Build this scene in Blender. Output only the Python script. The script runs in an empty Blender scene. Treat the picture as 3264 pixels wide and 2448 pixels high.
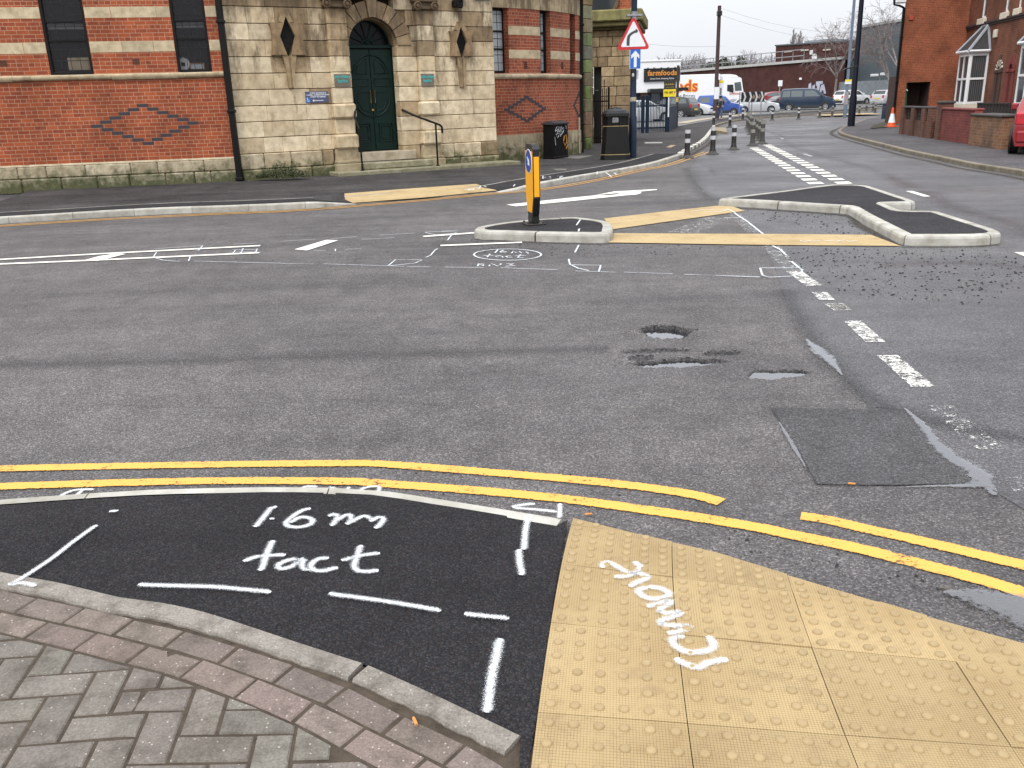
import bpy, bmesh, math, random
from mathutils import Matrix, Vector
SC = bpy.context.scene; COL = SC.collection
random.seed(7)
# ---------------------------------------------------------------- camera
F, CX, CY = 2785.0, 1632.0, 1224.0            # focal length and centre in photo pixels (3264 x 2448)
PITCH, ROLL, EYE = math.radians(17.8), math.radians(1.77), 1.6
cam = bpy.data.cameras.new('camera'); camo = bpy.data.objects.new('camera', cam); COL.objects.link(camo)
cam.sensor_fit = 'HORIZONTAL'; cam.sensor_width = 36.0; cam.lens = F * 36.0 / 3264.0
cam.clip_start = 0.05; cam.clip_end = 3000
camo.matrix_world = (Matrix.Translation((0, 0, EYE)) @ Matrix.Rotation(math.pi / 2 - PITCH, 4, 'X')
                     @ Matrix.Rotation(ROLL, 4, 'Z').inverted())
SC.camera = camo
# ---------------------------------------------------------------- overcast sky, weak broad sun
SUN_EL, SUN_AZ = math.radians(52), math.radians(200)
w = bpy.data.worlds.new('World'); SC.world = w; w.use_nodes = True
nt = w.node_tree; nt.nodes.clear()
wo = nt.nodes.new('ShaderNodeOutputWorld'); bg = nt.nodes.new('ShaderNodeBackground')
sky = nt.nodes.new('ShaderNodeTexSky'); sky.sky_type = 'NISHITA'; sky.sun_disc = False
sky.sun_elevation = SUN_EL; sky.sun_rotation = SUN_AZ; sky.dust_density = 4; sky.air_density = 1.0
hs = nt.nodes.new('ShaderNodeHueSaturation'); hs.inputs['Saturation'].default_value = 0.25; hs.inputs['Value'].default_value = 0.35
nt.links.new(sky.outputs[0], hs.inputs['Color'])
tc = nt.nodes.new('ShaderNodeTexCoord'); sx = nt.nodes.new('ShaderNodeSeparateXYZ'); nt.links.new(tc.outputs['Generated'], sx.inputs[0])
mr = nt.nodes.new('ShaderNodeMapRange'); nt.links.new(sx.outputs[2], mr.inputs[0])
mr.inputs[1].default_value = 0.0; mr.inputs[2].default_value = 1.0; mr.inputs[3].default_value = 4.9; mr.inputs[4].default_value = 13.5
cl = nt.nodes.new('ShaderNodeTexNoise'); cl.inputs['Scale'].default_value = 1.6; cl.inputs['Detail'].default_value = 3
nt.links.new(tc.outputs['Generated'], cl.inputs['Vector'])
cm = nt.nodes.new('ShaderNodeMapRange'); nt.links.new(cl.outputs[0], cm.inputs[0]); cm.inputs[3].default_value = .84; cm.inputs[4].default_value = 1.12
mu = nt.nodes.new('ShaderNodeMath'); mu.operation = 'MULTIPLY'; nt.links.new(mr.outputs[0], mu.inputs[0]); nt.links.new(cm.outputs[0], mu.inputs[1])
vm = nt.nodes.new('ShaderNodeVectorMath'); vm.operation = 'SCALE'; vm.inputs[0].default_value = (0.93, 0.955, 1.0)
nt.links.new(mu.outputs[0], vm.inputs['Scale'])
mx = nt.nodes.new('ShaderNodeMixRGB'); mx.inputs[0].default_value = 0.82
nt.links.new(hs.outputs[0], mx.inputs[1]); nt.links.new(vm.outputs[0], mx.inputs[2])
nt.links.new(mx.outputs[0], bg.inputs[0]); bg.inputs[1].default_value = 0.115; nt.links.new(bg.outputs[0], wo.inputs[0])
sl = bpy.data.lights.new('sun', 'SUN'); sl.energy = 1.1; sl.angle = math.radians(25); sl.color = (1.0, .97, .92)
so = bpy.data.objects.new('sun', sl); COL.objects.link(so)
# direction towards the sun: behind the camera, a little to the left
sd = Vector((-math.cos(SUN_EL) * .45, -math.cos(SUN_EL) * .9, math.sin(SUN_EL))).normalized()
so.rotation_euler = sd.to_track_quat('Z', 'Y').to_euler()
sky.sun_rotation = math.atan2(sd.x, sd.y)
vs = SC.view_settings; vs.view_transform = 'Standard'; vs.look = 'None'; vs.exposure = 0.9; vs.gamma = 1.0
SC.cycles.max_bounces = 6; SC.cycles.transparent_max_bounces = 16
try: SC.cycles.use_denoising = True
except Exception: pass
# ---------------------------------------------------------------- rays from the photo onto real surfaces
def ray(u, v):
    x = (u - CX) / F; y = -(v - CY) / F; c, s = math.cos(ROLL), math.sin(ROLL)
    xr, yr = x * c + y * s, -x * s + y * c
    return Vector((xr, math.cos(PITCH) + yr * math.sin(PITCH), -math.sin(PITCH) + yr * math.cos(PITCH)))
def terr(y):                                   # the far ground lifts a little past 60 m
    return 0.00035 * (y - 60) ** 2 if 60 < y < 110 else (0.875 + .035 * (y - 110) if y >= 110 and y < 150 else (2.275 if y >= 150 else 0.0))
def gp(u, v, z=0.0):                           # pixel -> ground point at height z (z may be a function of x, y)
    d = ray(u, v); zz = z(0, 3) if callable(z) else z
    for _ in range(25):
        t = (zz - EYE) / min(d.z, -1e-4); X, Y = d.x * t, d.y * t
        zz = z(X, Y) if callable(z) else z
    return (X, Y)
def gt(u, v, h=0.0):                          # pixel -> first hit on the far, gently rising ground
    d = ray(u, v); f = lambda Y: EYE + d.z * Y / d.y - terr(Y) - h; a = 5.0
    while f(a + .5) > 0 and a < 109: a += .5
    b = a + .5
    for _ in range(30):
        m = (a + b) / 2
        if f(m) > 0: a = m
        else: b = m
    return (d.x * a / d.y, a)
def aty(u, v, Y):
    d = ray(u, v); t = Y / d.y; return Vector((d.x * t, Y, EYE + d.z * t))
def proj(X, Y, Z):
    z = Z - EYE; f = Y * math.cos(PITCH) - z * math.sin(PITCH); yr = (Y * math.sin(PITCH) + z * math.cos(PITCH)) / f; xr = X / f
    c, s = math.cos(ROLL), math.sin(ROLL); return CX + (xr * c - yr * s) * F, CY - (xr * s + yr * c) * F
def zat(v, X, Y):
    lo, hi = -5, 60
    for _ in range(50):
        m = (lo + hi) / 2
        if proj(X, Y, m)[1] > v: lo = m
        else: hi = m
    return lo
def crop(x0, y0, k): return lambda p: (x0 + p[0] * k, y0 + p[1] * k)
zA, zB = crop(0, 1440, 1100 / 1810), crop(900, 1440, 1100 / 1810)
z1, z2, z3 = crop(0, 0, 820 / 2194), crop(700, 0, 820 / 2194), crop(1400, 0, 820 / 2194)
zT, zU = crop(1664, 1500, 800 / 1400), crop(2264, 1500, 1000 / 1750)
zL, zM, zN, zR = crop(0, 560, 1000 / 2212), crop(900, 520, 1000 / 2212), crop(1400, 420, 1100 / 2212), crop(2164, 400, 1100 / 2212)
z4, z5, z6 = crop(1900, 100, 500 / 2183), crop(2300, 0, 600 / 2212), crop(2664, 0, 600 / 1778)
z8, zP = crop(2100, 260, 500 / 2212), crop(1900, 960, 1364 / 2212)
def G(c, pts, z=0.0): return [gp(*c(p), z) for p in pts]
# ---------------------------------------------------------------- materials
MC = {}
def new_mat(name):
    m = bpy.data.materials.new(name); m.use_nodes = True; n = m.node_tree; n.nodes.clear()
    o = n.nodes.new('ShaderNodeOutputMaterial'); b = n.nodes.new('ShaderNodeBsdfPrincipled'); n.links.new(b.outputs[0], o.inputs[0])
    MC[name] = m; return m, n, b, o
def N(n, t, **k):
    x = n.nodes.new(t)
    for a, v in k.items():
        if a.startswith('i_'):
            key = a[2:]; x.inputs[int(key) if key.isdigit() else key.replace('_', ' ')].default_value = v
        else: setattr(x, a, v)
    return x
def c4(c): return (c[0], c[1], c[2], 1)
def coords(n, kind='Object'): return n.nodes.new('ShaderNodeTexCoord').outputs[kind]
def noise(n, vec, scale, detail=4, rough=.55):
    x = N(n, 'ShaderNodeTexNoise'); x.inputs['Scale'].default_value = scale; x.inputs['Detail'].default_value = detail
    x.inputs['Roughness'].default_value = rough; n.links.new(vec, x.inputs['Vector']); return x.outputs[0]
def ramp(n, fac, stops):
    r = N(n, 'ShaderNodeValToRGB'); n.links.new(fac, r.inputs[0]); e = r.color_ramp.elements
    while len(e) < len(stops): e.new(.5)
    for i, (p, c) in enumerate(stops):
        e[i].position = p; e[i].color = c4(c) if not isinstance(c, (int, float)) else (c, c, c, 1)
    return r.outputs[0]
def mix(n, fac, a, b, mode='MIX'):
    x = N(n, 'ShaderNodeMixRGB', blend_type=mode)
    for i, v in ((0, fac), (1, a), (2, b)):
        if isinstance(v, (int, float)): x.inputs[i].default_value = v if i == 0 else (v, v, v, 1)
        elif isinstance(v, tuple): x.inputs[i].default_value = c4(v)
        else: n.links.new(v, x.inputs[i])
    return x.outputs[0]
def math_(n, op, a, b=0.0, clamp=False):
    x = N(n, 'ShaderNodeMath', operation=op, use_clamp=clamp)
    for i, v in ((0, a), (1, b)):
        if isinstance(v, (int, float)): x.inputs[i].default_value = v
        else: n.links.new(v, x.inputs[i])
    return x.outputs[0]
def bump(n, b, h, strength=.4, dist=.01):
    x = N(n, 'ShaderNodeBump'); x.inputs['Strength'].default_value = strength; x.inputs['Distance'].default_value = dist
    n.links.new(h, x.inputs['Height']); n.links.new(x.outputs[0], b.inputs['Normal'])
def plain(name, c1, c2=None, scale=6, rough=.6, metal=0, bmp=.15, dist=.004, spec=.5, rv=.1, coat=0):
    if name in MC: return MC[name]
    m, n, b, o = new_mat(name); v = coords(n)
    c2 = c2 or tuple(x * .75 for x in c1)
    f = noise(n, v, scale, 5); f2 = noise(n, v, scale * 7, 3)
    ff = math_(n, 'ADD', math_(n, 'MULTIPLY', f, .7), math_(n, 'MULTIPLY', f2, .3))
    col = ramp(n, ff, [(.36, c2), (.62, c1)])
    n.links.new(col, b.inputs['Base Color'])
    n.links.new(math_(n, 'ADD', math_(n, 'MULTIPLY', f2, rv * 2), rough - rv, True), b.inputs['Roughness'])
    b.inputs['Metallic'].default_value = metal; b.inputs['Specular IOR Level'].default_value = spec
    if coat: b.inputs['Coat Weight'].default_value = coat; b.inputs['Coat Roughness'].default_value = .06
    if bmp: bump(n, b, f2, bmp, dist)
    return m
def asphalt(name, lo, mid, hi, chips=110, rough=.62, bmp=.6, dist=.006, stain=.35, tint=(1, 1, 1), wet=0.0, spec=.4):
    """bound stone chippings: each chip its own shade, gaps between them darker, wear and damp in broad uneven areas"""
    m, n, b, o = new_mat(name); v = coords(n)
    vo = N(n, 'ShaderNodeTexVoronoi', feature='F1'); vo.inputs['Scale'].default_value = chips; vo.inputs['Randomness'].default_value = 1
    wv = N(n, 'ShaderNodeVectorMath', operation='ADD'); n.links.new(v, wv.inputs[0])
    wn = N(n, 'ShaderNodeTexNoise'); wn.inputs['Scale'].default_value = chips * .6; n.links.new(v, wn.inputs['Vector'])
    ws = N(n, 'ShaderNodeVectorMath', operation='SCALE'); ws.inputs['Scale'].default_value = .9 / chips; n.links.new(wn.outputs[1], ws.inputs[0])
    n.links.new(ws.outputs[0], wv.inputs[1]); n.links.new(wv.outputs[0], vo.inputs['Vector'])
    sep = N(n, 'ShaderNodeSeparateColor'); n.links.new(vo.outputs['Color'], sep.inputs[0])
    chip = ramp(n, sep.outputs[0], [(0.0, lo), (.55, mid), (.86, hi), (1.0, tuple(min(1, x * 1.5) for x in hi))])
    hue = mix(n, .22, chip, mix(n, sep.outputs[1], (.16, .13, .13), (.11, .125, .15)), 'MIX')
    gap = ramp(n, vo.outputs['Distance'], [(.25, 1.0), (.75, .45)])
    col = mix(n, .75, hue, gap, 'MULTIPLY')
    big = noise(n, v, .55, 6, .62); med = noise(n, v, 4.5, 5, .6)
    st = ramp(n, math_(n, 'ADD', math_(n, 'MULTIPLY', big, .6), math_(n, 'MULTIPLY', med, .4)), [(.35, 1 - stain), (.62, 1 + stain * .55)])
    col = mix(n, 1, col, st, 'MULTIPLY'); col = mix(n, 1, col, tint, 'MULTIPLY')
    n.links.new(col, b.inputs['Base Color'])
    mpx = N(n, 'ShaderNodeMapping'); mpx.inputs['Scale'].default_value = (.16, 1.5, 1); mpx.inputs['Rotation'].default_value = (0, 0, math.radians(-6)); n.links.new(v, mpx.inputs[0])
    col = mix(n, 1, col, ramp(n, noise(n, mpx.outputs[0], 1.0, 5, .6), [(.34, (.80, .80, .81)), (.5, (1, .99, .98)), (.66, (1.13, 1.11, 1.10))]), 'MULTIPLY')
    n.links.new(col, b.inputs['Base Color'])
    dampf = ramp(n, noise(n, v, .33, 4, .6), [(.42, 0.0), (.66, 1.0)])
    r = math_(n, 'SUBTRACT', math_(n, 'ADD', math_(n, 'MULTIPLY', sep.outputs[2], .25), rough), math_(n, 'MULTIPLY', dampf, wet), True)
    n.links.new(r, b.inputs['Roughness']); b.inputs['Specular IOR Level'].default_value = spec
    h = math_(n, 'ADD', math_(n, 'SUBTRACT', 1.0, vo.outputs['Distance']), math_(n, 'MULTIPLY', sep.outputs[1], .6))
    bump(n, b, h, bmp, dist)
    return m
def brick(name, a, b2, c, mortar, bw=.225, bh=.08, ms=.006, stain=.25, bias=0, rough=.85, soot=(.05, .045, .04), sootlo=.62):
    m, n, b, o = new_mat(name); uv = coords(n, 'UV'); ob = coords(n)
    br = N(n, 'ShaderNodeTexBrick'); n.links.new(uv, br.inputs['Vector'])
    br.offset = .5; br.squash = .5; br.squash_frequency = 3
    for k, x in (('Scale', 1), ('Brick Width', bw), ('Row Height', bh), ('Mortar Size', ms), ('Mortar Smooth', .15), ('Bias', bias)): br.inputs[k].default_value = x
    br.inputs['Color1'].default_value = c4(a); br.inputs['Color2'].default_value = c4(b2); br.inputs['Mortar'].default_value = c4(mortar)
    f = noise(n, ob, 9, 6); g = noise(n, ob, 1.1, 6, .6)
    inv = math_(n, 'SUBTRACT', 1.0, br.outputs['Fac'])
    col = mix(n, math_(n, 'MULTIPLY', inv, ramp(n, f, [(.45, 0.0), (.8, .6)])), br.outputs[0], c)
    st = ramp(n, g, [(.32, 1 - stain), (.6, 1.1)])
    col = mix(n, 1, col, st, 'MULTIPLY')
    col = mix(n, ramp(n, noise(n, ob, .8, 7, .68), [(sootlo, 0.0), (sootlo + .2, .75)]), col, soot)
    n.links.new(col, b.inputs['Base Color']); b.inputs['Roughness'].default_value = rough
    b.inputs['Specular IOR Level'].default_value = .25
    h = math_(n, 'ADD', inv, math_(n, 'MULTIPLY', noise(n, ob, 60, 4), .4)); bump(n, b, h, .5, .006)
    return m
def stone(name, tint=(1, 1, 1), soot=.5, moss=.0, lo=.55, topsoot=0):
    """sandstone: block shade from the mesh colour attribute 'shade', streaks of soot, lichen blotches"""
    m, n, b, o = new_mat(name); v = coords(n)
    at = N(n, 'ShaderNodeAttribute', attribute_name='shade')
    f = noise(n, v, 5, 7, .62); g = noise(n, v, 45, 4)
    col = mix(n, 1, at.outputs[0], ramp(n, f, [(.3, (.66, .62, .56)), (.62, (1.08, 1.06, 1.03))]), 'MULTIPLY')
    mp = N(n, 'ShaderNodeMapping'); mp.inputs['Scale'].default_value = (2.2, 2.2, .55); n.links.new(v, mp.inputs[0])
    s = noise(n, mp.outputs[0], 1.5, 8, .7)
    if topsoot:                                 # rain-washed below, sooty up under the cornice
        hz = N(n, 'ShaderNodeSeparateXYZ'); n.links.new(v, hz.inputs[0]); up_ = N(n, 'ShaderNodeMapRange'); n.links.new(hz.outputs[2], up_.inputs[0])
        up_.inputs[1].default_value = 2.2; up_.inputs[2].default_value = 3.9; up_.inputs[3].default_value = 0; up_.inputs[4].default_value = topsoot
        s = math_(n, 'ADD', s, up_.outputs[0])
    col = mix(n, math_(n, 'MULTIPLY', ramp(n, s, [(lo, 0.0), (lo + .13, 1.0)]), soot), col, (.10, .075, .05))
    if moss:
        mz = N(n, 'ShaderNodeSeparateXYZ'); n.links.new(v, mz.inputs[0])
        low = N(n, 'ShaderNodeMapRange'); n.links.new(mz.outputs[2], low.inputs[0])
        low.inputs[1].default_value = .75; low.inputs[2].default_value = .1; low.inputs[3].default_value = 0; low.inputs[4].default_value = .4
        mf = math_(n, 'ADD', noise(n, v, 6, 8, .7), low.outputs[0])
        col = mix(n, math_(n, 'MULTIPLY', ramp(n, mf, [(.62, 0.0), (.86, 1.0)]), moss), col, mix(n, noise(n, v, 23, 5), (.03, .035, .018), (.11, .12, .05)))
    col = mix(n, 1, col, tint, 'MULTIPLY')
    n.links.new(col, b.inputs['Base Color']); b.inputs['Roughness'].default_value = .88; b.inputs['Specular IOR Level'].default_value = .2
    bump(n, b, math_(n, 'ADD', f, math_(n, 'MULTIPLY', g, .4)), .55, .012)
    return m
def decal(name, col, col2, edge=.25, scale=90, solid=.9, rough=.7, wear=.0, soft=.3, bmp=.3, wearscale=14, thr=.55):
    """paint: thins out towards the stroke's edge into specks, and wears through to the road under it"""
    m, n, b, o = new_mat(name); v = coords(n); uv = coords(n, 'UV')
    s = N(n, 'ShaderNodeSeparateXYZ'); n.links.new(uv, s.inputs[0])
    d = math_(n, 'SUBTRACT', 1.0, math_(n, 'ABSOLUTE', math_(n, 'SUBTRACT', math_(n, 'MULTIPLY', s.outputs[0], 2.0), 1.0)))
    nz = noise(n, v, scale, 4, .7); vo = N(n, 'ShaderNodeTexVoronoi'); vo.inputs['Scale'].default_value = scale * 1.2; n.links.new(v, vo.inputs['Vector'])
    t = math_(n, 'SUBTRACT', math_(n, 'ADD', math_(n, 'DIVIDE', d, edge), math_(n, 'MULTIPLY', math_(n, 'SUBTRACT', nz, .5), 1.8)), thr)
    a = N(n, 'ShaderNodeMapRange'); n.links.new(t, a.inputs[0]); a.inputs[1].default_value = 0; a.inputs[2].default_value = soft; a.inputs[4].default_value = solid
    alpha = a.outputs[0]
    if wear:
        wn = math_(n, 'ADD', math_(n, 'MULTIPLY', noise(n, v, wearscale, 6, .7), .55), math_(n, 'MULTIPLY', noise(n, v, scale, 3), .45))
        alpha = math_(n, 'MULTIPLY', alpha, ramp(n, wn, [(max(.01, wear - .05), 0.0), (wear + .05, 1.0)]))
    n.links.new(alpha, b.inputs['Alpha'])
    n.links.new(mix(n, ramp(n, noise(n, v, wearscale, 5, .65), [(.35, 0.0), (.7, 1.0)]), col2, col), b.inputs['Base Color'])
    b.inputs['Roughness'].default_value = rough; bump(n, b, vo.outputs['Distance'], bmp, .003)
    return m
def glass(name, tint=(.02, .025, .03), clear=.0, rough=.04):
    m, n, b, o = new_mat(name)
    b.inputs['Base Color'].default_value = c4(tint); b.inputs['Specular IOR Level'].default_value = .6
    v = coords(n); n.links.new(math_(n, 'ADD', math_(n, 'MULTIPLY', noise(n, v, 4, 3), .05), rough), b.inputs['Roughness'])
    if clear: b.inputs['Alpha'].default_value = 1 - clear
    return m
# ---------------------------------------------------------------- mesh builder
PM = {}
class MB:
    def __init__(s): s.v = []; s.f = []; s.uv = []; s.mi = []; s.sh = []; s.M = Matrix.Identity(4); s.m = 0; s.shade = None
    def add(s, vs, fs, uvs=None):
        o = len(s.v); s.v += [tuple(s.M @ Vector(p)) for p in vs]
        for i, f in enumerate(fs):
            s.f.append([o + k for k in f]); s.uv.append(uvs[i] if uvs else None); s.mi.append(s.m); s.sh.append(s.shade)
    def quad(s, a, b, c, d, uv=None): s.add([a, b, c, d], [(0, 1, 2, 3)], [uv] if uv else None)
    def box(s, x0, x1, y0, y1, z0, z1, bev=0, T=None):
        if bev:
            b = min(bev, (x1 - x0) * .45, (y1 - y0) * .45, (z1 - z0) * .45)
            vs = []; idx = {}
            for ix, (xa, xs) in enumerate(((x0, 1), (x1, -1))):
                for iy, (ya, ys) in enumerate(((y0, 1), (y1, -1))):
                    for iz, (za, zs) in enumerate(((z0, 1), (z1, -1))):
                        idx[ix, iy, iz] = len(vs)
                        vs += [(xa, ya + ys * b, za + zs * b), (xa + xs * b, ya, za + zs * b), (xa + xs * b, ya + ys * b, za)]
            I = lambda x, y, z, k: idx[x, y, z] + k
            fs = []
            for e in (0, 1):
                q = [I(e, 0, 0, 0), I(e, 1, 0, 0), I(e, 1, 1, 0), I(e, 0, 1, 0)]; fs.append(q if e else q[::-1])
                q = [I(0, e, 0, 1), I(1, e, 0, 1), I(1, e, 1, 1), I(0, e, 1, 1)]; fs.append(q[::-1] if e else q)
                q = [I(0, 0, e, 2), I(1, 0, e, 2), I(1, 1, e, 2), I(0, 1, e, 2)]; fs.append(q if e else q[::-1])
            for a in (0, 1):
                for c in (0, 1):
                    fs.append([I(0, a, c, 1), I(1, a, c, 1), I(1, a, c, 2), I(0, a, c, 2)])
                    fs.append([I(a, 0, c, 0), I(a, 1, c, 0), I(a, 1, c, 2), I(a, 0, c, 2)])
                    fs.append([I(a, c, 0, 0), I(a, c, 1, 0), I(a, c, 1, 1), I(a, c, 0, 1)])
            for x in (0, 1):
                for y in (0, 1):
                    for z in (0, 1): fs.append([I(x, y, z, 0), I(x, y, z, 1), I(x, y, z, 2)])
        else:
            vs = [(x, y, z) for x in (x0, x1) for y in (y0, y1) for z in (z0, z1)]
            fs = [(0, 1, 3, 2), (4, 6, 7, 5), (0, 4, 5, 1), (2, 3, 7, 6), (0, 2, 6, 4), (1, 5, 7, 3)]
        if T: vs = [tuple(T @ Vector(p)) for p in vs]
        s.add(vs, fs)
    def prism(s, pts, h0, h1, axis='z', cap=True):    # polygon extruded along an axis
        P = {'z': lambda p, h: (p[0], p[1], h), 'y': lambda p, h: (p[0], h, p[1]), 'x': lambda p, h: (h, p[0], p[1])}[axis]
        n = len(pts); vs = [P(p, h0) for p in pts] + [P(p, h1) for p in pts]
        fs = [(i, (i + 1) % n, n + (i + 1) % n, n + i) for i in range(n)]
        if cap: fs += [tuple(range(n))[::-1], tuple(range(n, 2 * n))]
        s.add(vs, fs)
    def tube(s, path, r, n=8, cap=True, closed=False):
        path = [Vector(p) for p in path]; R = r if isinstance(r, (list, tuple)) else [r] * len(path); vs = []; fs = []
        up = None
        for i, p in enumerate(path):
            t = (path[min(i + 1, len(path) - 1)] - path[max(i - 1, 0)]).normalized()
            if up is None: up = Vector((0, 0, 1)) if abs(t.z) < .9 else Vector((1, 0, 0))
            a = t.cross(up)
            if a.length < 1e-5: a = t.cross(Vector((0, 1, 0)))
            a.normalize(); b = t.cross(a)
            for k in range(n): vs.append(tuple(p + (a * math.cos(2 * math.pi * k / n) + b * math.sin(2 * math.pi * k / n)) * R[i]))
        for i in range(len(path) - 1):
            for k in range(n): fs.append((i * n + k, i * n + (k + 1) % n, (i + 1) * n + (k + 1) % n, (i + 1) * n + k))
        if cap: fs += [tuple(range(n)), tuple(range((len(path) - 1) * n, len(path) * n))[::-1]]
        s.add(vs, fs)
    def lathe(s, prof, n=16, T=None, cap=True):       # (r, z) profile round z
        vs = []; fs = []
        for r, z in prof:
            for k in range(n): vs.append((r * math.cos(2 * math.pi * k / n), r * math.sin(2 * math.pi * k / n), z))
        for i in range(len(prof) - 1):
            for k in range(n): fs.append((i * n + k, i * n + (k + 1) % n, (i + 1) * n + (k + 1) % n, (i + 1) * n + k))
        if cap: fs += [tuple(range(n))[::-1], tuple(range((len(prof) - 1) * n, len(prof) * n))]
        if T: vs = [tuple(T @ Vector(p)) for p in vs]
        s.add(vs, fs)
    def build(s, name, mats, parent=None, smooth=False, fix=True):
        me = bpy.data.meshes.new(name); me.from_pydata(s.v, [], s.f)
        mats = mats if isinstance(mats, (list, tuple)) else [mats]
        for m in mats: me.materials.append(m)
        me.polygons.foreach_set('material_index', s.mi)
        if any(u for u in s.uv):
            ul = me.uv_layers.new(name='UVMap')
            for p, u in zip(me.polygons, s.uv):
                if u:
                    for k, li in enumerate(p.loop_indices): ul.data[li].uv = u[k]
        if any(c is not None for c in s.sh):
            ca = me.color_attributes.new('shade', 'FLOAT_COLOR', 'CORNER')
            for p, c in zip(me.polygons, s.sh):
                for li in p.loop_indices: ca.data[li].color = c4(c or (.5, .45, .35))
        if fix:
            bm = bmesh.new(); bm.from_mesh(me); bmesh.ops.recalc_face_normals(bm, faces=bm.faces); bm.to_mesh(me); bm.free()
        if smooth:
            for p in me.polygons: p.use_smooth = True
            if smooth is not True: me.set_sharp_from_angle(angle=math.radians(smooth))
        return link(name, me, parent)
def link(name, me, parent=None):
    o = bpy.data.objects.new(name, me); COL.objects.link(o)
    if parent: attach(o, parent)
    return o
def attach(o, parent):
    o.parent = parent; o.matrix_parent_inverse = PM.get(parent.name, Matrix.Identity(4))
def tag(o, label=None, cat=None, group=None, kind=None):
    for k, v in (('label', label), ('category', cat), ('group', group), ('kind', kind)):
        if v: o[k] = v
    return o
def thing(name, label, cat, loc=(0, 0, 0), rz=0.0, group=None):
    o = bpy.data.objects.new(name, None); COL.objects.link(o); o.empty_display_size = .2
    o.location = loc; o.rotation_euler = (0, 0, rz)
    PM[o.name] = (Matrix.Translation(loc) @ Matrix.Rotation(rz, 4, 'Z')).inverted()
    return tag(o, label, cat, group)
def local(o): return PM[o.name].inverted()
def dup(root, loc, rz=0.0, label=None, group=None):
    r = root.copy(); COL.objects.link(r); r.location = loc; r.rotation_euler = (0, 0, rz)
    tag(r, label, None, group)
    for ch in list(root.children):
        c = ch.copy(); COL.objects.link(c); c.parent = r
        for g in list(ch.children):
            d = g.copy(); COL.objects.link(d); d.parent = c
    return r
def text(name, body, size, M, m, parent, off=0.0, ext=.002, align='CENTER', sx=1.0):
    cu = bpy.data.curves.new(name, 'FONT'); cu.body = body; cu.size = size; cu.align_x = align; cu.align_y = 'CENTER'
    cu.offset = off; cu.extrude = ext; cu.resolution_u = 3; cu.space_line = .9; cu.space_character = 1.06
    t = bpy.data.objects.new(name, cu); COL.objects.link(t)
    me = bpy.data.meshes.new_from_object(t.evaluated_get(bpy.context.evaluated_depsgraph_get()))
    bpy.data.objects.remove(t); bpy.data.curves.remove(cu); me.name = name
    me.transform(M @ Matrix.Diagonal((sx, 1, 1, 1))); me.materials.clear(); me.materials.append(m)
    return link(name, me, parent)
FACE = Matrix.Rotation(math.pi / 2, 4, 'X')            # text standing upright, facing -Y
class Frame:                                            # a facade: s along it, y into the building, z up
    def __init__(f, a, b):
        f.a = Vector((a[0], a[1], 0)); d = Vector((b[0] - a[0], b[1] - a[1], 0)); f.L = d.length; f.d = d.normalized()
        f.n = Vector((-f.d.y, f.d.x, 0)); f.rz = math.atan2(f.d.y, f.d.x)
        f.M = Matrix.Translation(f.a) @ Matrix.Rotation(f.rz, 4, 'Z')
    def at(f, p, off=0.0):
        r = ray(*p); t = (f.a.dot(f.n) + off) / r.dot(f.n); q = Vector((0, 0, EYE)) + r * t
        return (q - f.a).dot(f.d), q.z
def wall_grid(mb, s0, s1, z0, z1, holes, reveal, fn=None, ds=None, sides=True):
    """a wall face with real openings; fn maps (s, depth, z) -> point; uv in metres"""
    fn = fn or (lambda s, d, z: (s, d, z))
    S = sorted({s0, s1, *[x for h in holes for x in h[:2] if s0 < x < s1]}); Z = sorted({z0, z1, *[x for h in holes for x in h[2:4] if z0 < x < z1]})
    if ds:
        S2 = []
        for a, b in zip(S, S[1:]):
            k = max(1, round((b - a) / ds)); S2 += [a + (b - a) * i / k for i in range(k)]
        S = S2 + [S[-1]]
    for a, b in zip(S, S[1:]):
        for c, d in zip(Z, Z[1:]):
            m, q = (a + b) / 2, (c + d) / 2
            if any(h[0] < m < h[1] and h[2] < q < h[3] for h in holes): continue
            mb.quad(fn(a, 0, c), fn(b, 0, c), fn(b, 0, d), fn(a, 0, d), [(a, c), (b, c), (b, d), (a, d)])
    for h in holes:
        a, b, c, d = max(h[0], s0), min(h[1], s1), max(h[2], z0), min(h[3], z1); r = reveal
        mb.quad(fn(a, 0, c), fn(a, r, c), fn(a, r, d), fn(a, 0, d), [(a, c), (a - r, c), (a - r, d), (a, d)])
        mb.quad(fn(b, 0, c), fn(b, 0, d), fn(b, r, d), fn(b, r, c), [(b, c), (b, d), (b + r, d), (b + r, c)])
        mb.quad(fn(a, 0, d), fn(a, r, d), fn(b, r, d), fn(b, 0, d), [(a, d), (a, d + r), (b, d + r), (b, d)])
        mb.quad(fn(a, 0, c), fn(b, 0, c), fn(b, r, c), fn(a, r, c), [(a, c), (b, c), (b, c - r), (a, c - r)])
def tri_poly(pts, holes=()):
    from mathutils.geometry import tessellate_polygon
    loops = [[Vector((p[0], p[1], 0)) for p in pts]]
    return tessellate_polygon(loops)
def sheet(name, pts, z, m, label=None, kind='structure', parent=None, cat=None, uvedge=False):
    """a flat polygon laid on the ground (z number or function)"""
    mb = MB(); zf = z if callable(z) else (lambda x, y: z)
    vs = [(p[0], p[1], zf(p[0], p[1])) for p in pts]
    mb.add(vs, [tuple(t) for t in tri_poly(pts)]); o = mb.build(name, m, parent, fix=False)
    for p in o.data.polygons:
        if p.normal.z < 0: p.flip()
    o.data.update()
    return tag(o, label, cat, None, kind if not parent else None)
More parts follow.
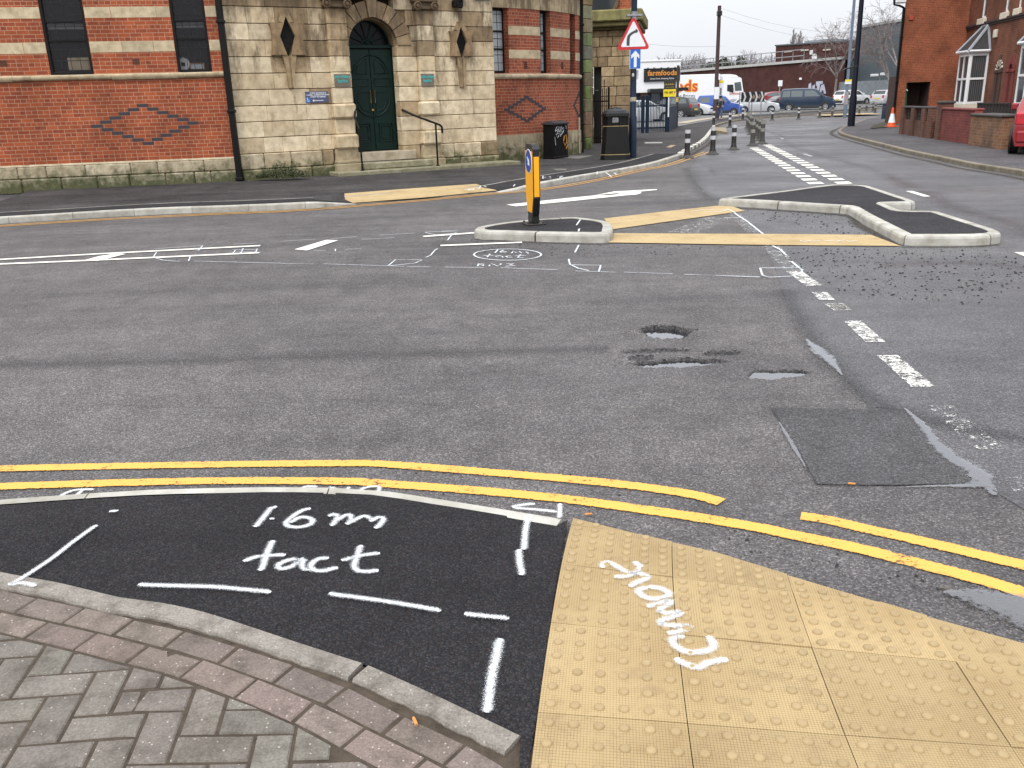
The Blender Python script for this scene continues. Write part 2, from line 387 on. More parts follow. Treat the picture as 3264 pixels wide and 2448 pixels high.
def smooth_path(pts, step):
    """Catmull-Rom through the points, sampled about every step metres"""
    P = [Vector((p[0], p[1])) for p in pts]
    if len(P) == 2:
        n = max(1, int((P[1] - P[0]).length / step)); return [P[0].lerp(P[1], i / n) for i in range(n + 1)]
    out = []
    for i in range(len(P) - 1):
        a = P[i - 1] if i else P[0] * 2 - P[1]; b, c = P[i], P[i + 1]; d = P[i + 2] if i + 2 < len(P) else P[-1] * 2 - P[-2]
        n = max(1, int((c - b).length / step))
        for k in range(n):
            t = k / n; out.append(.5 * ((2 * b) + (c - a) * t + (2 * a - 5 * b + 4 * c - d) * t * t + (3 * b - a - 3 * c + d) * t ** 3))
    return out + [P[-1]]
def ribbon(mb, pts, width, z=.004, step=.05, smooth=True, taper=0):
    """a stroke of paint; uv.x runs across it"""
    P = smooth_path(pts, step) if smooth else [Vector((p[0], p[1])) for p in pts]
    zf = z if callable(z) else (lambda x, y: z)
    L = []; R = []; n = len(P); acc = 0; V = []
    for i, p in enumerate(P):
        t = (P[min(i + 1, n - 1)] - P[max(i - 1, 0)])
        t = t.normalized() if t.length > 1e-9 else Vector((1, 0)); q = Vector((-t.y, t.x)) * width / 2
        if i: acc += (p - P[i - 1]).length
        if taper and (i == 0 or i == n - 1): q *= (1 - taper)
        a, b = p + q, p - q; L.append((a.x, a.y, zf(a.x, a.y))); R.append((b.x, b.y, zf(b.x, b.y))); V.append(acc)
    for i in range(n - 1):
        mb.quad(R[i], R[i + 1], L[i + 1], L[i], [(0, V[i]), (0, V[i + 1]), (1, V[i + 1]), (1, V[i])])
def marking(name, strokes, width, m, label, z=.004, step=.05, smooth=True, parent=None):
    mb = MB()
    for st in strokes: ribbon(mb, st, width, z, step, smooth)
    o = mb.build(name, m, parent, fix=False); return tag(o, label, None, None, 'structure' if not parent else None)
def polymark(name, polys, m, label, z=.004):
    mb = MB()
    zf = z if callable(z) else (lambda x, y: z)
    for p in polys:
        T = [tuple(t) for t in tri_poly(p)]; mb.add([(q[0], q[1], zf(q[0], q[1])) for q in p], T, [[(.5, .5)] * 3 for _ in T])
    o = mb.build(name, m, None, fix=False)
    for f in o.data.polygons:
        if f.normal.z < 0: f.flip()
    return tag(o, label, None, None, 'structure')
def offset_poly(pts, d):
    """move every edge of a closed polygon inwards by d (counter-clockwise)"""
    n = len(pts); P = [Vector((p[0], p[1])) for p in pts]
    area = sum(P[i].x * P[(i + 1) % n].y - P[(i + 1) % n].x * P[i].y for i in range(n))
    sg = 1 if area > 0 else -1; out = []
    for i in range(n):
        e1 = (P[i] - P[i - 1]).normalized(); e2 = (P[(i + 1) % n] - P[i]).normalized()
        n1 = Vector((-e1.y, e1.x)) * sg; n2 = Vector((-e2.y, e2.x)) * sg; b = (n1 + n2)
        b = n1 if b.length < 1e-6 else b.normalized(); k = d / max(.35, b.dot(n1)); q = P[i] + b * k; out.append((q.x, q.y))
    return out
def clip_half(poly, a, b):
    """keep the part of a 2-D polygon left of the line a->b"""
    side = lambda p: (b[0] - a[0]) * (p[1] - a[1]) - (b[1] - a[1]) * (p[0] - a[0]); out = []
    for i in range(len(poly)):
        p, q = poly[i], poly[(i + 1) % len(poly)]; sp, sq = side(p), side(q)
        if sp >= 0: out.append(p)
        if (sp >= 0) != (sq >= 0):
            t = sp / (sp - sq); out.append((p[0] + (q[0] - p[0]) * t, p[1] + (q[1] - p[1]) * t))
    return out
def kerb(name, path, heights, width, m, label, side=1, stone_len=.9, base=0.0, parent=None, round_=.022, gap=.006):
    """kerbstones butted along a line; path = road-side foot; side=+1: pavement to the left of travel"""
    P = [Vector((p[0], p[1])) for p in path]; hs = heights if isinstance(heights, (list, tuple)) else [heights] * len(P)
    cum = [0]
    for a, b in zip(P, P[1:]): cum.append(cum[-1] + (b - a).length)
    def at(t):
        t = max(0, min(cum[-1], t))
        for i in range(len(P) - 1):
            if t <= cum[i + 1] or i == len(P) - 2:
                k = (t - cum[i]) / max(1e-9, cum[i + 1] - cum[i]); return P[i].lerp(P[i + 1], k), hs[i] + (hs[i + 1] - hs[i]) * k
    bf = base if callable(base) else (lambda x, y: base)
    mb = MB(); n = max(1, round(cum[-1] / stone_len)); rnd = random.Random(len(P)); sub = 4
    for i in range(n):
        a, b = cum[-1] * i / n + gap / 2, cum[-1] * (i + 1) / n - gap / 2; k = rnd.uniform(.86, 1.06)
        mb.shade = (.47 * k, .46 * k, .43 * k); rings = []
        for j in range(sub + 1):
            t = a + (b - a) * j / sub; p, h = at(t); q = at(t + .02)[0] - at(t - .02)[0]; q.normalize(); nn = Vector((-q.y, q.x)) * side
            r = min(round_, h * .6); ring = []
            for (d, zz) in ((0, -.05), (0, h - r), (r * .3, h - r * .3), (r, h), (width, h), (width, -.05)):
                c = p + nn * d; ring.append((c.x, c.y, bf(c.x, c.y) + zz))
            rings.append(ring)
        vs = [v for r in rings for v in r]; fs = []
        for j in range(sub):
            for e in range(6): fs.append((j * 6 + e, j * 6 + (e + 1) % 6, (j + 1) * 6 + (e + 1) % 6, (j + 1) * 6 + e))
        fs += [tuple(range(6)), tuple(range(sub * 6, sub * 6 + 6))[::-1]]; mb.add(vs, fs)
    o = mb.build(name, m, parent); return tag(o, label, None, None, 'structure' if not parent else None)
# ================================================================ materials of the place
M_ROAD = asphalt('road_asphalt', (.074, .069, .069), (.136, .127, .125), (.212, .2, .195), 130, .68, .7, .007, .34, wet=.14, spec=.27)
M_LANE = asphalt('lane_asphalt', (.045, .044, .046), (.098, .096, .10), (.16, .158, .165), 130, .52, .65, .007, .3, wet=.32)
M_PATCH = asphalt('patch_asphalt', (.028, .028, .029), (.072, .071, .073), (.125, .125, .128), 125, .62, .9, .009, .3, wet=.12)
M_BLACK = asphalt('new_tarmac', (.002, .002, .0023), (.0055, .0055, .006), (.026, .026, .028), 125, .8, 1.0, .009, .2, spec=.16)
M_ISLE = asphalt('island_tarmac', (.009, .009, .01), (.026, .026, .029), (.058, .058, .064), 120, .75, .9, .008, .25, spec=.12)
M_PAVE = asphalt('pavement_asphalt', (.018, .016, .015), (.045, .042, .04), (.10, .095, .09), 100, .75, .6, .006, .45, spec=.12)
M_PAVR = asphalt('right_pavement', (.03, .027, .028), (.075, .07, .074), (.16, .15, .155), 100, .65, .6, .006, .35, spec=.2)
M_LOT = asphalt('car_park_asphalt', (.05, .05, .05), (.12, .118, .115), (.24, .24, .235), 60, .5, .4, .006, .25, wet=.2)
M_KERB = stone('kerb_concrete', (1.0, 1.01, 1.02), .4, .12, .62)
M_OLDKERB = stone('worn_kerb', (.55, .5, .44), .6, .2, .55)
M_YEL = decal('yellow_paint', (.73, .375, .065), (.66, .345, .07), .34, 75, 1.0, .7, .40, .3, .2, 6)
M_YELF = decal('far_yellow_paint', (.66, .34, .06), (.5, .28, .08), .3, 40, .85, .6, .36, .4, .3)
M_WHT = decal('white_paint', (.78, .76, .70), (.66, .63, .56), .12, 60, 1.0, .6, .36, .3, .4)
M_WORN = decal('worn_white_paint', (.78, .77, .73), (.62, .6, .56), .3, 85, .95, .6, .5, .16, .4)
M_WORN2 = decal('scrubbed_white_paint', (.72, .71, .68), (.6, .58, .54), .5, 85, .9, .6, .575, .12, .4)
M_SPRAY = decal('white_spray', (.86, .88, .9), (.8, .83, .86), .95, 230, 1.0, .8, 0, .75, .2, thr=.42)
M_CHALK = decal('white_site_spray', (.8, .84, .87), (.62, .66, .69), .8, 120, .9, .8, .4, .5, .3)
M_SEAM = decal('dark_seam', (.018, .018, .02), (.03, .03, .032), .95, 60, .6, .55, .36, .8, .4)
M_TRENCH = decal('trench_tint', (.045, .044, .045), (.06, .058, .058), 1.0, 60, .75, .6, .0, .9, .4)
M_HOLE = decal('pothole_grit', (.012, .011, .011), (.03, .028, .027), .6, 60, .95, .7, 0, .5, .6, 30)
M_DAMP = decal('damp_film', (.10, .10, .108), (.085, .085, .092), 1.0, 20, .5, .16, 0, 1.0, .05, 3)
M_DIRT = decal('gutter_dirt', (.03, .022, .014), (.05, .038, .024), .9, 70, .75, .9, .42, .5, .3, 9)
def wet_mat():
    m, n, b, o = new_mat('puddle_water'); n.nodes.remove(b); v = coords(n)
    g = N(n, 'ShaderNodeBsdfGlossy'); g.inputs['Roughness'].default_value = .03; g.inputs['Color'].default_value = (.95, .96, 1, 1)
    t = N(n, 'ShaderNodeBsdfTransparent'); fr = N(n, 'ShaderNodeFresnel'); fr.inputs[0].default_value = 1.5
    s = N(n, 'ShaderNodeSeparateXYZ'); n.links.new(coords(n, 'UV'), s.inputs[0]); d = math_(n, 'SUBTRACT', 1.0, math_(n, 'ABSOLUTE', math_(n, 'SUBTRACT', math_(n, 'MULTIPLY', s.outputs[0], 2.0), 1.0)))
    e = math_(n, 'ADD', d, math_(n, 'ADD', math_(n, 'MULTIPLY', math_(n, 'SUBTRACT', noise(n, v, 14, 4, .6), .5), 1.3), math_(n, 'MULTIPLY', math_(n, 'SUBTRACT', noise(n, v, 70, 4, .7), .5), 1.2)))
    a = N(n, 'ShaderNodeMapRange'); n.links.new(e, a.inputs[0]); a.inputs[1].default_value = .3; a.inputs[2].default_value = .62
    n.links.new(mix(n, a.outputs[0], (1, 1, 1), (.74, .73, .72)), t.inputs[0])
    x = N(n, 'ShaderNodeMixShader'); n.links.new(math_(n, 'MULTIPLY', a.outputs[0], math_(n, 'ADD', math_(n, 'MULTIPLY', fr.outputs[0], 1.2), .10, True)), x.inputs[0]); n.links.new(t.outputs[0], x.inputs[1]); n.links.new(g.outputs[0], x.inputs[2])
    n.links.new(x.outputs[0], o.inputs[0]); return m
M_WATER = wet_mat()
def silt_mat(): return decal('wet_silt', (.12, .10, .075), (.085, .075, .06), .9, 50, .8, .35, 0, .6, .2)
M_SILT = silt_mat()
def tactile_mat(name, near):
    m, n, b, o = new_mat(name); v = coords(n)
    base = ramp(n, noise(n, v, 3.5 if near else 2, 6, .65), [(.3, (.32, .225, .108)), (.5, (.405, .298, .152)), (.72, (.45, .34, .18))])
    if near:
        uv = coords(n, 'UV'); s = N(n, 'ShaderNodeSeparateXYZ'); n.links.new(uv, s.inputs[0])
        def line(o_):
            f = math_(n, 'FRACT', math_(n, 'MULTIPLY', o_, 47.0)); d = math_(n, 'ABSOLUTE', math_(n, 'SUBTRACT', f, .5))
            return math_(n, 'GREATER_THAN', d, .405)
        g = math_(n, 'MAXIMUM', line(s.outputs[0]), line(s.outputs[1]))
        fl = N(n, 'ShaderNodeVectorMath', operation='FLOOR'); n.links.new(uv, fl.inputs[0]); wh = N(n, 'ShaderNodeTexWhiteNoise', noise_dimensions='3D'); n.links.new(fl.outputs[0], wh.inputs[0])
        base = mix(n, 1, base, ramp(n, wh.outputs[0], [(0, .86), (1, 1.1)]), 'MULTIPLY')
        dirt = ramp(n, noise(n, v, 5, 6, .7), [(.34, .3), (.66, 1.0)])
        col = mix(n, math_(n, 'MULTIPLY', g, math_(n, 'MULTIPLY', dirt, .62)), base, (.10, .062, .03))
        col = mix(n, ramp(n, noise(n, v, 7, 8, .75), [(.5, 0.0), (.75, .7)]), col, (.17, .105, .05))
        col = mix(n, ramp(n, noise(n, v, 38, 5, .75), [(.68, 0.0), (.74, .75)]), col, (.07, .045, .025))
        bump(n, b, math_(n, 'SUBTRACT', math_(n, 'MULTIPLY', noise(n, v, 90, 3), .4), g), .5, .003)
    else:
        vo = N(n, 'ShaderNodeTexVoronoi'); vo.inputs['Scale'].default_value = 15; vo.inputs['Randomness'].default_value = 0; n.links.new(v, vo.inputs['Vector'])
        col = mix(n, ramp(n, noise(n, v, 9, 7, .75), [(.56, 0.0), (.74, .6)]), base, (.12, .075, .035))
        bump(n, b, ramp(n, vo.outputs['Distance'], [(.18, 1.0), (.3, 0.0)]), .8, .006)
    n.links.new(col, b.inputs['Base Color']); b.inputs['Roughness'].default_value = .8; b.inputs['Specular IOR Level'].default_value = .3
    return m
M_TACT, M_TACTF = tactile_mat('buff_tactile', True), tactile_mat('buff_tactile_far', False)
def paver_mat():
    m, n, b, o = new_mat('concrete_pavers'); v = coords(n); at = N(n, 'ShaderNodeAttribute', attribute_name='shade')
    vo = N(n, 'ShaderNodeTexVoronoi'); vo.inputs['Scale'].default_value = 120; n.links.new(v, vo.inputs['Vector'])
    sp = N(n, 'ShaderNodeSeparateColor'); n.links.new(vo.outputs['Color'], sp.inputs[0])
    fleck = math_(n, 'MULTIPLY', ramp(n, sp.outputs[0], [(.93, 0.0), (.96, 1.0)]), ramp(n, vo.outputs['Distance'], [(.22, 1.0), (.4, 0.0)]))
    col = mix(n, 1, at.outputs[0], ramp(n, noise(n, v, 150, 4, .7), [(.3, .62), (.7, 1.3)]), 'MULTIPLY')
    col = mix(n, ramp(n, noise(n, v, 9, 7, .7), [(.45, 0.0), (.72, .75)]), col, (.032, .024, .016))
    col = mix(n, math_(n, 'MULTIPLY', fleck, .7), col, (.45, .42, .36)); n.links.new(col, b.inputs['Base Color'])
    b.inputs['Roughness'].default_value = .82; bump(n, b, noise(n, v, 220, 4), .5, .003); return m
M_PAVER = paver_mat()
M_SOIL = plain('joint_dirt', (.075, .055, .038), (.035, .026, .017), 25, .95, bmp=.8, dist=.006)
# ================================================================ ground and roads
from mathutils import noise as NZ
M_HOLEIN = asphalt('broken_road_base', (.02, .019, .019), (.042, .04, .039), (.085, .08, .077), 70, .55, 1.0, .012, .3)
HX0, HX1, HY0, HY1 = .4, 1.9, 4.7, 6.7           # the potholes are really sunk into this part of the road
HOLES = [(1.12, 6.12, .19, .165, .05), (1.05, 5.33, .29, .085, .03), (1.58, 5.03, .18, .08, .026), (1.36, 5.52, .13, .06, .018), (.84, 5.46, .08, .07, .016), (.95, 5.62, .2, .05, .013)]
def road_z(x, y):
    e = min(1, min(x - HX0, HX1 - x, y - HY0, HY1 - y) / .15); z = 0.0; near = 0.0
    f = NZ.noise((x * 9, y * 9, 0)) * .45 + NZ.noise((x * 27, y * 27, 3)) * .22
    for cx, cy, a, b, d in HOLES:
        r = math.hypot((x - cx) / a, (y - cy) / b) + f; k = max(0, min(1, (1.12 - r) / .30)); k = k * k * (3 - 2 * k); z = min(z, -d * k * (1 + .35 * NZ.noise((x * 40, y * 40, 7)))); near = max(near, max(0, min(1, 2.1 - r)))
    return (z + near * .009 * NZ.noise((x * 45, y * 45, 1)) + near * .004 * NZ.noise((x * 90, y * 90, 5)) - near * .002) * max(0, e)
mb = MB(); ys = [-40, 0, HY0, HY1, 20, 40, 60] + list(range(65, 151, 5)) + [1500]; xs = [-900, -60, -20, 0, HX0, HX1, 20, 60, 900]
for a, b in zip(ys, ys[1:]):
    for c, d in zip(xs, xs[1:]):
        if (a, c) != (HY0, HX0): mb.quad((c, a, terr(a)), (d, a, terr(a)), (d, b, terr(b)), (c, b, terr(b)))
nx, ny = 120, 160; base = len(mb.v); gz = []
for j in range(ny + 1):
    for i in range(nx + 1):
        x, y = HX0 + (HX1 - HX0) * i / nx, HY0 + (HY1 - HY0) * j / ny; z = 0 if i in (0, nx) or j in (0, ny) else road_z(x, y); gz.append(z); mb.v.append((x, y, z))
for j in range(ny):
    for i in range(nx):
        q = j * (nx + 1) + i; mb.f.append([base + q, base + q + 1, base + q + nx + 2, base + q + nx + 1]); mb.uv.append(None); mb.sh.append(None); mb.mi.append(1 if (gz[q] + gz[q + nx + 2]) / 2 < -.006 else 0)
tag(mb.build('road', [M_ROAD, M_HOLEIN], fix=False), 'grey worn asphalt road across the junction', None, None, 'structure')
full = lambda p: p
lane_edge = [(2196, 545), (2235, 600), (2285, 648), (2353, 688), (2442, 793), (2482, 877), (2507, 960), (2578, 1077), (2683, 1194), (2769, 1296), (2905, 1312), (3000, 1420), (3190, 1580), (3420, 1720)]
lane = G(full, lane_edge) + [(9, 2.2), (11, 9), (13, 20), (15, 32), (17, 38), (22, 50), (20, 56), (10.5, 48), (8, 40)] + G(full, [(2300, 450), (2230, 500)])
sheet('road_lane', lane, .002, M_LANE, 'darker damp lane curving away to the right')
M_SP = plain('pebble_grit', (.03, .029, .028), (.012, .012, .012), 30, .9)
seam = marking('tar_seam', [G(zP, [(960, -60), (1040, 60), (1110, 190), (1290, 400), (1450, 520), (1640, 600), (1900, 660), (2250, 720)])], .5, M_SEAM, 'dark tarred seam between two road surfaces', .0035, .1)
marking('tar_seam', [G(zN, [(1585, 230), (1620, 290), (1680, 380), (1760, 440)])], .9, M_TRENCH, 'dark patched strip across the side road', .0035, .3)
marking('trench_strip', [G(full, [(-80, 1165), (600, 1152), (1200, 1130), (1940, 1112)])], .62, M_TRENCH, 'long darker strip along the old road trench', .003, .3)
sheet('road_patch', G(zP, [(905, 555), (1250, 560), (1610, 570), (1820, 770), (1975, 945), (1500, 957), (1140, 950), (1040, 760)]), .005, M_PATCH, 'square tarmac patch let into the road')
marking('tar_seam', [G(zP, [(905, 555), (930, 600), (1040, 790), (1100, 900), (1140, 948), (1330, 958), (1520, 952)])], .035, M_SEAM, 'cracked edge of the square road patch', .0065, .05)
def ragged(q, amp, seed):
    rnd = random.Random(seed); out = []
    for i in range(len(q)):
        a, b = Vector(q[i]), Vector(q[(i + 1) % len(q)]); k = max(2, int((b - a).length / .04)); nn = Vector((-(b - a).y, (b - a).x)).normalized()
        for j in range(k): p = a.lerp(b, j / k) + nn * rnd.uniform(-amp, amp); out.append((p.x, p.y))
    return out
def film(name, c, pts, widths, z, m, lb, step=.03):
    P = smooth_path(G(c, pts), step); mb = MB(); n = len(P); Q = []
    for k, p in enumerate(P):
        t = (P[min(k + 1, n - 1)] - P[max(k - 1, 0)]).normalized(); u = k / (n - 1) * (len(widths) - 1); a = int(min(u, len(widths) - 2)); w_ = widths[a] + (widths[a + 1] - widths[a]) * (u - a); q = Vector((-t.y, t.x)) * w_ / 2; Q.append((p - q, p + q))
    for k in range(n - 1): mb.quad((*Q[k][0], z), (*Q[k + 1][0], z), (*Q[k + 1][1], z), (*Q[k][1], z), [(0, 0), (0, 0), (1, 0), (1, 0)])
    return tag(mb.build(name, m, fix=False), lb, None, None, 'structure')
M_POOL = MC['puddle_water'].copy(); M_POOL.name = 'pothole_water'
for lb, k, z in (('small puddle lying in the upper pothole', 0, -.034), ('long thin puddle in the middle pothole', 1, -.020), ('oval puddle in the right-hand pothole', 2, -.013)):
    cx, cy, a, b, d = HOLES[k]; mb = MB(); P = [(cx + a * 1.15 * math.cos(i / 20 * 6.2832), cy + b * 1.15 * math.sin(i / 20 * 6.2832)) for i in range(20)]
    mb.add([(p[0], p[1], z) for p in P], [tuple(range(20))], [[(.5, 0)] * 20]); tag(mb.build('puddle', M_POOL, fix=False), lb, None, None, 'structure')
film('puddle', zP, [(1085, 200), (1150, 262), (1200, 300), (1275, 390)], [.02, .16, .12, .01], .0075, M_WATER, 'narrow puddle along the tarred seam')
film('puddle', zP, [(1595, 560), (1690, 650), (1780, 765), (1890, 840), (1985, 910), (2060, 1010)], [.02, .07, .09, .13, .17, .04], .0075, M_WATER, 'water lying along the edge of the square patch')
film('puddle', zP, [(2010, 950), (1900, 962), (1750, 962), (1600, 968)], [.12, .05, .025, .01], .0078, M_WATER, 'thin water along the foot of the square patch')
film('puddle', zP, [(945, 630), (1010, 740), (1080, 860)], [.01, .045, .01], .0075, M_WATER, 'water lying along the left edge of the patch')
film('silt', zU, [(1270, 660), (1480, 720), (1700, 790), (1900, 860)], [.05, .26, .34, .4], .0045, M_SILT, 'brown silt under the gutter puddle')
film('puddle', zU, [(1300, 690), (1480, 720), (1700, 770), (1950, 840)], [.02, .22, .36, .44], .0078, M_WATER, 'muddy puddle in the gutter beside the tactile paving')
for lb, c, pts in (('faint crack across the right lane', zP, [(1300, 420), (1360, 470), (1420, 540), (1480, 555)]), ('faint crack in the near road', full, [(300, 1290), (700, 1300), (1100, 1275), (1500, 1300)])): marking('road_crack', [G(c, pts)], .03, M_SEAM, lb, .0066, .04)
# ================================================================ road paint
Wm = lambda nm, c, st, wd, m, lb, z=.006, **k: marking(nm, [G(c, s) for s in st], wd, m, lb, z, **k)
up = [zA((-330, 105)), zA((0, 93)), zA((900, 75)), zA((1810, 65)), zB((600, 74)), zB((1200, 122)), zT((500, 76)), zT((900, 130)), zT((1040, 160)), zT((1112, 182))]
marking('yellow_line', [G(full, up)], .097, M_YEL, 'outer yellow line of the pair beside the kerb, ending in mid-road', .006, .04)
lo = [zA((-330, 200)), zA((0, 187)), zA((600, 168)), zA((1200, 157)), zA((1810, 160)), zB((500, 170)), zB((1100, 215)), zB((1500, 255)), zT((500, 198)), zT((1000, 270)), zT((1400, 340)), zU((400, 353)), zU((800, 435)), zU((1200, 535)), zU((1520, 618)), zU((1750, 690)), zU((1950, 760))]
marking('yellow_line', [G(full, lo)], .097, M_YEL, 'inner yellow line running past the tactile paving', .006, .04)
marking('yellow_line', [G(full, [zU((505, 258)), zU((640, 278)), zU((800, 315)), zU((1200, 405)), zU((1600, 500)), zU((1750, 535)), zU((2100, 640))])], .094, M_YEL, 'short outer yellow line at the right edge', .006, .04)
fy = [zL((-150, 368)), zL((0, 358)), zL((800, 308)), zL((1600, 270)), zM((0, 343)), zM((600, 300)), zM((1500, 218)), zN((640, 375)), zN((1000, 315)), zN((1300, 248)), zN((1480, 212)), zN((1720, 130))]
fp = smooth_path(G(full, fy), .4)
def side_path(P, d):
    out = []
    for i, p in enumerate(P):
        t = (P[min(i + 1, len(P) - 1)] - P[max(0, i - 1)]).normalized(); out.append((p.x - t.y * d, p.y + t.x * d))
    return out
marking('yellow_line', [side_path(fp, -.06)], .085, M_YELF, 'roadside yellow line of the far kerb', .008, .4, False)
marking('yellow_line', [side_path(fp, .1)], .085, M_YELF, 'kerbside yellow line of the far kerb', .008, .4, False)
Wm('white_line', zL, [[(-200, 606), (0, 595), (700, 555), (1835, 497)]], .11, M_WHT, 'upper white line of the double centre line', .008, step=.3)
Wm('white_line', zL, [[(-200, 636), (0, 627), (700, 598), (1830, 547)]], .11, M_WHT, 'lower white line of the double centre line', .008, step=.3)
polymark('white_line', [G(zL, [(590, 602), (690, 606), (890, 556), (830, 552), (700, 572)])], M_WHT, 'slanting white bar between the double lines', .009)
polymark('white_line', [G(zM, [(85, 612), (175, 620), (395, 548), (310, 545)])], M_WHT, 'slanting white hatch bar left of the small island', .008)
Wm('white_line', zM, [[(993, 521), (1355, 495)]], .12, M_WHT, 'white line leading to the island nose', .008, step=.3)
Wm('white_line', zM, [[(1115, 585), (1690, 562)]], .11, M_WHT, 'white line beside the island kerb', .008, step=.3)
polymark('turn_arrow', [G(zN, [(430, 470), (490, 481), (830, 449), (1190, 411), (1265, 405), (1298, 395), (1288, 386), (1395, 376), (1395, 370), (1215, 380), (1125, 384), (1000, 409), (1075, 411), (1135, 404), (1165, 397), (1130, 397), (800, 430)])], M_WHT, 'white curved arrow on the far lane', .008)
for lb, a, b, n in (('left row of white squares towards the big island', (484, 147), (873, 372), 17), ('right row of white squares towards the big island', (568, 128), (1052, 370), 19)):
    A, B = Vector(gp(*zR(a))), Vector(gp(*zR(b))); d = (B - A).normalized(); x = Vector((1, 0)); polys = []
    for i in range(n):
        c = A.lerp(B, i / (n - 1)); L = (B - A).length / (n - 1) * .56
        hw = .14; e = d * L / 2; polys.append([tuple(c - x * hw - e), tuple(c + x * hw - e), tuple(c + x * hw + e), tuple(c - x * hw + e)])
    polymark('white_squares', polys, M_WHT, lb, .010)
def dash(c, a, b, wd, m, lb): Wm('white_line', c, [[a, b]], wd, m, lb, .006, step=.1)
dash(zR, (1475, 422), (1590, 457), .12, M_WHT, 'white centre dash beyond the big island')
dash(zR, (2185, 815), (2290, 855), .12, M_WHT, 'white dash at the right edge')
dash(zR, (800, 183), (850, 198), .12, M_WORN, 'small worn dash far along the lane'); dash(zR, (655, 80), (667, 86), .12, M_WORN, 'tiny worn dash on the bend')
dash(zP, (1235, 15), (1275, 48), .15, M_WORN, 'first worn dash after the chalk box'); dash(zP, (1325, 105), (1445, 215), .15, M_WORN, 'second worn dash along the seam')
dash(zP, (1505, 283), (1690, 447), .155, M_WORN, 'third worn dash along the seam'); dash(zP, (1775, 543), (2040, 770), .17, M_WORN2, 'mostly scrubbed-off dash along the seam')
dash(zP, (2175, 915), (2260, 985), .2, M_WORN2, 'scrubbed dash at the right edge')
dash(zR, (735, 935), (865, 1030), .17, M_WORN, 'worn dash under the chalk box'); dash(zR, (900, 1072), (950, 1122), .15, M_WORN, 'short worn dash below the chalk box')
dash(zR, (990, 1148), (1050, 1188), .16, M_WORN, 'short worn dash nearer the potholes')
dash(zR, (350, 560), (480, 690), .22, M_WORN2, 'scrubbed white band between the tactile strips'); dash(zR, (590, 775), (740, 930), .25, M_WORN2, 'scrubbed white band below the tactile strip')
dash(zN, (1560, 650), (1790, 552), .5, M_WORN2, 'pale scrubbed strip between the tactile strips'); dash(zN, (1640, 385), (1760, 378), .12, M_WORN2, 'faint white line by the big island')
Wm('spray_line', zR, [[(0, 470 - 330), (40, 200)]], .001, M_CHALK, 'hairline site mark on the side road', .006)
bpy.data.objects.remove(bpy.data.objects['spray_line'])
for i, (pts, wd) in enumerate((([(470, 10), (640, 60), (700, 120), (900, 190), (1200, 270), (1500, 400)], 1.1), ([(1560, 420), (1800, 540), (2100, 620), (2400, 760)], 1.2), ([(330, 180), (520, 170), (700, 230)], 1.6), ([(100, 250), (330, 330), (600, 340), (820, 370)], .9), ([(1300, 900), (1800, 880), (2300, 920)], 1.0))):
    marking('damp_streak', [G(zR, pts)], wd, M_DAMP, 'damp pale sheen streak along the lane', .0045 + .0002 * i, .3)
# site marks sprayed on the road in the middle distance
ch = lambda lb, st, wd=.035: marking('spray_marking', [G(full, s) for s in st], wd, M_CHALK, lb, .009, .06, False)
def px(c, *ps): return [c(p) for p in ps]
el = [zM((1588 + 238 * math.cos(t / 24 * 2 * math.pi), 650 + 40 * math.sin(t / 24 * 2 * math.pi))) for t in range(25)]
ch('sprayed oval ring with writing inside', [el], .05)
ch('sprayed writing inside the oval', [px(zM, (1520, 615), (1500, 637)), px(zM, (1560, 618), (1535, 632), (1560, 638), (1580, 630), (1550, 628)), px(zM, (1615, 640), (1625, 625), (1650, 638), (1670, 627), (1690, 640), (1715, 630), (1735, 642)),
    px(zM, (1465, 645), (1445, 668)), px(zM, (1420, 657), (1490, 655)), px(zM, (1540, 655), (1505, 660), (1515, 668), (1545, 660), (1555, 670)), px(zM, (1610, 658), (1575, 662), (1590, 670), (1620, 668)), px(zM, (1680, 650), (1660, 672), (1700, 674)), px(zM, (1640, 660), (1715, 656))], .045)
ch('sprayed code letters below the oval', [px(zM, (1385, 714), (1378, 732), (1415, 730), (1420, 723), (1385, 722), (1425, 716), (1385, 714)), px(zM, (1460, 732), (1475, 714), (1520, 732), (1540, 714)), px(zM, (1580, 715), (1630, 714), (1605, 722), (1640, 727), (1575, 733))], .045)
ch('long dashed sprayed line across the road', [px(zL, (1370, 607), (2212, 628)), px(zM, (0, 712), (215, 716)), px(zM, (290, 715), (860, 733)), px(zM, (880, 735), (1050, 737)), px(zM, (1145, 738), (1420, 742)), px(zM, (1540, 743), (1940, 757)),
    px(zN, (870, 897), (1130, 905)), px(zN, (1185, 905), (1500, 915)), px(zN, (1570, 918), (2050, 938)), px(zR, (40, 960), (230, 966)), px(zR, (270, 967), (520, 975))], .028)
ch('upper dashed sprayed line left of the island', [px(zL, (1645, 488), (1815, 479)), px(zM, (0, 555), (235, 540)), px(zM, (340, 537), (525, 522)), px(zM, (680, 513), (940, 497)), px(zM, (560, 542), (790, 530)), px(zM, (220, 620), (305, 621)), px(zM, (440, 613), (555, 608)), px(zM, (375, 610), (373, 625)), px(zL, (1090, 520), (1420, 497))], .03)
ch('sprayed arrow-end box on the double line', [px(zL, (1430, 497), (1400, 533), (1380, 535)), px(zL, (1105, 545), (1080, 580), (1150, 600), (1240, 608), (1330, 607), (1345, 572)), px(zL, (1715, 517), (1695, 557)), px(zL, (1815, 520), (1800, 550)), px(zL, (1640, 527), (1815, 525)), px(zL, (1610, 545), (1800, 538)), px(zL, (1660, 530), (1640, 555))], .035)
ch('sprayed half-round shape left of the oval', [px(zM, (745, 730), (798, 685), (985, 688), (935, 710), (860, 718), (745, 730)), px(zM, (1010, 670), (1045, 655), (1075, 620), (1095, 607))], .04)
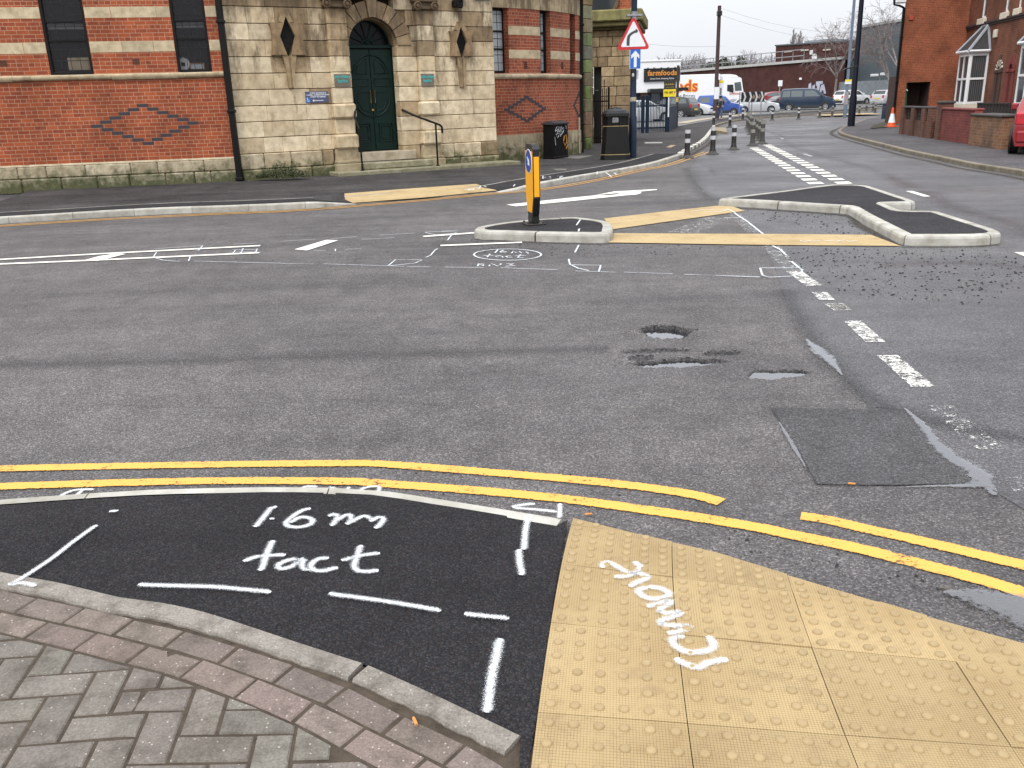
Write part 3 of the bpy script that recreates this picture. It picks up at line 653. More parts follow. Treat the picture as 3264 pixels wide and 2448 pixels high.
ch('sprayed marks around the island nose', [px(zM, (1005, 492), (1080, 510), (1210, 500), (1230, 492), (1160, 486), (1010, 490)), px(zM, (1120, 485), (1240, 477)), px(zM, (1232, 490), (1190, 515), (1165, 548))], .04)
ch('sprayed half-round shape right of the oval', [px(zN, (830, 820), (838, 855), (890, 880), (960, 895)), px(zN, (845, 858), (1035, 860), (1022, 902)), px(zN, (895, 730), (885, 750), (870, 778))], .045)
ch('sprayed box across the scrubbed band', [px(zR, (520, 918), (535, 965), (580, 978), (735, 970), (790, 945), (770, 918), (520, 918))], .045)
ch('sprayed line along the scrubbed band', [px(zR, (60, 545), (200, 555), (330, 538), (370, 575), (440, 620), (490, 660), (540, 700)), px(zR, (600, 775), (650, 800), (690, 838)), px(zR, (720, 875), (790, 935)), px(zR, (290, 594), (390, 596))], .06)
# grit swept off the works
rnd = random.Random(3); mb = MB()
def pebble(x, y, r, z=.004):
    h = r * rnd.uniform(.4, .8); a0 = rnd.uniform(0, 6.3); k = 5
    ring = [(x + r * rnd.uniform(.6, 1.1) * math.cos(a0 + 6.283 * i / k), y + r * rnd.uniform(.6, 1.1) * math.sin(a0 + 6.283 * i / k), z) for i in range(k)]
    mb.add(ring + [(x, y, z + h)], [(i, (i + 1) % k, k) for i in range(k)])
def scatter(c, poly, n, r0, r1):
    q = G(c, poly); xa, xb = min(p[0] for p in q), max(p[0] for p in q); ya, yb = min(p[1] for p in q), max(p[1] for p in q)
    def inside(x, y):
        r = False
        for i in range(len(q)):
            (ax, ay), (bx, by) = q[i], q[i - 1]
            if (ay > y) != (by > y) and x < (bx - ax) * (y - ay) / (by - ay) + ax: r = not r
        return r
    k = 0
    while k < n:
        x, y = rnd.uniform(xa, xb), rnd.uniform(ya, yb)
        if inside(x, y): pebble(x, y, r0 + (r1 - r0) * rnd.random() ** 3); k += 1
scatter(zR, [(650, 790), (2100, 800), (2350, 1000), (1900, 1150), (1200, 1120), (800, 1000)], 900, .004, .019)
scatter(zR, [(240, 515), (1075, 570), (1420, 760), (1000, 700), (300, 560)], 330, .005, .022)
scatter(zN, [(200, 690), (1090, 720), (1900, 740), (1600, 800), (300, 800)], 420, .004, .014)
scatter(zN, [(1095, 640), (2150, 660), (2200, 725), (1100, 715)], 110, .004, .014)
scatter(zM, [(-1500, 500), (1300, 480), (1500, 800), (-1500, 700)], 350, .004, .012)
scatter(zB, [(300, 60), (1800, 120), (1800, 360), (1500, 340), (600, 200)], 26, .003, .009)
scatter(zU, [(0, 300), (1300, 600), (1300, 700), (0, 440)], 45, .003, .009)
tag(mb.build('grit', M_SP, fix=False), 'dark loose grit strewn over the road by the islands', None, None, 'stuff')
# ================================================================ pavements and kerbs
PZ = .10
lk = [zL((-400, 366)), zL((0, 342)), zL((400, 318)), zL((800, 292)), zL((1200, 272)), zL((1600, 260)), zM((250, 320)), zM((525, 292)), zM((1000, 250)), zM((1530, 210)), zN((640, 362)), zN((900, 314)), zN((1200, 262)), zN((1400, 218)), zN((1560, 165))]
lkp = [(p.x, p.y) for p in smooth_path(G(full, lk), .5)]
old = [zN((1560, 163)), z8((470, 975)), z8((600, 905)), z8((690, 820)), z8((740, 745)), z8((775, 690)), z8((800, 640))]
oldp = [(p.x, p.y) for p in smooth_path(G(full, old), .5)]
bend = [z8((800, 640)), z8((960, 590)), z8((1120, 560)), z8((1350, 528)), z8((1700, 508)), z8((2212, 475)), z5((1300, 1338)), z5((1500, 1322)), z5((1660, 1305)), z5((1900, 1270))]
bendp = [(p.x, p.y) for p in smooth_path([gt(*p) for p in bend], 1.5)]
def drop(u):                                   # kerb upstand along the far kerb, lowered at the crossing
    a, b = gp(*zM((250, 320)))[0], gp(*zM((525, 292)))[0]; c, d = gp(*zM((1530, 210)))[0], gp(*zN((640, 362)))[0]
    if u < a: return .11
    if u < b: return .11 - .10 * (u - a) / (b - a)
    if u < c: return .012
    if u < d: return .012 + .09 * (u - c) / (d - c)
    return .105
seg = [p for p in lkp if p[0] <= gp(*zM((525, 292)))[0] + .05]; seg2 = [p for p in lkp if p[0] >= gp(*zM((1530, 210)))[0] - .05]; mid = [p for p in lkp if seg[-1][0] <= p[0] <= seg2[0][0]]
kerb('kerb', seg, [drop(p[0]) for p in seg], .13, M_KERB, 'pale new kerbstones left of the far crossing', 1)
kerb('kerb', seg2, [drop(p[0]) for p in seg2], .13, M_KERB, 'pale new kerbstones curving to the bollards', 1)
kerb('kerb', [seg[-1]] + mid + [seg2[0]], .012, .13, M_OLDKERB, 'dropped kerb in front of the far tactile paving', 1)
kerb('kerb', oldp, .12, .14, M_OLDKERB, 'old mossy kerb with white painted blocks', 1)
kerb('kerb', bendp, .12, .14, M_OLDKERB, 'far kerb along the outside of the bend', 1, base=lambda x, y: terr(y))
mb = MB()
for i in range(len(oldp) - 1):
    if i % 2 == 0:
        a, b = Vector(oldp[i]), Vector(oldp[i + 1]); t = (b - a).normalized(); q = Vector((-t.y, t.x)); b = a + t * min(.55, (b - a).length)
        mb.M = Matrix.Translation((a.x, a.y, 0)) @ Matrix.Rotation(math.atan2(t.y, t.x), 4, 'Z'); mb.box(0, (b - a).length, -.004, .145, .03, .125)
tag(mb.build('kerb_paint', plain('kerb_white_paint', (.75, .74, .7), (.5, .49, .45), 12, .7)), 'white blocks painted on the old kerb', None, None, 'structure')
# far pavement slab, lowered where the crossing is
def inset(P, d): return [(p[0], p[1]) for p in side_path([Vector(q) for q in P], d)]
run = lkp + oldp[1:] + bendp[1:]
edge = inset(run, .125)
hts = [drop(p[0]) for p in lkp] + [.118] * (len(run) - len(lkp))
mb = MB()
def PB(x, y): return terr(y) + PZ
n = len(edge)
for i in range(n - 1):
    a, b = edge[i], edge[i + 1]; k = i / n
    def back(p, j):
        d = Vector((-.25, .97)) if j < len(lkp) else Vector((-.3, 1))
        return p[0] + d.x * 1.5, p[1] + d.y * 1.5
    A, B = back(a, i), back(b, i + 1)
    mb.quad((a[0], a[1], terr(a[1]) + hts[i] - .004), (b[0], b[1], terr(b[1]) + hts[i + 1] - .004), (B[0], B[1], PB(*B)), (A[0], A[1], PB(*A)))
    C = (A[0] - 12, A[1] + 45); D = (B[0] - 12, B[1] + 45)
    for t in range(6):
        l = lambda P, Q, s: (P[0] + (Q[0] - P[0]) * s, P[1] + (Q[1] - P[1]) * s)
        w1, w2, w3, w4 = l(A, C, t / 6), l(B, D, t / 6), l(B, D, (t + 1) / 6), l(A, C, (t + 1) / 6)
        mb.quad((w1[0], w1[1], PB(*w1)), (w2[0], w2[1], PB(*w2)), (w3[0], w3[1], PB(*w3)), (w4[0], w4[1], PB(*w4)))
tag(mb.build('pavement', M_PAVE, fix=False), 'dark asphalt pavement along the old stone and brick building', None, None, 'structure')
NT = asphalt('crossing_tarmac', (.006, .006, .006), (.02, .019, .019), (.045, .045, .045), 100, .8, .6, .006, .25, spec=.06)
mb = MB(); e1 = inset(lkp, .125); e2 = inset(lkp, .8); e3 = inset(lkp, .86)
for i in range(len(lkp) - 1):
    h = lambda j, k: drop(lkp[j][0]) * (1 - k) + PZ * k + .004
    mb.quad((*e1[i], h(i, 0)), (*e1[i + 1], h(i + 1, 0)), (*e2[i + 1], h(i + 1, .55)), (*e2[i], h(i, .55)))
tag(mb.build('pavement_strip', NT, fix=False), 'fresh black tarmac strip behind the far kerb', None, None, 'structure')
mb = MB(); M_JOINT = plain('pale_joint', (.34, .33, .30), (.16, .15, .14), 5, .9)
for i in range(len(lkp) - 1): mb.quad((*e2[i], h(i, .55) + .003), (*e2[i + 1], h(i + 1, .55) + .003), (*e3[i + 1], h(i + 1, .6) + .003), (*e3[i], h(i, .6) + .003))
tag(mb.build('edging', M_JOINT, fix=False), 'thin pale edging line behind the black strip', None, None, 'structure')
tf, tb = G(zM, [(495, 280), (1000, 242), (1515, 192)], .028), G(zM, [(1365, 146), (850, 182), (362, 220)], .088)
mb = MB(); tf, tb = [(*p, .028) for p in tf], [(*p, .088) for p in tb[::-1]]
for i in range(2): mb.quad(tf[i], tf[i + 1], tb[i + 1], tb[i])
tag(mb.build('tactile_paving', M_TACTF, fix=False), 'buff tactile paving at the far kerb', None, None, 'structure')
sm = lambda lb, st, wd, z, m=None: marking('spray_marking', [G(full, s, z) for s in st], wd, m or M_CHALK, lb, z, .06, False)
sm('illegible sprayed word on the far tactile paving', [px(zM, (1285, 185), (1300, 192), (1320, 180)), px(zM, (1310, 192), (1335, 178), (1350, 188)), px(zM, (1345, 182), (1370, 170), (1380, 182), (1400, 162), (1420, 160), (1440, 168))], .06, .096)
sm('dashed sprayed line beside the far ramped kerb', [px(zN, (475, 350), (495, 325)), px(zN, (500, 318), (515, 300)), px(zN, (530, 295), (565, 282))], .06, .085)
sm('sprayed letters on the black strip by the far kerb', [px(zN, (665, 283), (665, 300), (720, 298)), px(zN, (675, 292), (700, 284), (715, 292)), px(zN, (755, 285), (800, 282)), px(zN, (770, 298), (790, 283), (775, 290), (800, 293)), px(zN, (1015, 255), (1010, 272)), px(zN, (1070, 262), (1105, 288)), px(zN, (1120, 262), (1138, 275))], .06, .113)
for lb, c, pts, m in (('pale inspection cover before the grey cabinet', z3, [(980, 1345), (1120, 1328), (1320, 1328), (1190, 1355)], plain('cover_concrete', (.17, .16, .145), (.09, .085, .075), 8, .9)),
        ('buff paving slab by the kerb of the bend', z3, [(1935, 1258), (1975, 1238), (2100, 1240), (2100, 1262)], plain('buff_slab', (.36, .27, .16), (.24, .18, .11), 8, .9)),
        ('faint white painted bar on the far pavement', z3, [(1755, 1214), (1900, 1213), (1905, 1222), (1750, 1224)], plain('faint_white', (.42, .42, .4), (.2, .2, .2), 20, .8)),
        ('worn pale patch on the far pavement', z3, [(970, 1440), (1080, 1440), (1090, 1452), (1000, 1454)], MC['cover_concrete'])):
    sheet('pavement_cover', G(c, pts, PZ), PZ + .005, m, lb)
# right pavement
rk = [z6((2300, 1790)), z6((1778, 1668)), z6((1300, 1592)), z6((1000, 1525)), z6((700, 1462)), z6((420, 1388)), z6((170, 1322)), z6((70, 1292)), z6((20, 1262)), z6((35, 1235)), z6((100, 1205)), z5((1600, 1452)), z5((1680, 1420)), z5((1800, 1400))]
rkp = [(p.x, p.y) for p in smooth_path(G(full, rk), .5)]
kerb('kerb', rkp[::-1], .105, .13, M_OLDKERB, 'worn stone kerb before the terraced house', 1)
ri = inset(rkp, -.12); sheet('pavement', ri + [(40, 62), (60, 40), (50, 5)], .098, M_PAVR, 'grey pavement before the terraced house')
marking('gutter_dirt', [side_path([Vector(p) for p in rkp[:60]], .25)], .45, M_DIRT, 'dirt in the gutter of the house side', .008, .5, False)
marking('gutter_dirt', [side_path([Vector(p) for p in oldp], -.2)], .5, M_DIRT, 'dirt in the gutter by the old kerb', .008, .5, False)
marking('gutter_dirt', [side_path([Vector(p) for p in seg], -.05)], .16, M_DIRT, 'dirt in the gutter of the new kerb', .011, .5, False)
sheet('soil', G(zR, [(2212, 0), (2213, 0), (2214, 1)]), -.5, M_SOIL) if False else None
sheet('verge', G(z5, [(1745, 1508), (1790, 1475), (1960, 1418), (1975, 1490), (1925, 1500), (1780, 1515)], .1), .13, plain('verge_earth', (.06, .05, .03), (.03, .03, .015), 9, .95, bmp=.7, dist=.03), 'small brown verge at the gable corner')
# traffic islands
def island(name, label, outline, top_label, strokes=()):
    t = thing(name, label, 'traffic island', (*outline[0], 0))
    P = [Vector(p) for p in outline]; D = []
    for i in range(len(P)):
        a, b = P[i], P[(i + 1) % len(P)]; k = max(1, round((b - a).length / .12)); D += [a.lerp(b, j / k) for j in range(k)]
    for _ in range(1): D = [(D[i - 1] + D[i] * 2 + D[(i + 1) % len(D)]) / 4 for i in range(len(D))]
    outline = [(p.x, p.y) for p in D]; hk = .11; lev = [(0, -.03), (.004, hk - .035), (.014, hk - .012), (.036, hk), (.13, hk), (.13, -.03)]
    R = [[(*q, z) for q in offset_poly(outline, d)] for d, z in lev]; n = len(outline); mb = MB(); rr = random.Random(n); acc = 0; i0 = 0; cuts = [0]
    for i in range(n):
        acc += (D[(i + 1) % n] - D[i]).length
        if acc > .88: cuts.append(i + 1); acc = 0
    cuts[-1] = n
    for c0, c1 in zip(cuts, cuts[1:]):
        k = rr.uniform(.86, 1.06); mb.shade = (.47 * k, .46 * k, .43 * k); rings = []
        for i in range(c0, c1 + 1):
            e = 1 if i == c0 else (-1 if i == c1 else 0); g = .009
            rings.append([tuple(Vector(R[l][i % n]).lerp(Vector(R[l][(i + e) % n]), min(.4, g / .1) if e else 0)) for l in range(6)])
        vs = [v for r in rings for v in r]; m_ = len(rings)
        mb.add(vs, [(j * 6 + q, j * 6 + (q + 1) % 6, (j + 1) * 6 + (q + 1) % 6, (j + 1) * 6 + q) for j in range(m_ - 1) for q in range(6)] + [tuple(range(6)), tuple(range((m_ - 1) * 6, m_ * 6))[::-1]])
    mb.build('kerb', M_KERB, t)
    ins = offset_poly(outline, .115); mb = MB()
    mb.add([(p[0], p[1], .104) for p in ins], [tuple(x) for x in tri_poly(ins)]); o = mb.build('tarmac_top', M_ISLE, t, fix=False)
    for f in o.data.polygons:
        if f.normal.z < 0: f.flip()
    for s in strokes:
        mk = marking('sprayed_dash', [G(full, s, .11)], .05, M_SPRAY, None, .113, .05, True, parent=t)
    return t
def ccw(p):
    a = sum(p[i][0] * p[(i + 1) % len(p)][1] - p[(i + 1) % len(p)][0] * p[i][1] for i in range(len(p))); return p if a > 0 else p[::-1]
island('traffic_island', 'small black-topped traffic island carrying the yellow keep-left bollard', [(-.44, 11.12), (-.40, 10.95), (-.28, 10.81), (-.02, 10.74), (.45, 10.52), (1.15, 10.3), (1.24, 10.36), (1.33, 11.0), (1.34, 11.35), (1.24, 11.6), (.93, 12.0), (.35, 11.87), (-.07, 11.64), (-.3, 11.4), (-.41, 11.25)], None, [px(zN, (905, 563), (880, 600)), px(zN, (898, 622), (893, 640))])
island('traffic_island', 'large angular black-topped traffic island with a notched edge', ccw([(3.22, 13.66), (3.81, 13.19), (4.34, 12.62), (4.72, 12.23), (4.53, 11.17), (4.28, 9.47), (4.95, 9.33), (5.2, 9.34), (5.35, 9.44), (5.43, 9.62), (5.46, 9.85), (5.6, 11.45), (5.2, 11.6), (5.34, 12.5), (5.74, 12.42), (5.84, 12.6), (6.1, 14.9), (6.03, 15.1), (5.68, 15.37), (5.35, 15.19), (4.45, 14.5), (3.5, 13.86)]), None)
marking('gutter_dirt', [G(zR, [(250, 525), (600, 545), (1070, 580), (1150, 640), (1400, 770)])], .34, M_DIRT, 'leaf dirt along the inner foot of the large island', .0065, .05)
marking('gutter_dirt', [G(zN, [(235, 690), (430, 702), (700, 714), (1090, 719), (1112, 660)])], .16, M_DIRT, 'dirt along the foot of the small island', .0065, .05)
marking('gutter_dirt', [G(zR, [(1430, 782), (1860, 780), (2050, 766)])], .16, M_DIRT, 'dirt along the near end of the large island', .0065, .05)
sheet('tactile_paving', G(zN, [(1055, 560), (1400, 520), (1780, 478), (1880, 482), (1960, 512), (1890, 520), (1110, 630)]), .010, M_TACTF, 'upper buff tactile strip between the islands')
sheet('tactile_paving', G(full, [zN((1090, 655)), zN((1600, 658)), zR((560, 700)), zR((1230, 706)), zR((1420, 778)), zR((600, 772)), zN((1085, 715))]), .011, M_TACTF, 'lower buff tactile strip between the islands')
sm('small sprayed word on the lower tactile strip', [px(zR, (780, 735), (800, 745), (850, 735), (870, 742), (900, 738)), px(zR, (930, 740), (990, 735), (1010, 742), (1060, 732), (1090, 742), (1145, 738))], .05, .019)
sm('sprayed outline on the upper tactile strip', [px(zN, (1610, 510), (1700, 498), (1850, 496), (1890, 515)), px(zN, (1700, 512), (1800, 512), (1850, 500))], .05, .017)
# ================================================================ near pavement
def zn(x, y): return .1 if x < -1.0 else (.1 - (.1 - .022) * (x + 1.0) / 1.05 if x < .05 else .022)
def strips(name, poly, dz, m, label, step=.15):
    mb = MB(); x0, x1 = min(p[0] for p in poly), max(p[0] for p in poly); k = math.floor(x0 / step)
    while k * step < x1:
        q = clip_half(clip_half(poly, (k * step, 1), (k * step, 0)), ((k + 1) * step, 0), ((k + 1) * step, 1)); k += 1
        if len(q) > 2: mb.add([(p[0], p[1], zn(*p) + dz) for p in q], [tuple(t) for t in tri_poly(q)])
    o = mb.build(name, m, fix=False)
    for f in o.data.polygons:
        if f.normal.z < 0: f.flip()
    return tag(o, label, None, None, 'structure')
nk = [(p.x, p.y) for p in smooth_path([gp(*p, zn) for p in px(zA, (-900, 330), (-400, 280), (0, 246), (150, 235), (770, 195), (1380, 180), (1630, 181)) + px(zB, (480, 193), (800, 240), (1180, 300), (1470, 348))], .12)]
kerb('kerb', nk, [zn(*p) for p in nk], .07, M_KERB, 'near kerb tapering down to the tactile paving', -1, .9, round_=.01)
eU = [(p.x, p.y) for p in smooth_path([gp(*p, zn) for p in px(zA, (-700, 470), (0, 635), (300, 690), (640, 770), (860, 800), (1200, 885), (1500, 985), (1810, 1085)) + px(zB, (440, 1120), (800, 1280), (1250, 1495))], .1)]
eL = [(p.x, p.y) for p in smooth_path([gp(*p, zn) for p in px(zA, (-700, 520), (0, 705), (620, 840), (900, 905), (1150, 970), (1540, 1100), (1810, 1210)) + px(zB, (330, 1205), (640, 1360), (1000, 1530), (1230, 1659), (1400, 1800))], .1)]
col0 = [gp(*zT(p), .022) for p in [(255, 275), (205, 533), (157, 868), (85, 1372), (35, 1659), (-20, 1950)]]
black = inset(nk, -.06) + col0 + [(p[0], p[1]) for p in eU[::-1]]
strips('pavement_tarmac', black, 0, M_BLACK, 'fresh black tarmac infill in the foreground')
strips('subbase', [(-4, 3.6)] + [(-4, 1)] + [(.3, 1), (.15, 1.75)] + eU[::-1], -.0075, M_SOIL, 'dirt under the foreground paving')
# concrete edging, broken in two lengths
M_EDGE = stone('edging_concrete', (.52, .49, .45), .35, .1, .6)
half = len(eU)
cutp = Vector(gp(*zB((400, 1150)), zn)); ci = min(range(len(eU)), key=lambda i: (Vector(eU[i]) - cutp).length); rnd = random.Random(5)
mb = MB()
for (i0, i1, g0, g1) in ((0, ci, 0, .012), (ci, len(eU) - 1, .012, 0)):
    mb.shade = (.235, .212, .185) if i0 == 0 else (.22, .198, .172); rings = []; P = [Vector(p) for p in eU[i0:i1 + 1]]
    if g1: P[-1] -= (P[-1] - P[-2]).normalized() * g1
    if g0: P[0] += (P[1] - P[0]).normalized() * g0
    P = smooth_path(P, .035)
    for j, p in enumerate(P):
        t = (P[min(j + 1, len(P) - 1)] - P[max(j - 1, 0)]).normalized(); q = Vector((t.y, -t.x)); wd = .078 + rnd.uniform(-.005, .004); zz = zn(p.x, p.y)
        rings.append([(*(p + q * d), zz + h) for d, h in ((0, -.06), (0, .002), (.005, .008), (wd - .005, .008), (wd, .0), (wd, -.06))])
    vs = [v for r in rings for v in r]; m_ = len(rings)
    mb.add(vs, [(j * 6 + e, j * 6 + (e + 1) % 6, (j + 1) * 6 + (e + 1) % 6, (j + 1) * 6 + e) for j in range(m_ - 1) for e in range(6)] + [tuple(range(6)), tuple(range((m_ - 1) * 6, m_ * 6))[::-1]])
tag(mb.build('edging', M_PAVER), 'chipped grey concrete edging between pavers and tarmac', None, None, 'structure')
# block paving: two stretcher rows, then herringbone cut to them
mb = MB(); rnd = random.Random(11)
def paver(poly, col):
    if len(poly) < 3: return
    ar = abs(sum(poly[i][0] * poly[i - 1][1] - poly[i - 1][0] * poly[i][1] for i in range(len(poly)))) / 2
    if ar < .0012: return
    poly = ccw(poly); ins = offset_poly(poly, .004); z = zn(*poly[0]) - .004 + rnd.uniform(-.0025, .0025); jz = rnd.uniform(-.002, .002)
    k = rnd.uniform(.85, 1.12); mb.shade = tuple(c * k * rnd.uniform(.98, 1.02) for c in col); n = len(poly)
    cx, cy = sum(p[0] for p in poly) / n, sum(p[1] for p in poly) / n; sl = rnd.uniform(-.02, .02)
    top = lambda p, d: (p[0], p[1], zn(p[0], p[1]) - .004 - d + jz + (p[0] - cx) * sl)
    mb.add([top(p, 0) for p in ins] + [top(p, .004) for p in poly] + [top(p, .05) for p in poly],
           [tuple(range(n))] + [(n + i, n + (i + 1) % n, (i + 1) % n, i) for i in range(n)] + [(2 * n + i, 2 * n + (i + 1) % n, n + (i + 1) % n, n + i) for i in range(n)])
PL = [Vector(p) for p in eL]; cum = [0]
for a, b in zip(PL, PL[1:]): cum.append(cum[-1] + (b - a).length)
def on(t, d):
    for i in range(len(PL) - 1):
        if t <= cum[i + 1] or i == len(PL) - 2:
            k = (t - cum[i]) / (cum[i + 1] - cum[i]); p = PL[i].lerp(PL[i + 1], k); q = (PL[min(i + 2, len(PL) - 1)] - PL[max(0, i - 1)]).normalized(); return (p.x + q.y * d, p.y - q.x * d)
s1 = (Vector(gp(*zA((770, 1012)), zn)) - Vector((0, 0))); best = min(range(int(cum[-1] * 200)), key=lambda i: (Vector(on(i / 200, .1)) - s1).length) / 200
for d0, d1, ph, col in ((.010, .099, best - .2 * 20 + .05, (.16, .128, .109)), (.107, .197, best - .2 * 20, (.172, .134, .115))):
    t = ph
    while t < cum[-1] - .2:
        if t > 0:
            g = .0045; paver([on(t + g, d0), on(t + .1, d0), on(t + .2 - g, d0), on(t + .2 - g, d1), on(t + .1, d1), on(t + g, d1)], col)
        t += .2
l3 = [on(cum[-1] * i / 24, .206) for i in range(25)]
e1v = Vector((math.cos(math.radians(4.2)), math.sin(math.radians(4.2)))); e2v = Vector((-math.sin(math.radians(6)), math.cos(math.radians(6)))); o0 = Vector(gp(*zA((300, 1535)), .09)); U = .0985
for a in range(-16, 22):
    for b in range(-14, 14):
        bx, by = a + 2 * b, a - 2 * b
        for (x0, y0, wx, wy) in ((bx, by, 2, 1), (bx, by + 1, 1, 2)):
            g = .045; q = [(x0 + g, y0 + g), (x0 + wx - g, y0 + g), (x0 + wx - g, y0 + wy - g), (x0 + g, y0 + wy - g)]
            q = [tuple(o0 + e1v * (p[0] * U) + e2v * (p[1] * U)) for p in q]
            if q[0][0] < -2.6 or q[0][0] > .3 or q[0][1] < 1.25 or q[0][1] > 3.2: continue
            m_ = Vector((sum(p[0] for p in q) / 4, sum(p[1] for p in q) / 4)); i = min(range(24), key=lambda i: ((Vector(l3[i]) + Vector(l3[i + 1])) / 2 - m_).length)
            q = clip_half(q, l3[i + 1], l3[i])
            paver(q, (.16, .142, .122) if rnd.random() < .6 else (.17, .146, .128))
tag(mb.build('block_paving', M_PAVER), 'brown herringbone block paving in the foreground', None, None, 'structure')
# near tactile paving: 400 mm tiles with blisters
def lat(i, j): return (.0418 + .3938 * i + .0579 * j - .0084 * i * j - .0003 * j * j, 1.9794 - .0613 * i + .4635 * j - .0272 * i * j - .0327 * j * j)
def inv(x, y):
    i, j = 1.0, 1.0
    for _ in range(30):
        fx, fy = lat(i, j); e = 1e-4; ax, ay = lat(i + e, j); bx, by = lat(i, j + e)
        a, b, c, d = (ax - fx) / e, (bx - fx) / e, (ay - fy) / e, (by - fy) / e; dt = a * d - b * c; dx, dy = x - fx, y - fy
        i += (d * dx - b * dy) / dt; j += (a * dy - c * dx) / dt
    return i, j
ed = [inv(*gp(*p, .02)) for p in px(zT, (255, 272), (560, 312), (800, 378)) + px(zU, (0, 458), (390, 550), (800, 640), (1200, 731), (1500, 808), (1750, 905), (2300, 1160))]
def cut(q):
    for a, b in zip(ed, ed[1:]):
        if len(q) > 2: q = clip_half(q, b, a)
    return q
def inside(i, j, pad=.05): return all((b[0] - a[0]) * (j - a[1]) - (b[1] - a[1]) * (i - a[0]) < -pad * math.hypot(b[0] - a[0], b[1] - a[1]) for a, b in zip(ed, ed[1:]))
mb = MB(); rnd = random.Random(2); bl = []
for i in range(0, 6):
    for j in range(-3, 4):
        g = .0035; q = []
        for (a, b) in ((0, 0), (1, 0), (1, 1), (0, 1)): q.append((i + a + (g if a == 0 else -g), j + b + (g if b == 0 else -g)))
        qq = []                                            # denser outline so the clip stays true
        for k in range(4):
            a, b = q[k], q[(k + 1) % 4]; qq += [(a[0] + (b[0] - a[0]) * t / 4, a[1] + (b[1] - a[1]) * t / 4) for t in range(4)]
        q = cut(qq)
        if len(q) < 3: continue
        dz, tx, ty = rnd.uniform(-.002, .002), rnd.uniform(-.003, .003), rnd.uniform(-.003, .003)
        zt = lambda a, b: .028 + dz + (a - i - .5) * tx + (b - j - .5) * ty
        w_ = [(*lat(*p), zt(*p)) for p in q]; mb.add(w_ + [(p[0], p[1], p[2] - .03) for p in w_], [tuple(t) for t in tri_poly(w_)] + [(k, (k + 1) % len(w_), len(w_) + (k + 1) % len(w_), len(w_) + k) for k in range(len(w_))],
            [[q[v] for v in t] for t in tri_poly(w_)] + [[q[k], q[(k + 1) % len(q)], q[(k + 1) % len(q)], q[k]] for k in range(len(q))])
        for a in range(6):
            for b in range(6):
                ii, jj = i + (a + .5) / 6, j + (b + .5) / 6
                if inside(ii, jj): bl.append((*lat(ii, jj), zt(ii, jj)))
tag(mb.build('tactile_paving', M_TACT), 'large buff blister tactile paving in the foreground', None, None, 'structure')
mb = MB()
for x, y, z in bl:
    mb.M = Matrix.Translation((x, y, z)); mb.lathe([(.0155, -.001), (.0145, .003), (.0118, .0056), (.007, .0064)], 12)
M_BLIS = plain('blister_concrete', (.36, .265, .135), (.28, .2, .098), 12, .75, bmp=.1)
tag(mb.build('tactile_blisters', M_BLIS, smooth=40), 'raised round blisters of the foreground tactile paving', None, None, 'structure')
sheet('tactile_bed', [lat(*p) for p in cut([(0.0, -3.2), (2, -3.2), (5.9, -3.2), (5.9, 4), (2, 4), (0, 4)])], .012, M_SOIL, 'dirt in the joints under the tactile tiles')
# spray on the near pavement
def nearspray(lb, strokes, wd, z=None, name='spray_writing', step=.012):
    zf = z or (lambda x, y: zn(x, y) + .005); mb = MB()
    for s in strokes: ribbon(mb, [gp(*p, zn if not z else .03) for p in s], wd, zf, step, True, .35)
    return tag(mb.build(name, M_SPRAY, fix=False), lb, None, None, 'structure')
nearspray('sprayed 1.6m on the black tarmac', [px(zA, (1450, 290), (1425, 300), (1390, 340), (1340, 400)), px(zA, (1415, 357), (1440, 355)),
    px(zB, (148, 300), (95, 318), (45, 352), (20, 380), (38, 398), (95, 400), (148, 385), (158, 362), (120, 348), (75, 355), (45, 378)),
    px(zB, (245, 345), (272, 333), (290, 345), (262, 395)), px(zB, (275, 372), (320, 345), (352, 335), (362, 350), (345, 388)), px(zB, (355, 378), (400, 352), (435, 342), (470, 358)), px(zB, (462, 372), (500, 350), (530, 350), (525, 372), (492, 408))], .052)
nearspray('sprayed word tact on the black tarmac', [px(zA, (1430, 470), (1405, 530), (1385, 590), (1368, 630)), px(zA, (1280, 582), (1340, 558), (1420, 550), (1500, 545)),
    px(zA, (1570, 568), (1510, 575), (1460, 600), (1475, 620), (1535, 605), (1590, 570), (1585, 600), (1600, 620), (1630, 625)),
    px(zB, (245, 560), (185, 570), (150, 600), (165, 625), (220, 630), (290, 610)), px(zB, (410, 495), (395, 550), (378, 600), (395, 628), (450, 634), (505, 625)), px(zB, (312, 578), (400, 552), (512, 536))], .052)
nearspray('sprayed arrow head over the kerb end', [px(zB, (1325, 275), (1265, 283), (1205, 299)), px(zB, (1210, 302), (1320, 306), (1440, 318)), px(zB, (1455, 275), (1455, 350))], .045, lambda x, y: zn(x, y) + .012, 'spray_marking')
nearspray('sprayed stroke down from the kerb end', [px(zB, (1293, 335), (1275, 420), (1268, 520)), px(zB, (1240, 520), (1245, 590), (1260, 655))], .054, lambda x, y: zn(x, y) + .012, 'spray_marking')
nearspray('sprayed dashed line on the tarmac by the edging', [px(zA, (745, 810), (900, 815), (1435, 830)), px(zB, (250, 820), (540, 840), (835, 870)), px(zB, (955, 880), (1190, 888))], .05, lambda x, y: zn(x, y) + .013, 'spray_marking')
nearspray('sprayed upright stroke near the tactile paving', [px(zB, (1140, 985), (1120, 1090), (1098, 1180), (1075, 1375))], .06, None, 'spray_marking')
nearspray('sprayed long slanting stroke at the left', [px(zA, (525, 485), (400, 580), (290, 670), (130, 780), (70, 812)), px(zA, (75, 812), (140, 800), (215, 815)), px(zA, (590, 413), (640, 405))], .047, lambda x, y: zn(x, y) + .013, 'spray_marking')
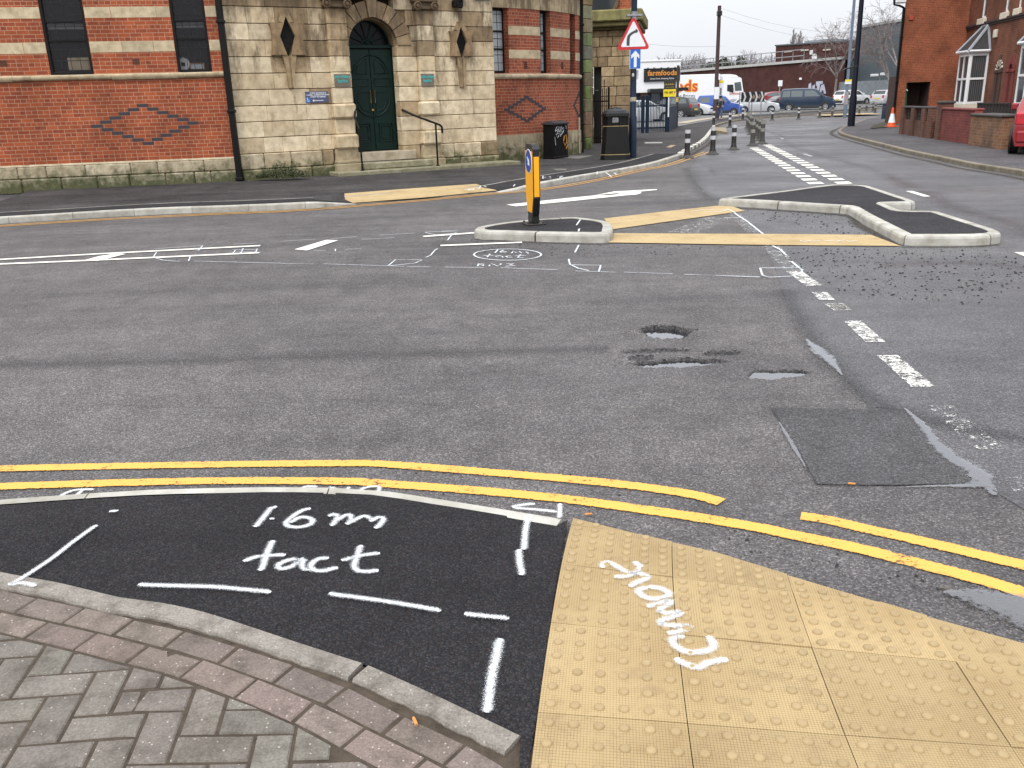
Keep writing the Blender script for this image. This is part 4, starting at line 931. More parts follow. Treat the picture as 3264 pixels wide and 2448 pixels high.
nearspray('sprayed arrow crossing the yellow line', [px(zA, (300, 215), (380, 180), (490, 174)), px(zA, (385, 215), (430, 178))], .044, lambda x, y: .010 if y > 3.42 else zn(x, y) + .012, 'spray_marking')
nearspray('sprayed letters half hidden behind the kerb', [px(zB, (90, 178), (120, 160), (182, 160)), px(zB, (235, 188), (250, 165), (325, 188), (345, 162)), px(zB, (400, 186), (430, 166), (500, 160), (505, 186))], .045, lambda x, y: .010, 'spray_marking')
nearspray('sprayed slanting word on the tactile paving', [px(zT, (452, 548), (455, 520), (480, 516), (540, 545), (600, 578), (640, 570), (660, 540), (620, 515)), px(zT, (515, 600), (590, 592), (640, 575), (700, 600), (640, 630), (605, 655)),
    px(zT, (700, 655), (650, 672), (665, 700), (730, 722), (800, 710), (820, 690), (770, 662), (700, 655)), px(zT, (705, 770), (740, 748), (830, 735), (765, 785), (800, 800), (885, 800), (770, 850), (830, 868), (930, 880), (815, 918)),
    px(zT, (905, 925), (850, 935), (840, 965), (880, 1000), (940, 1020), (1050, 1005), (1065, 965), (1030, 930)), px(zT, (850, 1055), (900, 1080), (985, 1105), (1030, 1080), (1145, 1055))], .058, lambda x, y: .0345)
for lb, c, p, a, z in (('orange cigarette end on the block paving', zB, (697, 1422), 1.9, .1), ('orange cigarette end on the road by the tactile corner', zT, (372, 250), .1, .012), ('pale scrap on the edge of the road patch', zP, (1322, 950), -.3, .016)):
    x, y = gp(*c(p), zn if c == zB else z); zz = zn(x, y) if c == zB else z
    mb = MB(); T = Matrix.Translation((x, y, zz + .006)) @ Matrix.Rotation(a, 4, 'Z'); mb.M = T; mb.tube([(-.016, 0, 0), (-.008, 0, .0006), (.008, .001, 0), (.014, .001, 0)], [.0045, .005, .0048, .0042], 8)
    tag(mb.build('cigarette_end', plain('filter_paper', (.62, .26, .07), (.5, .2, .06), 60, .8), smooth=50), lb, 'cigarette end')
# ================================================================ the old baths building
M_BRK = brick('orange_brick', (.345, .082, .031), (.205, .048, .024), (.40, .11, .045), (.42, .25, .165), .232, .0795, .0052, .3)
M_BRK2 = brick('curved_brick', (.325, .083, .04), (.20, .052, .03), (.37, .115, .06), (.40, .24, .165), .232, .0795, .0052, .3)
M_STN = stone('sandstone', (1.12, 1.08, 1.03), .75, 0, .56, .13)
M_PLI = stone('mossy_plinth_stone', (.95, .93, .9), .6, .92, .55)
M_BAND = stone('band_stone', (1, 1, 1), .3, 0, .62)
M_STEP = stone('mossy_step_stone', (.98, .97, .92), .45, .42, .56)
M_BLKP = plain('black_iron_paint', (.007, .006, .006), (.004, .0035, .0035), 14, .5, bmp=.25, spec=.2)
M_FRAME = plain('dark_window_frame', (.009, .007, .008), (.005, .004, .0045), 10, .55, spec=.2)
M_VOID = plain('unlit_room', (.012, .011, .011), (.006, .006, .006), 3, .9)
M_GLASS = glass('leaded_glass', (.02, .02, .024), .74, .03)
M_GLASSB = glass('sky_reflection_leaded_glass', (.36, .39, .41), 0, .1)  # pale base colour stands in for sky reflected in the panes
M_LEAD = plain('glazing_lead', (.03, .03, .032), (.018, .018, .02), 30, .6, spec=.2)
M_GREEN = plain('bottle_green_paint', (.002, .017, .0125), (.0013, .011, .008), 8, .45, spec=.22, bmp=.15)
M_BRASS = plain('brass', (.6, .38, .1), (.45, .27, .06), 20, .3, .9)
M_BLUEB = plain('blue_brick', (.045, .032, .04), (.03, .022, .028), 18, .7)
STONE_C = [(.58, .505, .375), (.55, .475, .35), (.61, .54, .41), (.50, .425, .305), (.57, .505, .385)]; SOOTY = [(.25, .195, .13), (.32, .25, .165), (.38, .30, .2)]
baths = thing('baths_building', 'old orange brick and pale stone building with a tall green arched door', 'building', (-6.0, 20.45, .1))
FL = Frame((-10.95, 19.38), (-6.1, 20.406)); FS = Frame((-6.0, 20.45), (-.35, 23.6))
def blocks(mb, s0, s1, z0, z1, y0, y1, rnd, wmin, wmax, cols, gap=.006, bev=.012, skip=None, soot=0.0, hg=None):
    hg = gap if hg is None else hg
    s = s0
    while s < s1 - 1e-6:
        w_ = rnd.uniform(wmin, wmax)
        if s1 - (s + w_) < wmin * .6: w_ = s1 - s
        if not (skip and skip(s + w_ / 2, (z0 + z1) / 2)):
            c = rnd.choice(SOOTY if rnd.random() < soot else cols); k = rnd.uniform(.9, 1.08); mb.shade = tuple(x * k for x in c)
            mb.box(s + hg / 2, s + w_ - hg / 2, y0 + rnd.uniform(-.003, .003), y1, z0 + gap / 2, z1 - gap / 2, bev)
        s += w_
TOP = 6.2
# --- left brick wing
win1, win2 = (1.44, 2.29, 2.44, 4.9), (4.0, 4.71, 2.44, 4.9)
mb = MB(); mb.M = FL.M; wall_grid(mb, -6, 4.98, .05, TOP, [win1, win2], .16); mb.build('brick_wall', M_BRK, baths, fix=False)
rnd = random.Random(21)
for z0 in (2.88, 3.56, 4.24, 4.92):
    for a, b in ((-6, 1.437), (2.293, 3.997), (4.713, 4.98)):
        mb = MB(); mb.M = FL.M; blocks(mb, a, b, z0, z0 + .222, -.003, .02, rnd, .45, .95, [(.50, .42, .29), (.46, .39, .27), (.53, .45, .31)], .003, .004); mb.build('stone_band', M_BAND, baths)
mb = MB(); mb.M = FL.M; s = -6
while s < 4.98:
    w_ = min(rnd.uniform(.7, 1.5), 4.98 - s); k = rnd.uniform(.85, 1.05); mb.shade = (.50 * k, .43 * k, .31 * k); d = rnd.uniform(-.008, .008)
    mb.prism([(s2, z2_) for s2, z2_ in ((0, 2.335 + d), (-.05, 2.345 + d), (-.075, 2.375), (-.085, 2.405), (-.085, 2.43), (-.02, 2.452), (0, 2.452))], s + .003, s + w_ - .003, 'x'); s += w_
mb.build('string_course', M_STN, baths)
mb = MB(); mb.M = FL.M
blocks(mb, -6, 4.98, .345, .60, -.055, .1, rnd, .45, 1.0, [(.50, .45, .35), (.46, .41, .31), (.42, .37, .27)], .008, .02)
blocks(mb, -6, 4.98, .03, .345, -.075, .1, rnd, .3, .8, [(.40, .37, .28), (.34, .32, .24), (.44, .40, .31)], .008, .025)
mb.shade = (.45, .4, .3); mb.prism([(-.05, .602), (-.004, .64), (.05, .64), (.05, .602)], -6, 4.98, 'x'); mb.build('plinth', M_PLI, baths)
def airbrick(fr, s, z, w_=.15, h_=.13, y=-.004, m=None):
    mb = MB(); mb.M = fr.M; mb.m = 0; mb.box(s - w_ / 2, s + w_ / 2, y, .01, z - h_ / 2, z + h_ / 2); mb.m = 1; n = 6
    for i in range(n):
        for j in range(4): mb.box(s - w_ / 2 + .012 + i * (w_ - .015) / n, s - w_ / 2 + .012 + (i + .55) * (w_ - .015) / n, y - .004, y - .001, z - h_ / 2 + .012 + j * (h_ - .015) / 4, z - h_ / 2 + .012 + (j + .6) * (h_ - .015) / 4)
    mb.build('air_brick', [plain('terracotta_vent', (.2, .06, .03), (.12, .04, .02), 20, .8), M_VOID], baths)
for p in ((1160, 525), (28, 540)): airbrick(FL, *FL.at(z1(p)))
def diamond(fr, cs, cz, n, pitch, name='brick_diamond', fn=None, bw=.2, row=.0795):
    mb = MB(); mb.M = fr.M
    for i in range(-n, n + 1):
        off = (n - abs(i)) * pitch
        for sg in ((-1, 1) if off else (1,)):
            s, z = cs + sg * off, cz + i * row; h = .0345
            if fn:
                a, b = s - bw / 2, s + bw / 2; P = [fn(x, d, zz) for x in (a, b) for d in (-.004, .02) for zz in (z - h, z + h)]
                mb.add(P, [(0, 1, 3, 2), (4, 6, 7, 5), (0, 4, 5, 1), (2, 3, 7, 6), (0, 2, 6, 4), (1, 5, 7, 3)])
            else: mb.box(s - bw / 2, s + bw / 2, -.004, .02, z - h, z + h)
    mb.build(name, M_BLUEB, baths)
ds, dz = FL.at(z1((1240, 1062))); l_, _ = FL.at(z1((828, 1080))); diamond(FL, ds, dz, 5, (ds - l_) / 5, bw=.232)
def sash_window(fr, s0, s1, z0, z1_, y, panes=(3, 4), name='window', gm=None, sashes=(), fn=None):
    mb = MB(); mb.M = fr.M; f = .055
    for b in ((s0, s0 + f, z0, z1_), (s1 - f, s1, z0, z1_), (s0 + f, s1 - f, z0, z0 + .07), (s0 + f, s1 - f, z1_ - f, z1_)): mb.box(b[0], b[1], y - .05, y + .05, b[2], b[3], .006)
    for zz in sashes: mb.box(s0 + f, s1 - f, y - .03, y + .04, zz - .022, zz + .022, .004)
    w_ = mb.build(name, M_FRAME, baths)
    mb = MB(); mb.M = fr.M; mb.box(s0 + f, s1 - f, y + .01, y + .016, z0 + .07, z1_ - f); p = mb.build('pane', gm or M_GLASS, w_)
    mb = MB(); mb.M = fr.M; nx, pz = panes
    for i in range(1, nx): x = s0 + f + (s1 - s0 - 2 * f) * i / nx; mb.box(x - .006, x + .006, y + .002, y + .009, z0 + .07, z1_ - f)
    z = z0 + .07 + pz
    while z < z1_ - f: mb.box(s0 + f, s1 - f, y + .002, y + .0085, z - .006, z + .006); z += pz
    mb.build('glazing_bars', M_LEAD, w_)
    return w_
for h in (win1, win2):
    sash_window(FL, h[0], h[1], h[2], h[3], .06, (4, .225), sashes=(3.13, 3.5))
    mb = MB(); mb.M = FL.M; mb.box(h[0] - .3, h[1] + .3, .9, .92, h[2] - .3, h[3] + .2); mb.box(h[0] - .02, h[1] + .02, .165, .9, h[2] - .04, h[2] - .02); mb.build('room_back', M_VOID, baths)
    mb = MB(); mb.M = FL.M; mb.box(h[0] + .07, h[1] - .07, .12, .13, 3.36, 3.5); mb.build('roller_blind', plain('grey_blind', (.42, .42, .44), (.34, .34, .36), 9, .8), baths)
a, b = FL.at(z1((590, 600)), .2), FL.at(z1((745, 490)), .2)
t = thing('cardboard_box', 'pale cardboard box standing inside the left sash window', 'box', tuple(FL.M @ Vector((a[0], .2, a[1]))), FL.rz)
mb = MB(); mb.M = local(t); w_, h_ = b[0] - a[0], b[1] - a[1]; mb.box(0, w_, 0, .3, 0, h_, .006); mb.build('carton', plain('pale_cardboard', (.62, .50, .34), (.5, .4, .27), 6, .8), t)
mb = MB(); mb.M = local(t); mb.box(w_ * .42, w_ * .58, -.002, .1, h_ * .7, h_ + .002); mb.build('tape', plain('parcel_tape', (.5, .38, .2), (.42, .32, .17), 6, .4), t)
c = FL.at(z1((1565, 550)), .2)
t = thing('window_ornament', 'round white disc with a dark square centre behind the right sash window', 'ornament', tuple(FL.M @ Vector((c[0], .2, c[1]))), FL.rz)
mb = MB(); mb.M = local(t) @ FACE; mb.lathe([(.02, -.02), (.10, -.015), (.135, .0), (.14, .02), (.125, .045)], 24); mb.build('cover', plain('white_plastic', (.78, .78, .76), (.7, .7, .68), 4, .4), t, smooth=50)
mb = MB(); mb.M = local(t); mb.box(-.04, .04, -.055, -.047, -.04, .04, .01); mb.build('hub', M_VOID, t)
mb = MB(); mb.M = local(t); mb.box(-.06, .06, .0, .1, c[1] and -(c[1] - 2.46), -.13, .01); mb.build('foot', MC['white_plastic'], t)
a, b = FL.at(z1((1620, 597)), .2), FL.at(z1((1742, 535)), .2)
t = thing('picture_frame', 'small wooden framed card leaning inside the right sash window', 'frame', tuple(FL.M @ Vector((a[0], .2, a[1]))), FL.rz)
mb = MB(); mb.M = local(t); w_, h_ = b[0] - a[0], b[1] - a[1]
for q in ((0, w_, 0, .025), (0, w_, h_ - .025, h_), (0, .025, .025, h_ - .025), (w_ - .025, w_, .025, h_ - .025)): mb.box(q[0], q[1], 0, .02, q[2], q[3], .003)
mb.build('border', plain('varnished_wood', (.38, .17, .06), (.28, .12, .04), 10, .5), t); mb = MB(); mb.M = local(t); mb.box(.025, w_ - .025, .008, .012, .025, h_ - .025); mb.build('card', plain('pale_card', (.6, .68, .72), (.55, .6, .63), 4, .7), t)
# --- rainwater pipe at the corner
def pipe(name, x, y, z0, z1_, r, brackets, parent, sq=True, m=None):
    mb = MB(); mb.M = Matrix.Translation((x, y, 0))
    if sq: mb.box(-r, r, -r, r, z0, z1_, .012)
    else: mb.tube([(0, 0, z0), (0, 0, z1_)], r, 12)
    for z in brackets: mb.box(-r * 1.35, r * 1.35, -r * 1.3, r * 1.3, z, z + .07, .012)
    return mb.build(name, m or M_BLKP, parent)
q = FL.M @ Vector((5.02, -.10, 0)); pipe('downpipe', q.x, q.y, .08, TOP, .062, [.12, 1.58, 3.42, 5.0], baths)
# --- stone frontispiece
C0 = (3.40, 3.0); RI, RO = .61, .97
rnd = random.Random(4); mb = MB(); mb.M = FS.M
def skip(s, z):
    if 2.80 < s < 3.99 and z < 3.0: return True
    return False
zc = [.68 + .345 * i for i in range(17)]
for k, (a, b) in enumerate(zip(zc, zc[1:])):
    soot = [.03, .03, .04, .06, .2, .3, .5, .6, .65, .7][min(k, 9)]; seg_ = [(0, 2.78), (4.01, 6.64)]
    if a > 2.9:
        dx = lambda z: math.sqrt(max(0, RO ** 2 - (z - 3.0) ** 2)); m_ = max(dx(a), dx(b)) if a < 4.0 else 0
        if a < 3.05: seg_ = [(0, C0[0] - RO - .01), (C0[0] + RO + .01, 6.64)]
        elif m_ > 0: m_ = dx(a); seg_ = [(0, C0[0] - m_), (C0[0] + m_, 6.64)]
        else: seg_ = [(0, 6.64)]
    for (s0, s1) in seg_: blocks(mb, s0, s1, a, b, 0, .3, rnd, .42, 1.1, STONE_C, .015, .008, None, soot, .003)
mb.shade = (.2, .15, .09); mb.box(0.01, 2.78, .05, .25, .1, TOP); mb.box(4.01, 6.63, .05, .25, .1, TOP); mb.box(2.78, 4.01, .05, .25, 4.02, TOP); mb.box(2.2, 4.6, .45, .6, 3.0, TOP)
mb.build('stonework', M_STN, baths)
mb = MB(); mb.M = FS.M; mb.shade = (.46, .38, .25)             # return wall behind the right edge
for a, b in zip(zc, zc[1:]):
    mb.box(6.40, 6.635, .3, 1.2, a + .005, b - .005, .012); mb.box(6.40, 6.63, 1.21, 2.4, a + .005, b - .005, .012); mb.box(6.40, 6.632, 2.41, 5, a + .005, b - .005, .012)
mb.build('stone_return', M_STN, baths)
for (s0, s1) in ((0, 2.2), (4.95, 6.66)):
    mb = MB(); mb.M = FS.M
    blocks(mb, s0, s1, .33, .68, -.05, .2, rnd, .4, .8, STONE_C, .01, .02, None, .1); blocks(mb, s0, s1, .05, .33, -.09, .2, rnd, .35, .8, [(.40, .36, .26), (.34, .31, .22)], .01, .025)
    mb.build('plinth', M_PLI, baths)
# voussoirs round the door head
mb = MB(); mb.M = FS.M; n = 11
for i in range(n):
    a0, a1 = math.pi * i / n + .012, math.pi * (i + 1) / n - .012; ro = RO + (.16 if i == n // 2 else 0.0); pts = []
    for t in range(5): a = a0 + (a1 - a0) * t / 4; pts.append((C0[0] + RI * math.cos(a), C0[1] + RI * math.sin(a)))
    for t in range(5): a = a1 + (a0 - a1) * t / 4; pts.append((C0[0] + ro * math.cos(a), C0[1] + ro * math.sin(a)))
    mb.shade = rnd.choice(SOOTY[:2] + [(.2, .15, .1)]); pr = -.1 if i == n // 2 else -.05; mb.prism(pts, pr, .42, 'y')
mb.build('arch_stones', M_STN, baths)
mb = MB(); mb.M = FS.M                                          # inner archivolt moulding and jambs
for i in range(16):
    a0, a1 = math.pi * i / 16, math.pi * (i + 1) / 16; mb.shade = (.2, .155, .1)
    mb.prism([(C0[0] + r * math.cos(a), C0[1] + r * math.sin(a)) for r, a in ((RI - .035, a0), (RI, a0), (RI, a1), (RI - .035, a1))], .1, .4, 'y')
for k, (a, b) in enumerate(zip(zc[:7], zc[1:8])):
    b = min(b, 3.0)
    for (s0, s1) in ((2.72, 2.80), (3.985, 4.5)):
        mb.shade = rnd.choice(STONE_C[1:] + SOOTY[2:]); mb.box(s0, s1, -.02, .42, a + .005, b - .005, .014)
for s0, s1 in ((2.72, 2.80), (3.985, 4.45)): mb.shade = (.36, .29, .19); mb.box(s0, s1, -.03, .42, .34, .675, .015)
mb.build('door_jambs', M_STN, baths)
for s0, s1 in ((2.27, 2.74), (4.50, 4.92)):
    mb = MB(); mb.M = FS.M
    for k, (a, b) in enumerate(zip(zc[:9], zc[1:10])):
        pr, gr = (-.24, .045) if k in (0, 2) else (-.15, 0); mb.shade = rnd.choice(STONE_C if k < 6 else STONE_C[3:] + SOOTY)
        mb.box(s0 - gr, s1 + gr, pr, .1, a + .004, b - .004, .045 if gr else .014)
    mb.shade = (.36, .31, .22); mb.prism([(s0 - .02, .68), (s1 + .02, .68), (s1 + .05, .42), (s0 - .05, .42)], -.17, .1, 'y')
    mb.shade = (.3, .27, .19); mb.box(s0 - .07, s1 + .07, -.24, .1, .35, .42, .015); mb.box(s0 - .1, s1 + .1, -.27, .1, .1, .348, .02)
    mb.build('pilaster', M_PLI if False else M_STN, baths)
    mb = MB(); mb.M = FS.M; mb.shade = (.11, .08, .055); mb.box(s0 - .05, s1 + .05, -.22, .1, 3.785, 3.86, .02); mb.box(s0 - .10, s1 + .10, -.27, .1, 3.95, 4.1, .02); mb.box(s0 - .02, s1 + .02, -.2, .1, 3.86, 3.95)
    for c in (s0 - .01, s1 + .01):
        T = FS.M @ Matrix.Translation((c, -.22, 3.86)) @ FACE; o_ = mb.M; mb.M = T; mb.lathe([(.1, 0), (.1, .06), (.075, .075), (.07, .05), (.045, .05), (.035, .08), (.001, .085)], 20); mb.M = o_
    mb.build('capital', M_STN, baths)
mb = MB(); mb.M = FS.M; mb.shade = (.2, .15, .1); mb.box(0, 6.7, -.12, .0, 4.25, 4.4, .02); mb.box(0, 6.7, -.32, .0, 4.4, 4.62, .03); mb.build('cornice', M_STN, baths)
for cs, cz, hw, hh, sw, zt_, zb_, tb in ((1.345, 3.175, .175, .415, .39, 3.455, 2.785, 2.08), (5.685, 3.075, .15, .35, .31, 3.33, 2.75, 2.03)):
    mb = MB(); mb.M = FS.M; D = [(cs, cz + hh), (cs + hw, cz), (cs, cz - hh), (cs - hw, cz)]; y0 = -.13
    for sg in (-1, 1):
        col_ = (.27, .20, .125) if sg < 0 else (.24, .175, .11); mb.shade = col_
        pts = [(cs + sg * hw, cz), (cs + sg * hw * .32, zt_), (cs + sg * sw, zt_), (cs + sg * sw * .92, zt_ - .07), (cs + sg * sw * .86, cz), (cs + sg * sw * .94, zb_ + .05), (cs + sg * sw, zb_), (cs + sg * hw * .30, zb_)]
        mb.prism(pts, y0, .02, 'y')
        mb.shade = (.30, .235, .15); mb.prism([(cs + sg * hw * .32, zt_), (cs, cz + hh), (cs, cz + hh + .14), (cs + sg * .06, cz + hh + .12), (cs + sg * .16, zt_ + .02)], y0 + .02, .02, 'y')
        mb.prism([(cs + sg * .02, cz - hh), (cs + sg * hw * .33, zb_ + .002), (cs + sg * hw * .95, zb_ - .002), (cs + sg * .09, zb_ - .33), (cs + sg * .07, tb), (cs + sg * .02, tb)], y0 + .03, .02, 'y')
    mb.shade = (.36, .29, .2); mb.box(cs - .019, cs + .019, -.07, .02, tb + .01, cz - hh - .002); mb.build('diamond_surround', M_STN, baths)
    mb = MB(); mb.M = FS.M; mb.prism([(cs + (p[0] - cs) * 1.02, cz + (p[1] - cz) * 1.02) for p in D], -.03, -.022, 'y'); w_ = mb.build('window', M_VOID, baths)
    mb = MB(); mb.M = FS.M
    for i in range(-3, 4):
        x = i * hw / 3.5; h_ = hh * (1 - abs(x) / hw); mb.box(cs + x - .003, cs + x + .003, -.05, -.042, cz - h_, cz + h_)
        z = i * hh / 3.5; k = hw * (1 - abs(z) / hh); mb.box(cs - k, cs + k, -.058, -.0505, cz + z - .003, cz + z + .003)
    mb.build('grille', M_BLKP, w_)
# --- green double door
door = MB(); door.M = FS.M
door.box(2.80, 3.985, .36, .37, .55, 3.03)
for s0, s1 in ((2.83, 3.395), (3.405, 3.965)): door.box(s0, s1, .30, .355, .60, 2.93, .006)
door.box(2.80, 3.985, .26, .36, 2.95, 3.03, .012); door.box(2.80, 2.828, .27, .36, .58, 2.95); door.box(3.968, 3.985, .27, .36, .58, 2.95)
dr = door.build('door', M_GREEN, baths)
mb = MB(); mb.M = FS.M; y = .296; cs = 3.40
def arc(cx, cz, r, a0, a1, n=14): return [(cx + r * math.cos(a0 + (a1 - a0) * i / n), y, cz + r * math.sin(a0 + (a1 - a0) * i / n)) for i in range(n + 1)]
def rectp(s0, s1, z0, z1_): return [(s0, y, z0), (s1, y, z0), (s1, y, z1_), (s0, y, z1_), (s0, y, z0)]
mb.tube(arc(cs, 2.36, .44, .06, math.pi - .06), .018, 6); mb.tube(arc(cs, 1.85, .46, math.pi + .05, 2 * math.pi - .05), .02, 6)
for sg in (-1, 1):
    mb.tube([(cs + sg * .10, y, 2.38), (cs + sg * .10, y, 2.72), (cs + sg * .22, y, 2.66), (cs + sg * .34, y, 2.52), (cs + sg * .38, y, 2.38), (cs + sg * .10, y, 2.38)], .012, 6)
    mb.tube(rectp(cs + sg * .08 if sg > 0 else cs - .48, cs + .48 if sg > 0 else cs - .08, 2.10, 2.27), .012, 6)
    mb.tube([(cs + sg * .08, y, 1.5), (cs + sg * .08, y, 1.95), (cs + sg * .38, y, 1.95), (cs + sg * .38, y, 1.75), (cs + sg * .28, y, 1.58), (cs + sg * .08, y, 1.5)], .012, 6)
    mb.tube(rectp(cs + .12 if sg > 0 else cs - .46, cs + .46 if sg > 0 else cs - .12, .80, 1.22), .014, 6)
    mb.tube(rectp(cs + .18 if sg > 0 else cs - .40, cs + .40 if sg > 0 else cs - .18, .86, 1.16), .01, 6)
mb.build('door_mouldings', M_GREEN, dr, smooth=50)
for sg in (-1, 1):
    mb = MB(); mb.M = FS.M; x = cs + sg * .055; mb.tube([(x, .298, 1.99), (x, .25, 1.985), (x, .25, 1.71), (x, .298, 1.705)], .009, 8); mb.build('handle', M_BRASS, dr, smooth=50)
mb = MB(); mb.M = FS.M @ Matrix.Translation((cs - .01, .298, 1.54)) @ FACE; mb.lathe([(.03, 0), (.028, .01), (.012, .014), (.012, .03), (.02, .035), (.015, .045)], 12); mb.build('lock', M_BRASS, dr, smooth=50)
mb = MB(); mb.M = FS.M; mb.prism([(cs + .56 * math.cos(math.pi * i / 20), 3.03 + .54 * math.sin(math.pi * i / 20)) for i in range(21)], .40, .41, 'y'); fl = mb.build('fanlight', plain('dark_fanlight_glass', (.006, .006, .008), (.004, .004, .005), 3, .2, spec=.15), baths)
mb = MB(); mb.M = FS.M
for a in (22, 50, 76, 104, 130, 158): mb.tube([(cs, .385, 3.05), (cs + .53 * math.cos(math.radians(a)), .385, 3.03 + .53 * math.sin(math.radians(a)))], .014, 6)
mb.tube([(cs + .555 * math.cos(math.pi * i / 20), .385, 3.03 + .54 * math.sin(math.pi * i / 20)) for i in range(21)], .022, 6); mb.tube([(cs + .13 * math.cos(math.pi * i / 8), .385, 3.04 + .1 * math.sin(math.pi * i / 8)) for i in range(9)], .018, 6)
mb.build('glazing_bars', M_GREEN, fl, smooth=50)
# --- steps
mb = MB(); mb.M = FS.M; mb.shade = (.40, .36, .29); mb.box(2.80, 4.30, -.10, .36, .36, .575, .012); mb.build('step', stone('threshold_stone', (1.05, 1.02, .98), .3, 0, .6), baths)
mb = MB(); mb.M = FS.M; mb.shade = (.36, .34, .26); mb.box(2.84, 4.60, -.42, -.105, .19, .345, .018); mb.build('step', M_STEP, baths)
mb = MB(); mb.M = FS.M
for s0, s1, c in ((2.02, 3.6, .36), (3.606, 5.2, .33), (5.206, 6.9, .31)): mb.shade = (c, c * .95, c * .74); mb.box(s0, s1, -.78, -.08, .06, .185, .015)
mb.build('step', M_STEP, baths)
# --- signs and plaques (separate things fixed to the stone)
def fixed(name, lb, cat, fr, pa, pb, y, off):
    a, b = fr.at(pa, off), fr.at(pb, off); s0, s1, z0, z1_ = min(a[0], b[0]), max(a[0], b[0]), min(a[1], b[1]), max(a[1], b[1])
    t = thing(name, lb, cat, tuple(fr.M @ Vector(((s0 + s1) / 2, off, (z0 + z1_) / 2))), fr.rz); return t, (s1 - s0) / 2, (z1_ - z0) / 2
M_TURQ = plain('turquoise_lettering', (.05, .42, .40), (.04, .36, .34), 4, .5); M_PLQ = plain('bronze_grey_plaque', (.17, .14, .11), (.13, .105, .08), 8, .5)
for lb, pa, pb in (('grey plaque with turquoise letters left of the green door', (975, 632), (1120, 738)), ('grey plaque with turquoise letters right of the green door', (1715, 630), (1830, 735))):
    t, hw, hh = fixed('plaque', lb, 'plaque', FS, z2(pa), z2(pb), 0, -.16); mb = MB(); mb.M = local(t); mb.box(-hw, hw, -.012, .008, -hh, hh, .003); mb.build('panel', M_PLQ, t)
    text('lettering', 'stirchley\nbaths', .105 if hw > .19 else .1, local(t) @ Matrix.Translation((0, -.015, .03)) @ FACE, M_TURQ, t, .0025, .003)
M_WTXT = plain('white_lettering', (.8, .8, .8), (.74, .74, .74), 4, .6)
t, hw, hh = fixed('access_sign', 'blue entrance notice with white text, arrow and wheelchair symbol', 'sign', FS, z2((728, 782)), z2((930, 872)), 0, -.012)
mb = MB(); mb.M = local(t); mb.box(-hw, hw, -.008, .008, -hh, hh, .003); mb.build('panel', plain('slate_blue_sign', (.075, .09, .17), (.06, .075, .15), 4, .45), t)
for i, l in enumerate(('IF MAIN ENTRANCE IS', 'CLOSED, ALTERNATIVE ENTRY', 'IS NEXT TO LIBRARY')): text('lettering', l, .037, local(t) @ Matrix.Translation((.03, -.0095, hh - .035 - .042 * i)) @ FACE, M_WTXT, t, .0012, .0012)
mb = MB(); mb.M = local(t); z = -hh + .045; mb.box(-hw * .36, hw * .55, -.0115, -.008, z - .006, z + .006); mb.prism([(-hw * .42, z), (-hw * .3, z + .026), (-hw * .26, z + .02), (-hw * .35, z), (-hw * .26, z - .02), (-hw * .3, z - .026)], -.0118, -.0082, 'y'); mb.build('arrow', M_WTXT, t)
mb = MB(); mb.M = local(t); mb.box(-hw + .01, -hw + .1, -.0105, -.008, -hh + .005, -hh + .11); bd = mb.build('symbol', plain('bright_sign_blue', (.02, .16, .48), (.02, .14, .42), 4, .45), t)
mb = MB(); x, z = -hw + .05, -hh + .045; mb.M = local(t); mb.tube([(x + .024 * math.cos(a / 10 * 4.9 + 2.2), -.0125, z + .024 * math.sin(a / 10 * 4.9 + 2.2)) for a in range(11)], .0045, 6)
mb.tube([(x - .012, -.0125, z + .05), (x - .006, -.0125, z + .018), (x + .018, -.0125, z + .016), (x + .03, -.0125, z - .014)], .0055, 6); mb.lathe([(.001, -.002), (.009, 0), (.001, .002)], 10, Matrix.Translation((x - .013, -.0125, z + .058)) @ FACE); mb.build('wheelchair_figure', M_WTXT, bd)
# --- handrails by the steps
def hr(lb, posts, rails):
    q = posts[0]; t = thing('handrail', lb, 'handrail', tuple(FS.M @ Vector((q[0], q[1], .18))), FS.rz)
    mb = MB(); mb.M = FS.M
    for p in posts: mb.tube([(p[0], p[1], .18), (p[0], p[1], p[2])], .022, 10); mb.lathe([(.05, .183), (.05, .2), (.03, .21)], 12, Matrix.Translation((p[0], p[1], 0)))
    mb.build('post', M_BLKP, t, smooth=50); mb = MB(); mb.M = FS.M; mb.tube(rails, .026, 10); mb.build('rail', M_BLKP, t, smooth=50)
O = -.55
pt = lambda p, o=O: FS.at(z2(p), o)
ra, rb, rc, rd, re = FS.at(z2((1555, 935)), -.02), pt((1700, 985)), pt((1865, 1060)), pt((1897, 1085)), pt((1900, 1135))
hr('black iron handrail with a hooked end right of the door', [(pt((1845, 1100))[0], O, pt((1838, 1055))[1])], [(ra[0], -.02, ra[1]), (rb[0], O * .5, rb[1]), (rc[0], O, rc[1]), (rc[0] + .06, O, rc[1] - .03), (rd[0], O, rd[1]), (re[0], O, re[1])])
pl_ = pt((1180, 1095)); hr('slim black handrail post left of the door', [(pl_[0] + .03, O, pl_[1] - .02)], [(pl_[0] + .03, O, pl_[1] - .02), (pl_[0] + .02, O * .6, pl_[1] + .25), (2.78, -.16, 1.62)])
